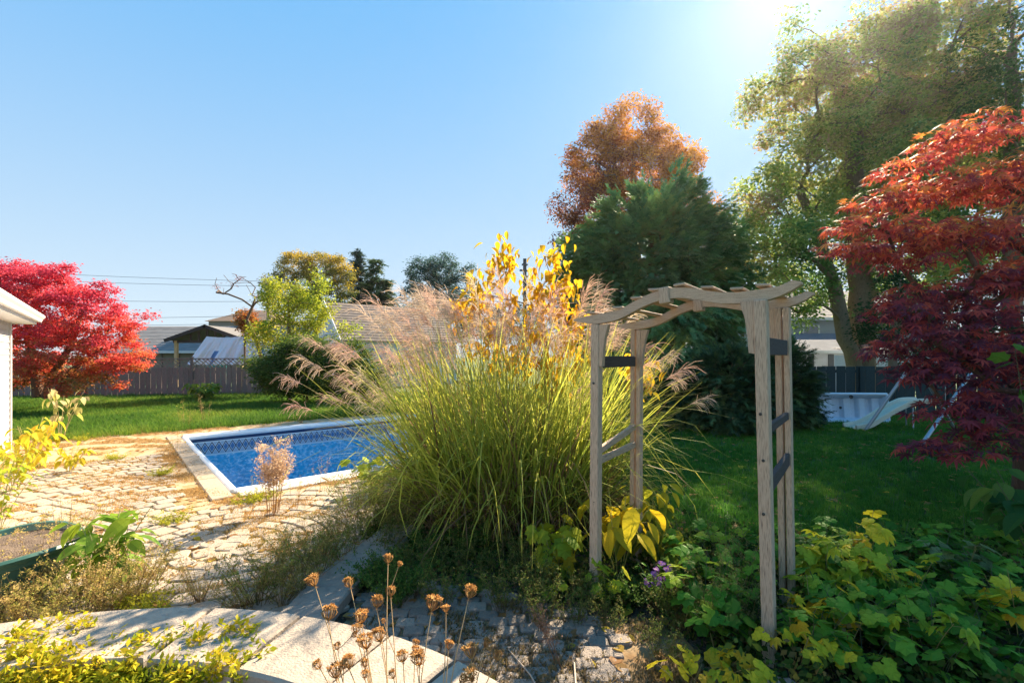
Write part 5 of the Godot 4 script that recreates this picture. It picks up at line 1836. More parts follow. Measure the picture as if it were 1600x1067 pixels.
# ---------------------------------------------------------------- things in the yard
func yard_things() -> void:
	# planter
	var at := Vector3(-3.68, 0, -3.42)
	var t := thing("planter", "round green plastic planter full of bare brown soil", "planter", at)
	t.scale = Vector3(0.9, 0.84, 0.9)
	var g := Geo.new()
	g.lathe(PackedVector2Array([Vector2(0.30, 0.0), Vector2(0.36, 0.02), Vector2(0.40, 0.16), Vector2(0.42, 0.17), Vector2(0.425, 0.21), Vector2(0.41, 0.22), Vector2(0.455, 0.35), Vector2(0.465, 0.36), Vector2(0.47, 0.40), Vector2(0.50, 0.41), Vector2(0.515, 0.44), Vector2(0.50, 0.46), Vector2(0.475, 0.455), Vector2(0.45, 0.40), Vector2(0.44, 0.36)]), 40, C(0.05, 0.13, 0.105))
	# dented rim, as in the photograph
	for i in g.v.size():
		var a := atan2(g.v[i].z, g.v[i].x)
		var k := smoothstep(0.15, 0.45, g.v[i].y)
		g.v[i] *= Vector3(1.0 + 0.03 * sin(a * 3.0 + 1.0) * k, 1.0, 1.0 + 0.03 * sin(a * 2.0) * k)
		g.v[i].y += 0.018 * sin(a * 3.0 + 0.5) * k
	obj("pot", g, mats["plastic"], t)
	var s := Geo.new()
	var f := FastNoiseLite.new()
	f.frequency = 4.0
	for i in 8:
		for j in 28:
			var q := []
			for e in [[i, j], [i + 1, j], [i + 1, j + 1], [i, j + 1]]:
				var r: float = e[0] / 8.0 * 0.455
				var a: float = TAU * e[1] / 28.0
				var p := Vector3(cos(a) * r, 0, sin(a) * r)
				p.y = 0.405 + 0.03 * (1.0 - r * 2) + 0.03 * f.get_noise_2d(p.x, p.z)
				q.append(p)
			s.face(q[0], q[1], q[2], q[3], Vector3.UP, C(1, 1, 1))
	obj("soil", s, mats["mulch"], t)
	# old tub lying on its side against the fence
	t = thing("white_tub", "old white moulded tub standing on its side against the green fence", "tub", Vector3(8.95, 0, -12.35))
	t.rotation.y = -0.06
	t.rotation.x = -0.12
	var tb := Geo.new()
	# shell seen from inside: wide shallow basin with seat steps, in the xy plane
	var nx := 48
	var ny := 20
	var w := 1.72
	var h := 0.72
	var grid := []
	for i in nx + 1:
		var row := []
		for j in ny + 1:
			var u := float(i) / nx
			var v := float(j) / ny
			var ex := minf(u, 1 - u) * w
			var ey := minf(v, 1 - v) * h
			var e := minf(ex, ey)
			var z := -smoothstep(0.035, 0.11, e) * 0.16
			for b in [[0.24, 0.40], [0.52, 0.62], [0.74, 0.82]]:
				z -= 0.10 * smoothstep(b[0] - 0.02, b[0] + 0.02, u) * (1.0 - smoothstep(b[1] - 0.02, b[1] + 0.02, u)) * smoothstep(0.06, 0.12, ey)
			row.append(Vector3((u - 0.5) * w, v * h + 0.02, z))
		grid.append(row)
	for i in nx:
		for j in ny:
			tb.face(grid[i][j], grid[i + 1][j], grid[i + 1][j + 1], grid[i][j + 1], Vector3(0, 0, 1), C(0.62, 0.70, 0.80))
	obj("basin", tb, mats["plastic"], t)
	var rim := Geo.new()
	var loop := PackedVector3Array([Vector3(-w / 2, 0.02, 0), Vector3(w / 2, 0.02, 0), Vector3(w / 2, h + 0.02, 0), Vector3(-w / 2, h + 0.02, 0), Vector3(-w / 2, 0.02, 0)])
	for i in 4:
		rim.tube(PackedVector3Array([loop[i], loop[i + 1]]), PackedFloat32Array([0.032, 0.032]), 8, C(0.70, 0.77, 0.86), true)
	obj("rim", rim, mats["plastic"], t)
	var back := Geo.new()
	back.box(Transform3D(Basis(), Vector3(0, h / 2 + 0.02, -0.33)), Vector3(w - 0.12, h - 0.12, 0.04), 0.01, C(0.4, 0.45, 0.5))
	obj("shell_back", back, mats["plastic"], t)
	for d in [[-0.25, 0.38, 0.035], [-0.02, 0.40, 0.055], [-0.05, 0.66, 0.05]]:
		var dr := Geo.new()
		var z := -0.14 if d[0] < -0.1 else (-0.255 if d[1] < 0.6 else 0.01)
		dr.lathe(PackedVector2Array([Vector2(d[2], 0.0), Vector2(d[2], 0.012), Vector2(d[2] * 0.8, 0.016), Vector2(0.002, 0.006)]), 16, C(0.02, 0.02, 0.022), Transform3D(Basis(Vector3.RIGHT, PI / 2), Vector3(d[0], d[1], z)))
		obj("drain", dr, mats["plastic"], t)
	# play slide
	t = thing("slide", "cream plastic play slide before the white tub", "slide", Vector3(8.9, 0, -11.3))
	var o := t.position
	var line := [Vector3(7.991, 0.04, -11.2), Vector3(8.324, 0.1, -11.2), Vector3(8.627, 0.267, -11.2), Vector3(8.939, 0.427, -11.25), Vector3(9.223, 0.544, -11.3), Vector3(9.406, 0.62, -11.3), Vector3(9.632, 0.638, -11.35), Vector3(9.921, 0.633, -11.4)]
	var cv := Curve3D.new()
	for i in line.size():
		var p: Vector3 = line[i] - o
		var tan: Vector3 = (line[mini(i + 1, line.size() - 1)] - line[maxi(i - 1, 0)]) * 0.17
		cv.add_point(p, -tan, tan)
	var pts := cv.tessellate_even_length(5, 0.05)
	var acr := Vector3(0.15, 0, 1).normalized()
	var sl := Geo.new()
	var prof := [Vector2(-0.20, 0.075), Vector2(-0.185, 0.09), Vector2(-0.165, 0.075), Vector2(-0.15, 0.0), Vector2(0.15, 0.0), Vector2(0.165, 0.075), Vector2(0.185, 0.09), Vector2(0.20, 0.075), Vector2(0.20, -0.04), Vector2(0.185, -0.04), Vector2(0.165, -0.015), Vector2(-0.165, -0.015), Vector2(-0.185, -0.04), Vector2(-0.20, -0.04)]
	for i in pts.size() - 1:
		for k in prof.size():
			var m := (k + 1) % prof.size()
			var a0: Vector3 = pts[i] + acr * prof[k].x + Vector3.UP * prof[k].y
			var a1: Vector3 = pts[i] + acr * prof[m].x + Vector3.UP * prof[m].y
			var b0: Vector3 = pts[i + 1] + acr * prof[k].x + Vector3.UP * prof[k].y
			var b1: Vector3 = pts[i + 1] + acr * prof[m].x + Vector3.UP * prof[m].y
			sl.face(a0, a1, b1, b0, acr * (prof[k].y - prof[m].y) * -1.0 + Vector3.UP * (prof[m].x - prof[k].x) if k < 7 else acr * (prof[m].y - prof[k].y) + Vector3.UP * (prof[m].x - prof[k].x), C(0.66, 0.62, 0.50))
	obj("chute", sl, mats["plastic"], t)
	for p in [[Vector3(9.532, 0.579, -11.25), Vector3(9.462, -0.073, -11.15)], [Vector3(9.573, 0.491, -11.5), Vector3(9.63, -0.061, -11.55)]]:
		var lg := Geo.new()
		var b: Vector3 = p[1]
		b.y = 0.0
		lg.tube(PackedVector3Array([p[0] - o, b - o]), PackedFloat32Array([0.016, 0.016]), 8, C(1, 1, 1), true)
		obj("leg", lg, mats["steel"], t)
	# swing frame: leaning blue-grey tubes under the maple
	t = thing("swing_set", "blue-grey tubular swing frame half hidden by the red maple", "swing set", Vector3(10.2, 0, -10.4))
	o = t.position
	var tubes := [[Vector3(8.131, -0.018, -10.9), Vector3(8.996, 1.592, -10.6), 0.035], [Vector3(7.661, -0.018, -8.9), Vector3(10.062, 1.598, -10.2), 0.035], [Vector3(10.661, -0.052, -11.4), Vector3(9.109, 1.591, -10.7), 0.03], [Vector3(11.743, 0.189, -11.0), Vector3(10.077, 1.597, -10.3), 0.03]]
	for q in tubes:
		var a: Vector3 = q[0]
		var g2 := Geo.new()
		g2.tube(PackedVector3Array([Vector3(a.x, 0, a.z) - o, q[1] - o]), PackedFloat32Array([q[2], q[2]]), 10, C(0.9, 1.0, 1.15), true)
		obj("leg", g2, mats["steel"], t)
	var bar := Geo.new()
	bar.tube(PackedVector3Array([tubes[0][1] - o, tubes[1][1] - o]), PackedFloat32Array([0.035, 0.035]), 10, C(0.9, 1.0, 1.15), true)
	obj("top_bar", bar, mats["steel"], t)
	for u in [0.50, 0.72]:
		var ch := Geo.new()
		var p0: Vector3 = (tubes[0][1] as Vector3).lerp(tubes[1][1], u) - o
		ch.tube(PackedVector3Array([p0, p0 + Vector3(0, -1.05, 0)]), PackedFloat32Array([0.008, 0.008]), 6, C(1.2, 1.2, 1.2))
		obj("chain", ch, mats["steel"], t)
	var seat := Geo.new()
	var s0: Vector3 = (tubes[0][1] as Vector3).lerp(tubes[1][1], 0.61) - o + Vector3(0, -1.06, 0)
	seat.box(Transform3D(Basis(Vector3.UP, 0.2), s0), Vector3(0.4, 0.025, 0.16), 0.008, C(0.05, 0.08, 0.12))
	obj("seat", seat, mats["plastic"], t)
	# pale bare stick standing on the shaded path
	var st := Geo.new()
	st.tube(PackedVector3Array([Vector3(0.245, 0.03, -1.70), Vector3(0.30, 0.04, -2.1), Vector3(0.345, 0.05, -2.62)]), PackedFloat32Array([0.009, 0.008, 0.004]), 6, C(0.50, 0.42, 0.34))
	tag(obj("stick", st, mats["coloured"]), "pale bare stick lying straight along the cobble path", "stick")
	var s2 := Geo.new()
	s2.tube(PackedVector3Array([Vector3(-0.02, 0.04, -2.75), Vector3(0.10, 0.06, -2.5), Vector3(0.18, 0.05, -2.25)]), PackedFloat32Array([0.004, 0.005, 0.003]), 5, C(0.40, 0.32, 0.25))
	tag(obj("stick", s2, mats["coloured"]), "thin curved twig lying slantwise on the cobble path", "stick")


# ---------------------------------------------------------------- plants
func leafy_plant(called: String, label: String, category: String, group: String, at: Vector3, stems: int, tall: float, spread: float, leaves: Array, count: int, size: Vector2, droop: float, low: float, stem_col: Color, lean := Vector3.ZERO, thick := 0.004) -> Node3D:
	var t := thing(called, label, category, at, 0.0, group)
	var g := Geo.new()
	var lines := []
	for i in stems:
		var a := TAU * (i + rf(-0.3, 0.3)) / stems
		var out := Vector3(cos(a), 0, sin(a)) * spread * rf(0.4, 1.0) + lean
		var h := tall * rf(0.75, 1.05)
		var foot := Vector3(cos(a), 0, sin(a)) * 0.03
		var pts := PackedVector3Array()
		var rad := PackedFloat32Array()
		for s in 7:
			var q := s / 6.0
			pts.append(foot + out * pow(q, 1.4) + Vector3.UP * h * (q - 0.12 * q * q))
			rad.append(thick * (1.0 - 0.6 * q))
		g.tube(pts, rad, 5, stem_col)
		lines.append(pts)
	for i in count:
		var pts: PackedVector3Array = lines[i % stems]
		var q := lerpf(low, 1.0, rng.randf())
		var x := q * 6.0
		var k := mini(int(x), 5)
		var p := pts[k].lerp(pts[k + 1], x - k)
		var a := rf(0, TAU)
		var d := Vector3(cos(a), 0, sin(a))
		var pet := rf(0.02, 0.06) * size.x * 12.0
		var e := p + (d + Vector3.UP * 0.4) * pet
		g.tube(PackedVector3Array([p, e]), PackedFloat32Array([thick * 0.35, thick * 0.25]), 3, stem_col)
		var dir := (d + Vector3.DOWN * droop * rf(0.4, 1.3)).normalized()
		obj("leaf", leaves[rng.randi() % leaves.size()], null, t, Transform3D(aim(dir, Vector3.UP, rf(-0.5, 0.5), rf(size.x, size.y) / 0.1), e))
	obj("stem", g, mats["coloured"], t)
	return t


# unit leaves 0.1 m long, several tints
func leaf_set(kind: String, pal: Array, n := 6) -> Array:
	var out := []
	for k in n:
		var c := pick(pal, (k + 0.5) / n)
		var g := Geo.new()
		match kind:
			"oval":
				g = leaf_shape(0.1, 0.05, 6, 0.3, 0.25 + 0.1 * (k % 3), c)
			"broad":
				g = leaf_shape(0.1, 0.062, 6, 0.28, 0.35 + 0.12 * (k % 3), c)
			"edged":
				g = leaf_shape(0.1, 0.056, 6, 0.3, 0.55, c, C(0.42, 0.40, 0.06))
			"lobed":
				g = lobed_leaf(0.1, 0.1, 5 + k % 2, 0.22, 0.18 + 0.08 * (k % 3), c)
			"three":
				for s in [-1, 0, 1]:
					var l := lobed_leaf(0.062 if s == 0 else 0.052, 0.05, 6, 0.14, 0.25, shade(c, 1.0 + 0.08 * s))
					g.add(l, Transform3D(Basis(Vector3.UP, s * 1.25).rotated(Vector3.RIGHT, 0.05), Vector3(s * 0.004, 0, 0.03 if s == 0 else 0.012)))
			"five":
				for s in [-2, -1, 0, 1, 2]:
					var l := leaf_shape(0.062 - 0.008 * absi(s), 0.026, 5, 0.3, 0.4, shade(c, 1.0 + 0.05 * s))
					g.add(l, Transform3D(Basis(Vector3.UP, s * 0.62), Vector3(0, 0, 0.01)))
		out.append(g.mesh(mats["near_leaf"]))
	return out


# a fine weed: thin forking stems with specks of leaf or seed, one mesh
func weed_shape(sd: int, stems: int, tall: float, spread: float, twigs: int, speck: float, pal: Array, stem_pal: Array, per := 7, low := 0.2, thin := 0.0016) -> ArrayMesh:
	var r := RandomNumberGenerator.new()
	r.seed = sd
	var g := Geo.new()
	for i in stems:
		var a := r.randf_range(0, TAU)
		var out := Vector3(cos(a), 0, sin(a)) * spread * sqrt(r.randf())
		var h := tall * r.randf_range(0.6, 1.05)
		var foot := Vector3(cos(a), 0, sin(a)) * r.randf_range(0.0, 0.08)
		var tip := foot + out + Vector3.UP * h
		var midp := foot.lerp(tip, 0.5) + Vector3.UP * h * 0.06
		var sc := pick(stem_pal, r.randf())
		g.tube(PackedVector3Array([foot, midp, tip]), PackedFloat32Array([thin * 1.4, thin, thin * 0.5]), 3, sc)
		for k in twigs:
			var q := lerpf(low, 1.0, r.randf())
			var p := foot.lerp(midp, q * 2.0) if q < 0.5 else midp.lerp(tip, q * 2.0 - 1.0)
			var b := r.randf_range(0, TAU)
			var d := Vector3(cos(b), r.randf_range(0.3, 1.3), sin(b)).normalized()
			var len := tall * r.randf_range(0.08, 0.22) * (1.25 - q * 0.7)
			var e := p + d * len
			var w := d.cross(Vector3.UP).normalized() * thin * 0.6
			g.tri(p - w, p + w, e, sc)
			for z in per:
				var s := p.lerp(e, r.randf_range(0.25, 1.0)) + Vector3(r.randf_range(-1, 1), r.randf_range(-1, 1), r.randf_range(-1, 1)) * speck * 0.7
				var ld := Vector3(r.randf_range(-1, 1), r.randf_range(-0.5, 0.9), r.randf_range(-1, 1)).normalized()
				var ls := ld.cross(Vector3(r.randf_range(-1, 1), 1, r.randf_range(-1, 1))).normalized()
				var l := speck * r.randf_range(0.6, 1.3)
				var c := shade(pick(pal, r.randf()), r.randf_range(0.8, 1.2))
				g.quad(s, s + ld * l * 0.5 + ls * l * 0.22, s + ld * l, s + ld * l * 0.5 - ls * l * 0.22, c)
	return g.mesh(mats["thin_leaf"])


func weeds(label: String, group: String, shapes: Array, spots: Array, size: Vector2, called := "weed") -> void:
	var first := {}
	for p in spots:
		var k := rng.randi() % shapes.size()
		var o: Node3D
		if not first.has(k):
			o = thing(called, label, "weed", p, rf(0, TAU), group)
			obj("stems_and_leaves", shapes[k], null, o)
			first[k] = o
		else:
			o = first[k].duplicate()
			join(o, called, self)
			o.position = p
			o.rotation.y = rf(0, TAU)
		o.scale = Vector3.ONE * rf(size.x, size.y)


func umbel(sd: int) -> ArrayMesh:
	# dried lace head: rays that curl up into a cup, each ending in a tuft
	var r := RandomNumberGenerator.new()
	r.seed = sd
	var g := Geo.new()
	var cup := r.randf_range(0.2, 2.0)
	for i in 26:
		var a := TAU * i / 26.0 + r.randf_range(-0.15, 0.15)
		var k := r.randf_range(0.35, 1.0)
		var d := Vector3(cos(a), 0, sin(a))
		var p := Vector3.ZERO
		var pts := PackedVector3Array([p])
		for s in 3:
			var q := (s + 1) / 3.0
			pts.append(d * 0.026 * k * sin(q * PI * (0.5 + 0.16 * cup)) + Vector3.UP * 0.040 * q * (1.1 - 0.35 * k))
		var c := shade(pick([C(0.34, 0.17, 0.06), C(0.56, 0.30, 0.11), C(0.70, 0.44, 0.18)], r.randf()), r.randf_range(0.85, 1.15))
		g.tube(pts, PackedFloat32Array([0.0012, 0.0009, 0.0008, 0.0007]), 3, c)
		for z in 7:
			var e := pts[3] + Vector3(r.randf_range(-1, 1), r.randf_range(-0.6, 1), r.randf_range(-1, 1)) * 0.006
			var ld := (e - pts[3] + d * 0.003).normalized()
			var ls := ld.cross(Vector3(r.randf_range(-1, 1), 1, r.randf_range(-1, 1))).normalized() * 0.0022
			g.quad(pts[3], e + ls, e + ld * 0.005, e - ls, shade(c, r.randf_range(0.7, 1.3)))
	for i in 8:
		var a := TAU * i / 8.0
		var d := Vector3(cos(a), 0, sin(a))
		var b := d * 0.014 + Vector3.DOWN * 0.010
		var w := d.cross(Vector3.UP) * 0.0012
		g.tri(-w, w, b, C(0.36, 0.2, 0.09))
	return g.mesh(mats["dry_leaf"])


func plants() -> void:
	var yg := [C(0.18, 0.29, 0.03), C(0.36, 0.44, 0.04), C(0.58, 0.54, 0.04)]
	var deep := [C(0.06, 0.17, 0.028), C(0.11, 0.29, 0.036), C(0.19, 0.38, 0.045)]
	var gold := [C(0.55, 0.52, 0.04), C(0.78, 0.60, 0.04), C(0.76, 0.42, 0.04)]
	# --- left
	leafy_plant("broad_leafed_weed", "bright green broad-leafed weed beside the planter, behind the curved wall", "plant", "", Vector3(-3.003, 0.0, -3.5), 7, 0.66, 0.26, leaf_set("oval", [C(0.14, 0.28, 0.05), C(0.28, 0.42, 0.05), C(0.46, 0.52, 0.05)]), 66, Vector2(0.12, 0.22), 0.35, 0.25, C(0.3, 0.32, 0.12), Vector3(0.04, 0, 0), 0.006)
	leafy_plant("yellow_plant", "tall yellow-leafed plant growing against the white garage corner", "plant", "", Vector3(-7.311, 0.0, -7.194), 6, 0.9, 0.36, leaf_set("broad", [C(0.36, 0.38, 0.03), C(0.62, 0.50, 0.04), C(0.70, 0.46, 0.05)]), 64, Vector2(0.11, 0.22), 0.8, 0.2, C(0.45, 0.36, 0.14), Vector3(0.12, 0, 0.05), 0.007)
	leafy_plant("withered_plant", "withered plant with pale curled leaves before the red bush", "plant", "", Vector3(-9.139, 0.0, -9.593), 5, 1.25, 0.45, leaf_set("broad", [C(0.50, 0.40, 0.20), C(0.62, 0.54, 0.28), C(0.46, 0.44, 0.10)]), 36, Vector2(0.10, 0.20), 1.0, 0.45, C(0.42, 0.33, 0.16), Vector3(0.1, 0, 0), 0.006)
	leafy_plant("yellow_plant", "yellow plant with smaller leaves low against the garage wall", "plant", "", Vector3(-6.333, 0.0, -6.023), 8, 0.85, 0.35, leaf_set("oval", [C(0.40, 0.40, 0.03), C(0.60, 0.52, 0.04)]), 90, Vector2(0.07, 0.13), 0.6, 0.25, C(0.4, 0.34, 0.12), Vector3(0.06, 0, 0), 0.005)
	leafy_plant("yellow_plant", "low yellow plant on the sand, rightmost of those by the garage", "plant", "", Vector3(-6.546, 0.0, -7.0), 6, 0.55, 0.30, leaf_set("oval", [C(0.44, 0.42, 0.04), C(0.66, 0.50, 0.05)]), 50, Vector2(0.07, 0.14), 0.7, 0.3, C(0.42, 0.33, 0.14), Vector3(0.08, 0, 0), 0.005)
	leafy_plant("green_shrub", "yellow-green small-leafed shrub cut off by the left edge", "shrub", "", Vector3(-4.996, 0.0, -4.576), 10, 0.92, 0.40, leaf_set("oval", yg), 150, Vector2(0.05, 0.09), 0.3, 0.2, C(0.25, 0.25, 0.1))
	var tan := [weed_shape(41, 26, 0.42, 0.22, 9, 0.014, [C(0.62, 0.42, 0.17), C(0.70, 0.52, 0.25), C(0.54, 0.42, 0.13), C(0.40, 0.38, 0.10)], [C(0.32, 0.2, 0.1), C(0.24, 0.2, 0.08)]), weed_shape(42, 26, 0.40, 0.24, 9, 0.015, [C(0.56, 0.42, 0.15), C(0.68, 0.48, 0.21), C(0.42, 0.38, 0.10)], [C(0.3, 0.2, 0.1)]), weed_shape(43, 24, 0.36, 0.22, 9, 0.015, [C(0.24, 0.28, 0.06), C(0.38, 0.34, 0.08), C(0.54, 0.4, 0.15)], [C(0.24, 0.2, 0.1)])]
	weeds("dry tan bushy weed in the mass between planter and curved wall", "dry weeds behind the curved wall", tan, [Vector3(-3.776, 0.0, -3.408), Vector3(-3.982, 0.0, -3.754), Vector3(-3.477, 0.0, -3.408), Vector3(-3.6, 0.0, -3.7), Vector3(-3.136, 0.0, -3.364), Vector3(-3.154, 0.0, -3.198), Vector3(-2.887, 0.0, -3.237), Vector3(-3.329, 0.0, -3.159), Vector3(-2.67, 0.0, -3.321), Vector3(-2.72, 0.0, -3.5), Vector3(-2.767, 0.0, -3.012), Vector3(-2.977, 0.0, -2.977), Vector3(-3.146, 0.0, -2.91), Vector3(-2.689, 0.0, -3.159), Vector3(-3.769, 0.0, -3.985), Vector3(-4.428, 0.0, -3.924)], Vector2(0.85, 1.25))
	weeds("dry tan bushy weed standing alone behind the curved wall caps", "weeds at the wall caps", [tan[1]], [Vector3(-2.19, 0.0, -3.321)], Vector2(0.8, 0.85))
	var olive := [weed_shape(44, 30, 0.38, 0.26, 10, 0.013, [C(0.11, 0.16, 0.04), C(0.20, 0.23, 0.05), C(0.38, 0.32, 0.09)], [C(0.2, 0.16, 0.07), C(0.14, 0.15, 0.05)]), weed_shape(45, 30, 0.42, 0.24, 10, 0.014, [C(0.09, 0.17, 0.035), C(0.18, 0.26, 0.05), C(0.44, 0.35, 0.11)], [C(0.22, 0.16, 0.07)]), weed_shape(46, 26, 0.34, 0.28, 10, 0.013, [C(0.24, 0.25, 0.07), C(0.44, 0.34, 0.12), C(0.15, 0.20, 0.045)], [C(0.25, 0.18, 0.08)])]
	weeds("olive green bushy weed in the strip between patio and grass clump", "olive weeds along the patio edge", olive, [Vector3(-1.772, 0.0, -3.278), Vector3(-1.615, 0.0, -3.321), Vector3(-1.798, 0.0, -3.548), Vector3(-1.561, 0.0, -3.5), Vector3(-1.5, 0.0, -3.7), Vector3(-1.724, 0.0, -3.809), Vector3(-1.427, 0.0, -3.985), Vector3(-1.613, 0.0, -4.047), Vector3(-1.424, 0.0, -4.39), Vector3(-1.629, 0.0, -4.466), Vector3(-1.368, 0.0, -4.709), Vector3(-1.649, 0.0, -4.981), Vector3(-1.279, 0.0, -4.981), Vector3(-1.489, 0.0, -5.511), Vector3(-1.676, 0.0, -5.511), Vector3(-1.143, 0.0, -5.286), Vector3(-1.352, 0.0, -5.886), Vector3(-1.065, 0.0, -5.63), Vector3(-0.786, 0.0, -5.286), Vector3(-1.086, 0.0, -4.466), Vector3(-0.923, 0.0, -4.709), Vector3(-1.837, 0.0, -3.237), Vector3(-1.793, 0.0, -6.317), Vector3(-1.704, 0.0, -6.816)], Vector2(0.8, 1.3))
	weeds("dark green weed at the front of the bed under the tall grass", "dark weeds at the bed's front", [weed_shape(47, 30, 0.30, 0.20, 9, 0.024, [C(0.05, 0.12, 0.025), C(0.09, 0.18, 0.035), C(0.18, 0.24, 0.05)], [C(0.16, 0.15, 0.06)], 6), weed_shape(48, 24, 0.36, 0.2, 9, 0.018, [C(0.07, 0.13, 0.03), C(0.14, 0.19, 0.04), C(0.26, 0.22, 0.08)], [C(0.2, 0.16, 0.07)], 6)], [Vector3(-1.0, 0.0, -3.7), Vector3(-0.824, 0.0, -3.809), Vector3(-0.6, 0.0, -3.7), Vector3(-0.444, 0.0, -3.866), Vector3(-0.25, 0.0, -3.7), Vector3(-0.051, 0.0, -3.754), Vector3(0.104, 0.0, -3.866), Vector3(0.24, 0.0, -3.548), Vector3(-0.75, 0.0, -4.111), Vector3(-0.395, 0.0, -4.177), Vector3(-1.111, 0.0, -4.111), Vector3(-0.139, 0.0, -4.111), Vector3(0.461, 0.0, -3.408), Vector3(0.668, 0.0, -3.295), Vector3(0.886, 0.0, -3.278), Vector3(-0.747, 0.0, -3.453), Vector3(-1.041, 0.0, -3.5), Vector3(0.157, 0.0, -3.321), Vector3(-0.299, 0.0, -3.408), Vector3(-0.481, 0.0, -3.237), Vector3(-0.043, 0.0, -3.198), Vector3(0.203, 0.0, -3.012), Vector3(-0.82, 0.0, -3.278), Vector3(0.417, 0.0, -3.083), Vector3(0.603, 0.0, -2.977), Vector3(1.05, 0.0, -3.237), Vector3(1.046, 0.0, -2.977), Vector3(0.848, 0.0, -2.67)], Vector2(0.6, 1.05))
	# seeding weeds on the patio
	var plume := [weed_shape(51, 13, 0.9, 0.13, 40, 0.026, [C(0.58, 0.42, 0.30), C(0.68, 0.52, 0.40), C(0.46, 0.30, 0.20)], [C(0.42, 0.26, 0.15)], 9, 0.45, 0.003)]
	var p := thing("seeding_weed", "tall pink-tan seeding weed standing before the pool's near corner", "weed", Vector3(-2.573, 0.0, -5.119))
	obj("stems_and_seeds", plume[0], null, p)
	var thin := [weed_shape(52, 5, 0.45, 0.10, 8, 0.014, [C(0.50, 0.36, 0.18), C(0.36, 0.30, 0.10)], [C(0.4, 0.27, 0.14)], 5, 0.3), weed_shape(53, 6, 0.38, 0.12, 8, 0.016, [C(0.30, 0.32, 0.05), C(0.48, 0.36, 0.12)], [C(0.36, 0.28, 0.12)], 5, 0.25)]
	var singles := [[Vector3(-2.443, 0.0, -5.286), "thin dry weed just right of the tall seeding weed"], [Vector3(-3.084, 0.0, -5.705), "thin dry weed just left of the tall seeding weed"], [Vector3(-2.41, 0.0, -5.886), "thin pinkish weed at the pool's near coping edge"], [Vector3(-7.929, 0.0, -11.46), "dry tan weed at the pool's far left corner, left one"], [Vector3(-7.818, 0.0, -12.103), "olive weed on the lawn edge behind the pool corner"], [Vector3(-6.125, 0.0, -8.633), "small dry weed on the left coping slabs"], [Vector3(-1.883, 0.0, -5.464), "small dry weed on the pavers near the olive weeds"], [Vector3(-2.1, 0.0, -4.709), "small yellow weed in the paver joints near the tall seeding weed"]]
	for i in singles.size():
		var o := thing("patio_weed", singles[i][1], "weed", singles[i][0], rf(0, TAU))
		obj("stems_and_leaves", thin[i % 2], null, o)
		o.scale = Vector3.ONE * ([0.9, 0.8, 1.1, 1.6, 1.7, 0.9, 0.7, 0.6][i] as float)
	var low := [weed_shape(54, 34, 0.12, 0.18, 6, 0.022, [C(0.30, 0.34, 0.03), C(0.50, 0.46, 0.04), C(0.20, 0.26, 0.03)], [C(0.3, 0.28, 0.08)], 5, 0.1)]
	var mats_low := [[Vector3(-3.487, 0.0, -4.887), "low yellow-green weed cushion in the pavers by the shadow streak"], [Vector3(-3.09, 0.0, -5.511), "low yellow-green weed cushion at the pool's near corner"], [Vector3(-2.955, 0.0, -5.68), "second low weed cushion at the pool's near corner"], [Vector3(-2.625, 0.0, -3.321), "low bright green cushion under the broad-leafed weed"], [Vector3(-2.428, 0.0, -3.237), "low yellow cushion between broad-leafed weed and curved wall"], [Vector3(-6.576, 0.0, -7.848), "low weed cushion far back on the sandy patio"], [Vector3(-5.066, 0.0, -6.816), "low weed cushion in the middle of the sandy patio"], [Vector3(-8.685, 0.0, -9.593), "low weed cushion on the sand near the withered plant"]]
	for q in mats_low:
		var o := thing("weed_cushion", q[1], "weed", q[0], rf(0, TAU))
		obj("leaves", low[0], null, o)
	leafy_plant("pool_shrub", "yellow-green leafed seedling between the pool and the grass clump", "plant", "", Vector3(-1.67, 0.0, -5.886), 7, 0.55, 0.30, leaf_set("lobed", yg), 60, Vector2(0.07, 0.12), 0.5, 0.35, C(0.3, 0.28, 0.1), Vector3(-0.1, 0, 0))
	leafy_plant("leafy_weed", "bright green leafy weed mound before the lattice fence", "plant", "", Vector3(-11.855, 0.102, -18.2) * Vector3(1, 0, 1), 14, 0.75, 0.95, leaf_set("broad", [C(0.08, 0.17, 0.03), C(0.18, 0.28, 0.04), C(0.34, 0.38, 0.06)]), 130, Vector2(0.16, 0.28), 0.3, 0.25, C(0.2, 0.25, 0.08))
	# yellow plants of the raised bed
	var sedum := [weed_shape(55, 34, 0.15, 0.14, 7, 0.030, [C(0.34, 0.36, 0.02), C(0.58, 0.50, 0.03), C(0.66, 0.46, 0.03)], [C(0.36, 0.3, 0.06)], 6, 0.25, 0.0022), weed_shape(56, 32, 0.14, 0.14, 7, 0.030, [C(0.22, 0.32, 0.02), C(0.42, 0.44, 0.03), C(0.60, 0.50, 0.03)], [C(0.3, 0.28, 0.06)], 6, 0.25, 0.0022)]
	weeds("low yellow-green leafy plant in the row inside the curved wall", "yellow plants inside the curved wall", sedum, [Vector3(-2.146, 0.31, -2.049), Vector3(-2.059, 0.31, -2.102), Vector3(-2.385, 0.31, -2.153), Vector3(-2.219, 0.31, -2.175), Vector3(-1.848, 0.31, -2.011), Vector3(-1.758, 0.31, -2.049), Vector3(-1.69, 0.31, -2.102), Vector3(-1.629, 0.31, -2.153), Vector3(-1.509, 0.31, -2.127), Vector3(-1.55, 0.31, -2.03), Vector3(-1.393, 0.31, -2.061), Vector3(-1.321, 0.31, -2.102), Vector3(-1.235, 0.31, -2.077), Vector3(-1.44, 0.31, -2.175), Vector3(-1.627, 0.31, -1.973), Vector3(-1.893, 0.31, -1.973), Vector3(-2.153, 0.31, -1.992)], Vector2(0.75, 1.15), "bed_plant")
	# dried lace stalks
	var heads := []
	for k in 10:
		heads.append(umbel(700 + k))
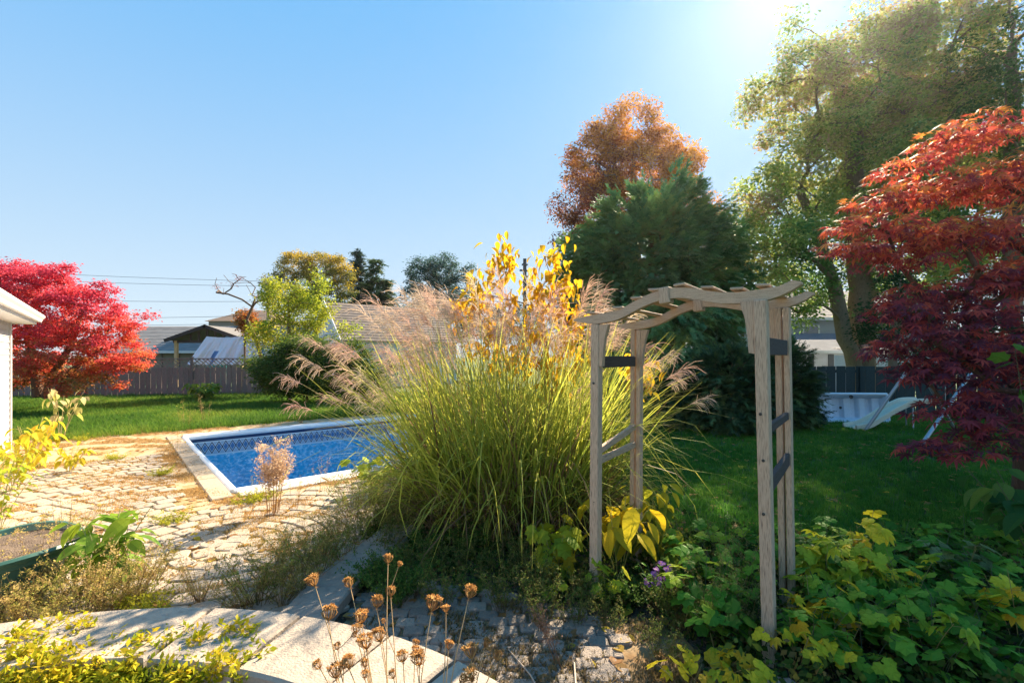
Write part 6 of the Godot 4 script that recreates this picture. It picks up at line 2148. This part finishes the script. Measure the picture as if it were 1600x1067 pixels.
	var lace := [[Vector3(-0.728, 0.896, -1.75), 1.15, "dried flower head farthest left, leaning over the cap slabs"], [Vector3(-0.598, 0.892, -1.75), 1.0, "dried flower head second from the left, before the edging slabs"], [Vector3(-0.485, 0.937, -1.85), 0.9, "topmost dried flower head of the foreground stalks"], [Vector3(-0.487, 0.843, -1.7), 1.1, "dried brown flower head low in front of the edging slabs' end"], [Vector3(-0.449, 0.858, -1.75), 0.95, "dried flower head just under the topmost one"], [Vector3(-0.281, 0.858, -1.65), 1.35, "largest and darkest dried flower head, over the shaded cobbles"], [Vector3(-0.237, 0.826, -1.7), 0.7, "small dried flower head touching the largest dark one"], [Vector3(-0.156, 0.877, -1.7), 1.2, "dried flower head farthest right, on a slanting stalk over cobbles"]]
	var bulk := [Vector3(-0.621, 0.853, -1.6), Vector3(-0.508, 0.842, -1.6), Vector3(-0.511, 0.839, -1.55), Vector3(-0.445, 0.781, -1.6), Vector3(-0.517, 0.757, -1.5), Vector3(-0.345, 0.777, -1.5), Vector3(-0.294, 0.767, -1.5), Vector3(-0.209, 0.786, -1.55), Vector3(-0.132, 0.755, -1.55), Vector3(-0.093, 0.762, -1.6), Vector3(-0.054, 0.719, -1.6), Vector3(-0.46, 0.818, -1.5), Vector3(-0.539, 0.76, -1.45), Vector3(-0.362, 0.76, -1.45), Vector3(-0.126, 0.718, -1.5), Vector3(-0.451, 0.76, -1.45), Vector3(-0.608, 0.757, -1.5), Vector3(-0.329, 0.762, -1.6)]
	for q in bulk:
		lace.append([q, rf(0.6, 1.35), "dried orange-brown flower head on a thin stalk in the foreground bunch"])
	for i in lace.size():
		var head: Vector3 = lace[i][0]
		var foot := Vector3(-0.28 + (head.x + 0.28) * 0.32, 0.30, -1.42 + rf(-0.06, 0.05))
		var o := thing("dried_flower", lace[i][2], "dried flower", foot, 0.0, "" if i < 8 else "dried flowers in the foreground bunch")
		var pts := PackedVector3Array()
		var rad := PackedFloat32Array()
		var bow := Vector3(rf(-0.02, 0.02), 0, rf(-0.02, 0.02))
		for s in 7:
			var q := s / 6.0
			pts.append((head - foot) * q + bow * sin(q * PI) + Vector3.UP * 0.03 * sin(q * PI))
			rad.append(lerpf(0.0026, 0.0014, q))
		var g := Geo.new()
		g.tube(pts, rad, 5, C(0.50, 0.32, 0.15))
		obj("stem", g, mats["coloured"], o)
		if i % 2 == 0:
			var p0 := pts[3 + i % 3]
			var p1 := p0 + Vector3(rf(-0.07, 0.07), rf(0.06, 0.12), rf(-0.05, 0.05))
			var sg := Geo.new()
			sg.tube(PackedVector3Array([p0, p0.lerp(p1, 0.5) + Vector3(0, -0.008, 0), p1]), PackedFloat32Array([0.0014, 0.0012, 0.0010]), 4, C(0.50, 0.32, 0.15))
			obj("side_stem", sg, mats["coloured"], o)
			obj("flower_head", heads[(i + 3) % 6], null, o, Transform3D(aim((p1 - p0).normalized(), Vector3.RIGHT, 0, 1.0) * Basis(Vector3.RIGHT, PI / 2) * Basis().scaled(Vector3.ONE * rf(0.35, 0.65)), p1))
		var dir := ((pts[6] - pts[5]).normalized() + rdir() * 0.35).normalized()
		obj("flower_head", heads[i % 10], null, o, Transform3D(aim(dir, Vector3.RIGHT, 0, 1.0) * Basis(Vector3.RIGHT, PI / 2) * Basis(Vector3.UP, rf(0, 6)) * Basis().scaled(Vector3.ONE * lace[i][1] * 0.88), pts[6]))
	var spire := thing("dried_spire", "reddish dried seed spire leaning over the shaded cobbles", "dried plant", Vector3(0.283, 0.0, -2.616))
	obj("stems_and_seeds", weed_shape(57, 3, 0.40, 0.06, 34, 0.012, [C(0.34, 0.18, 0.12), C(0.42, 0.25, 0.16)], [C(0.34, 0.2, 0.12)], 6, 0.35, 0.002), null, spire, Transform3D(Basis(Vector3.BACK, 0.32), Vector3.ZERO))
	# --- round the arbor
	leafy_plant("yellow_green_plant", "yellow-green drooping lobed-leaf plant left of the arbor's front post", "plant", "", Vector3(0.333, 0.0, -3.627), 6, 0.50, 0.16, leaf_set("lobed", [C(0.16, 0.26, 0.03), C(0.30, 0.36, 0.03), C(0.50, 0.38, 0.03)]), 52, Vector2(0.09, 0.135), 1.1, 0.35, C(0.25, 0.25, 0.08))
	leafy_plant("yellow_hosta", "tall yellow broad-leafed plant between the arbor's left posts", "plant", "", Vector3(0.84, 0, -3.72), 6, 0.72, 0.20, leaf_set("oval", [C(0.40, 0.38, 0.03), C(0.68, 0.50, 0.03), C(0.74, 0.50, 0.03)]), 20, Vector2(0.16, 0.28), 0.9, 0.55, C(0.35, 0.33, 0.08), Vector3.ZERO, 0.006)
	leafy_plant("variegated_hosta", "green hosta with yellow leaf edges behind the purple asters", "plant", "", Vector3(1.18, 0, -3.78), 9, 0.42, 0.22, leaf_set("edged", [C(0.03, 0.085, 0.02), C(0.06, 0.14, 0.03), C(0.16, 0.22, 0.03)]), 36, Vector2(0.14, 0.24), 0.8, 0.55, C(0.1, 0.18, 0.05), Vector3.ZERO, 0.005)
	leafy_plant("yellowing_plant", "yellow-green oval-leafed plant behind the arbor's rear left post", "plant", "", Vector3(1.22, 0, -4.15), 8, 0.72, 0.26, leaf_set("oval", [C(0.14, 0.22, 0.03), C(0.36, 0.36, 0.03), C(0.62, 0.48, 0.03)]), 56, Vector2(0.10, 0.18), 0.7, 0.4, C(0.28, 0.27, 0.08))
	leafy_plant("seedling", "small yellow-green seedling at the foot of the left front post", "plant", "", Vector3(0.66, 0, -3.30), 4, 0.33, 0.10, leaf_set("lobed", yg), 18, Vector2(0.06, 0.10), 0.5, 0.5, C(0.25, 0.25, 0.08))
	leafy_plant("seedling", "tiny pale green seedling in the dark bed left of the front post", "plant", "", Vector3(0.314, 0.0, -3.321), 3, 0.2, 0.05, leaf_set("lobed", yg), 9, Vector2(0.05, 0.08), 0.4, 0.5, C(0.25, 0.25, 0.08))
	var as_at := Vector3(1.03, 0, -3.30)
	var aster := leafy_plant("aster", "purple flowering aster at the foot of the arbor", "flower", "", as_at, 9, 0.34, 0.16, leaf_set("oval", deep), 60, Vector2(0.03, 0.05), 0.1, 0.2, C(0.08, 0.12, 0.04))
	var bloom := Geo.new()
	for k in 16:
		var a := TAU * k / 16.0
		var d := Vector3(cos(a), 0.12, sin(a))
		var s := Vector3(-d.z, 0, d.x) * 0.0022
		bloom.quad(Vector3.ZERO - s * 0.4, d * 0.007 - s, d * 0.0155, d * 0.007 + s, shade(C(0.30, 0.13, 0.48), 0.85 + 0.3 * (k % 2)))
	for k in 6:
		var a := TAU * k / 6.0
		bloom.tri(Vector3(0, 0.003, 0), Vector3(cos(a), 0.6, sin(a)) * 0.0035, Vector3(cos(a + 1.05), 0.6, sin(a + 1.05)) * 0.0035, C(0.6, 0.42, 0.05))
	var bm := bloom.mesh(mats["thin_leaf"])
	for i in 46:
		var b: Vector3 = [Vector3(-0.07, 0.22, 0.08), Vector3(0.0, 0.29, 0.07), Vector3(0.06, 0.21, 0.09)][i % 3]
		var q := b + rdir() * Vector3(0.05, 0.045, 0.05)
		obj("flower", bm, null, aster, Transform3D(aim(Vector3(rf(-1, 1), 0.1, rf(-1, 1)), Vector3(rf(-0.5, 0.5), 0.8, 0.9).normalized(), 0, rf(1.0, 1.6)), q))
	# --- brambles at the lower right
	var three := leaf_set("three", deep, 8)
	var lob := leaf_set("lobed", deep, 8)
	var mixed := three + three + lob + leaf_set("three", [C(0.18, 0.33, 0.04), C(0.36, 0.46, 0.04)], 6)
	var n := 0
	var spots := [Vector3(1.375, 0.0, -3.7), Vector3(1.428, 0.0, -3.408), Vector3(1.777, 0.0, -3.985), Vector3(1.512, 0.0, -3.198), Vector3(1.75, 0.0, -3.548), Vector3(1.221, 0.0, -3.012), Vector3(1.269, 0.0, -2.846), Vector3(2.091, 0.0, -3.159), Vector3(2.038, 0.0, -2.846), Vector3(1.696, 0.0, -2.67), Vector3(2.333, 0.0, -2.977), Vector3(2.321, 0.0, -2.726), Vector3(2.5, 0.0, -3.364), Vector3(2.8, 0.0, -3.453), Vector3(2.783, 0.0, -3.12), Vector3(2.634, 0.0, -2.785), Vector3(2.415, 0.0, -3.648), Vector3(2.821, 0.0, -3.866), Vector3(3.303, 0.0, -3.648), Vector3(3.154, 0.0, -3.198), Vector3(2.923, 0.0, -2.846), Vector3(3.285, 0.0, -3.985), Vector3(3.709, 0.0, -3.866), Vector3(3.687, 0.0, -3.453), Vector3(3.376, 0.0, -3.047), Vector3(1.887, 0.0, -2.539), Vector3(2.221, 0.0, -2.49), Vector3(2.558, 0.0, -2.49), Vector3(2.531, 0.0, -3.985), Vector3(4.2, 0.0, -3.985)]
	for s in spots:
		leafy_plant("bramble", "dark green bramble plant in the tangle right of the arbor", "bramble", "brambles right of the arbor", s, 7, rf(0.34, 0.50), 0.28, mixed, 33, Vector2(0.075, 0.135), 0.25, 0.3, C(0.10, 0.10, 0.05), Vector3(rf(-0.05, 0.05), 0, rf(-0.05, 0.05)), 0.003)
	var gl := leaf_set("three", gold, 5) + leaf_set("five", gold, 4)
	var yl := leaf_set("three", yg, 5) + leaf_set("five", yg, 3)
	var bright := [[Vector3(2.601, 0.0, -3.5), 0.66, gl, 22, "yellow bramble spray standing highest, over the dark lawn"], [Vector3(2.199, 0.0, -3.321), 0.52, yl, 34, "yellow-green bramble right of the arbor's rear right post"], [Vector3(2.312, 0.0, -3.198), 0.52, yl, 30, "yellow-green bramble below the highest yellow spray"], [Vector3(1.808, 0.0, -2.846), 0.44, gl, 20, "golden bramble spray just right of the nearest arbor post"], [Vector3(1.542, 0.0, -2.564), 0.36, gl, 16, "orange-yellow bramble low against the nearest arbor post"], [Vector3(1.767, 0.0, -2.564), 0.34, gl, 8, "small orange bramble spray under the golden one"], [Vector3(2.646, 0.0, -3.159), 0.45, gl, 9, "single thin yellow spray in the middle of the brambles"], [Vector3(2.218, 0.0, -2.564), 0.46, yl, 18, "light green bramble in the lower middle of the tangle"], [Vector3(2.887, 0.0, -2.67), 0.62, gl, 14, "yellow bramble cane at the right edge"], [Vector3(1.969, 0.0, -3.597), 0.42, yl, 16, "pale green leaves behind the nearest arbor post"], [Vector3(3.267, 0.0, -3.453), 0.46, leaf_set("three", [C(0.16, 0.22, 0.10), C(0.28, 0.33, 0.16)], 4), 16, "pale grey-green bramble tops in the sun, right of centre"], [Vector3(1.122, 0.0, -2.554), 0.20, gl, 12, "low yellow seedling at the bottom edge left of the post"], [Vector3(0.908, 0.0, -2.443), 0.16, gl, 8, "yellow leaf tuft on the sunlit grit at the bottom edge"]]
	for b in bright:
		leafy_plant("bramble", b[4], "bramble", "", b[0], 4, b[1], 0.17, b[2], b[3], Vector2(0.09, 0.15), 0.5, 0.5, C(0.3, 0.22, 0.08), Vector3.ZERO, 0.003)
	leafy_plant("broad_leafed_shrub", "broad green leaves hanging before the maple at the right edge", "plant", "", Vector3(4.0, 0, -3.55), 6, 1.15, 0.42, leaf_set("broad", [C(0.03, 0.09, 0.025), C(0.07, 0.16, 0.04), C(0.2, 0.26, 0.05)]), 44, Vector2(0.13, 0.22), 0.5, 0.4, C(0.12, 0.1, 0.05), Vector3(-0.1, 0, 0), 0.006)
	leafy_plant("climbing_vine", "bright green vine leaves at the right edge among red maple leaves", "vine", "", Vector3(4.42, 0, -3.95), 3, 2.45, 0.25, leaf_set("lobed", [C(0.06, 0.16, 0.03), C(0.2, 0.32, 0.04)]), 26, Vector2(0.11, 0.17), 0.6, 0.6, C(0.12, 0.1, 0.05), Vector3(0.0, 0, 0), 0.006)
	var seedy := [weed_shape(61, 14, 0.5, 0.16, 9, 0.014, [C(0.16, 0.18, 0.05), C(0.30, 0.26, 0.10)], [C(0.18, 0.15, 0.07)])]
	weeds("greenish seeding weed among the brambles left of the nearest post", "seeding weeds by the arbor", seedy, [Vector3(1.604, 0.0, -3.597), Vector3(1.638, 0.0, -3.321), Vector3(1.219, 0.0, -2.91), Vector3(1.376, 0.0, -2.91)], Vector2(0.8, 1.1))
	# ground cover under the grass and the brambles
	var sprig := [leaf_cluster(71, 9, 0.07, 0.045, 0.6, 0.2), leaf_cluster(72, 9, 0.06, 0.035, 0.7, 0.2)]
	var area := PackedVector2Array([Vector2(-1.0, 3.9), Vector2(-0.6, 3.7), Vector2(0.2, 3.35), Vector2(0.7, 3.2), Vector2(1.05, 3.05), Vector2(1.1, 2.5), Vector2(0.95, 1.9), Vector2(3.5, 1.6), Vector2(4.6, 2.6), Vector2(4.2, 4.2), Vector2(2.2, 4.3), Vector2(1.6, 4.5), Vector2(1.3, 5.6), Vector2(-1.4, 6.2), Vector2(-1.45, 4.6)])
	for k in 2:
		var xf := []
		var cols := PackedColorArray()
		while xf.size() < 2600:
			var q := Vector2(rf(-1.6, 4.7), rf(1.5, 6.3))
			if not Geometry2D.is_point_in_polygon(q, area):
				continue
			var hgt: float = 0.16 if q.x < 0.95 else 0.30
			xf.append(Transform3D(Basis(Vector3.UP, rf(0, TAU)).scaled(Vector3.ONE * rf(0.7, 1.4)), Vector3(q.x, 0.02 + hgt * rng.randf() * rng.randf(), -q.y)))
			cols.append(shade(pick([C(0.035, 0.075, 0.018), C(0.06, 0.13, 0.025), C(0.14, 0.20, 0.035), C(0.22, 0.15, 0.06)], pow(rng.randf(), 1.6)), rf(0.8, 1.2)))
		tag(many("ground_cover", sprig[k], xf, cols, mats["leaf"]), ["low dark green ground cover under the tall grass and brambles", "small-leafed creeping ground cover among the bed plants"][k], "ground cover", "", "stuff")


# ---------------------------------------------------------------- grass
func tuft_shape(sd: int, blades: int, tall: float, spread: float) -> ArrayMesh:
	var r := RandomNumberGenerator.new()
	r.seed = sd
	var g := Geo.new()
	for i in blades:
		var a := r.randf_range(0, TAU)
		var d := Vector3(cos(a), 0, sin(a))
		var foot := d * spread * r.randf()
		var h := tall * r.randf_range(0.5, 1.1)
		var b := r.randf_range(0, TAU)
		var o := Vector3(cos(b), 0, sin(b)) * h * r.randf_range(0.15, 0.8)
		var w := Vector3(-sin(b), 0, cos(b)) * 0.0028
		var m := foot + o * 0.35 + Vector3.UP * h * 0.6
		var c := shade(Color.WHITE, r.randf_range(0.75, 1.3))
		g.quad(foot - w, foot + w, m + w * 0.8, m - w * 0.8, c)
		g.tri(m - w * 0.8, m + w * 0.8, foot + o + Vector3.UP * h * 0.9, c)
	return g.mesh()


func sow(called: String, label: String, category: String, mesh: Mesh, n: int, area: PackedVector2Array, pal: Array, size: Vector2, m: Material, near: float, keep: Callable, lift := 0.0) -> void:
	var lo := area[0]
	var hi := area[0]
	for p in area:
		lo = lo.min(p)
		hi = hi.max(p)
	var f := FastNoiseLite.new()
	f.frequency = 0.35
	f.seed = n
	var xf := []
	var cols := PackedColorArray()
	var tries := 0
	while xf.size() < n and tries < n * 14:
		tries += 1
		var q := Vector2(rf(lo.x, hi.x), rf(lo.y, hi.y))
		if rng.randf() > pow(near / maxf(q.y, near), 1.2) or absf(q.x) > q.y * 1.25 + 0.5 or not Geometry2D.is_point_in_polygon(q, area) or not keep.call(q):
			continue
		var k := rf(size.x, size.y)
		xf.append(Transform3D(Basis(Vector3.UP, rf(0, TAU)).scaled(Vector3(k * (1.0 + q.y * 0.03), k, k * (1.0 + q.y * 0.03))), Vector3(q.x, lift, -q.y)))
		cols.append(shade(pick(pal, 0.5 + 0.6 * f.get_noise_2d(q.x, q.y) + rf(-0.3, 0.3)), rf(0.85, 1.15)))
	tag(many(called, mesh, xf, cols, m), label, category, "", "stuff")


func lawns() -> void:
	var green := [C(0.04, 0.14, 0.022), C(0.065, 0.21, 0.028), C(0.11, 0.28, 0.035), C(0.20, 0.34, 0.05)]
	sow("lawn_grass", "dark green lawn grass beyond the arbor up to the fence", "grass", tuft_shape(81, 9, 0.085, 0.05), 26000, PackedVector2Array([Vector2(1.2, 4.4), Vector2(2.3, 4.1), Vector2(4.4, 4.0), Vector2(9, 4.5), Vector2(15, 12), Vector2(14.5, 13.3), Vector2(5.8, 14.4), Vector2(1.2, 13.5), Vector2(-1.0, 11.0), Vector2(0.8, 7.0)]), green, Vector2(0.7, 1.2), mats["leaf"], 4.0, func(q): return true)
	var far_ok := func(q: Vector2): return (Vector3(q.x, 0, -q.y) - P0).dot(PE2) > 6.3
	sow("lawn_grass", "bright green rough grass between pool and lattice fence", "grass", tuft_shape(82, 9, 0.16, 0.09), 26000, PackedVector2Array([Vector2(-24, 10), Vector2(-8, 9.5), Vector2(6, 16), Vector2(3, 22), Vector2(-9, 21.2), Vector2(-21, 19.0)]), [C(0.045, 0.12, 0.018), C(0.085, 0.19, 0.025), C(0.15, 0.26, 0.035), C(0.26, 0.31, 0.05)], Vector2(0.7, 1.4), mats["leaf"], 11.0, far_ok)
	# dry grass and moss wisps on the patio, thick in drifts
	var f := FastNoiseLite.new()
	f.frequency = 0.9
	f.seed = 5
	var ok := func(q: Vector2): return f.get_noise_2d(q.x * 0.8 - q.y * 0.4, q.y * 1.6) > 0.06 and not inside_pool(Vector3(q.x, 0, -q.y), 0.1)
	sow("dry_moss", "orange-tan dry grass and moss drifts on the patio", "dry grass", tuft_shape(83, 12, 0.03, 0.05), 8500, PackedVector2Array([Vector2(-9.6, 9.0), Vector2(-4.6, 3.9), Vector2(-2.5, 3.4), Vector2(-1.5, 3.6), Vector2(-1.9, 6.4), Vector2(-3.8, 9.0), Vector2(-9.0, 13.0), Vector2(-13, 14)]), [C(0.36, 0.20, 0.07), C(0.48, 0.30, 0.12), C(0.52, 0.36, 0.17), C(0.34, 0.30, 0.08)], Vector2(0.7, 1.3), mats["dry_leaf"], 4.0, ok, 0.02)
	sow("path_litter", "dark moss and brown straw litter over the cobble path", "litter", tuft_shape(85, 10, 0.03, 0.05), 2600, PackedVector2Array([Vector2(-1.05, 2.6), Vector2(-1.0, 3.5), Vector2(0.2, 3.3), Vector2(1.0, 3.0), Vector2(1.1, 2.3), Vector2(0.8, 1.7), Vector2(0.1, 1.8)]), [C(0.10, 0.12, 0.03), C(0.20, 0.15, 0.08), C(0.34, 0.25, 0.15), C(0.07, 0.11, 0.025)], Vector2(0.6, 1.3), mats["dry_leaf"], 3.0, func(q): return f.get_noise_2d(q.x * 2.0 + 9.0, q.y * 2.0) > -0.05, 0.025)
	var joint := func(q: Vector2): return absf(fmod(Vector2(q.x + 2.55, q.y - 4.25).length() / 0.185, 1.0) - 0.5) < 0.09
	sow("joint_moss", "green and tan moss in the paver joints", "moss", tuft_shape(84, 10, 0.02, 0.02), 5000, PackedVector2Array([Vector2(-5.2, 2.9), Vector2(-1.5, 2.9), Vector2(-1.3, 4.2), Vector2(-1.9, 5.9), Vector2(-5.0, 6.4)]), [C(0.14, 0.16, 0.04), C(0.30, 0.24, 0.07), C(0.36, 0.24, 0.09)], Vector2(0.6, 1.2), mats["dry_leaf"], 3.0, joint, 0.012)
	var leaf := Geo.new()
	leaf.add(leaf_shape(0.09, 0.06, 4, 0.3, 0.3, Color.WHITE), Transform3D())
	sow("fallen_leaves", "scattered fallen autumn leaves on patio and beds", "fallen leaves", leaf.mesh(), 1500, PackedVector2Array([Vector2(-9, 9), Vector2(-4, 3), Vector2(1, 1.9), Vector2(5, 3), Vector2(9, 8), Vector2(11, 12.5), Vector2(2, 12), Vector2(-1.5, 5.5), Vector2(-4, 8), Vector2(-6, 14), Vector2(-14, 18), Vector2(-12, 11)]), [C(0.30, 0.12, 0.04), C(0.45, 0.26, 0.08), C(0.36, 0.2, 0.1), C(0.6, 0.45, 0.05)], Vector2(0.6, 1.2), mats["leaf"], 3.0, func(q): return not inside_pool(Vector3(q.x, 0, -q.y), 0.0), 0.035)
	# leaves adrift on the pool
	var drift := []
	var tint := PackedColorArray()
	for i in 70:
		var a := pow(rng.randf(), 1.5) * POOL_L
		var b := rf(0.1, POOL_W - 0.1) if i % 3 else rf(0.08, 0.5)
		drift.append(Transform3D(Basis(Vector3.UP, rf(0, TAU)).scaled(Vector3.ONE * rf(0.5, 1.0)), pp(a, b, -0.392)))
		tint.append(shade(pick([C(0.30, 0.14, 0.05), C(0.5, 0.34, 0.08), C(0.55, 0.2, 0.06)], rng.randf()), rf(0.7, 1.2)))
	tag(many("floating_leaves", leaf_shape(0.07, 0.05, 4, 0.05, 0.02, Color.WHITE).mesh(), drift, tint, mats["leaf"]), "brown and yellow leaves drifting on the pool water", "floating leaves", "", "stuff")
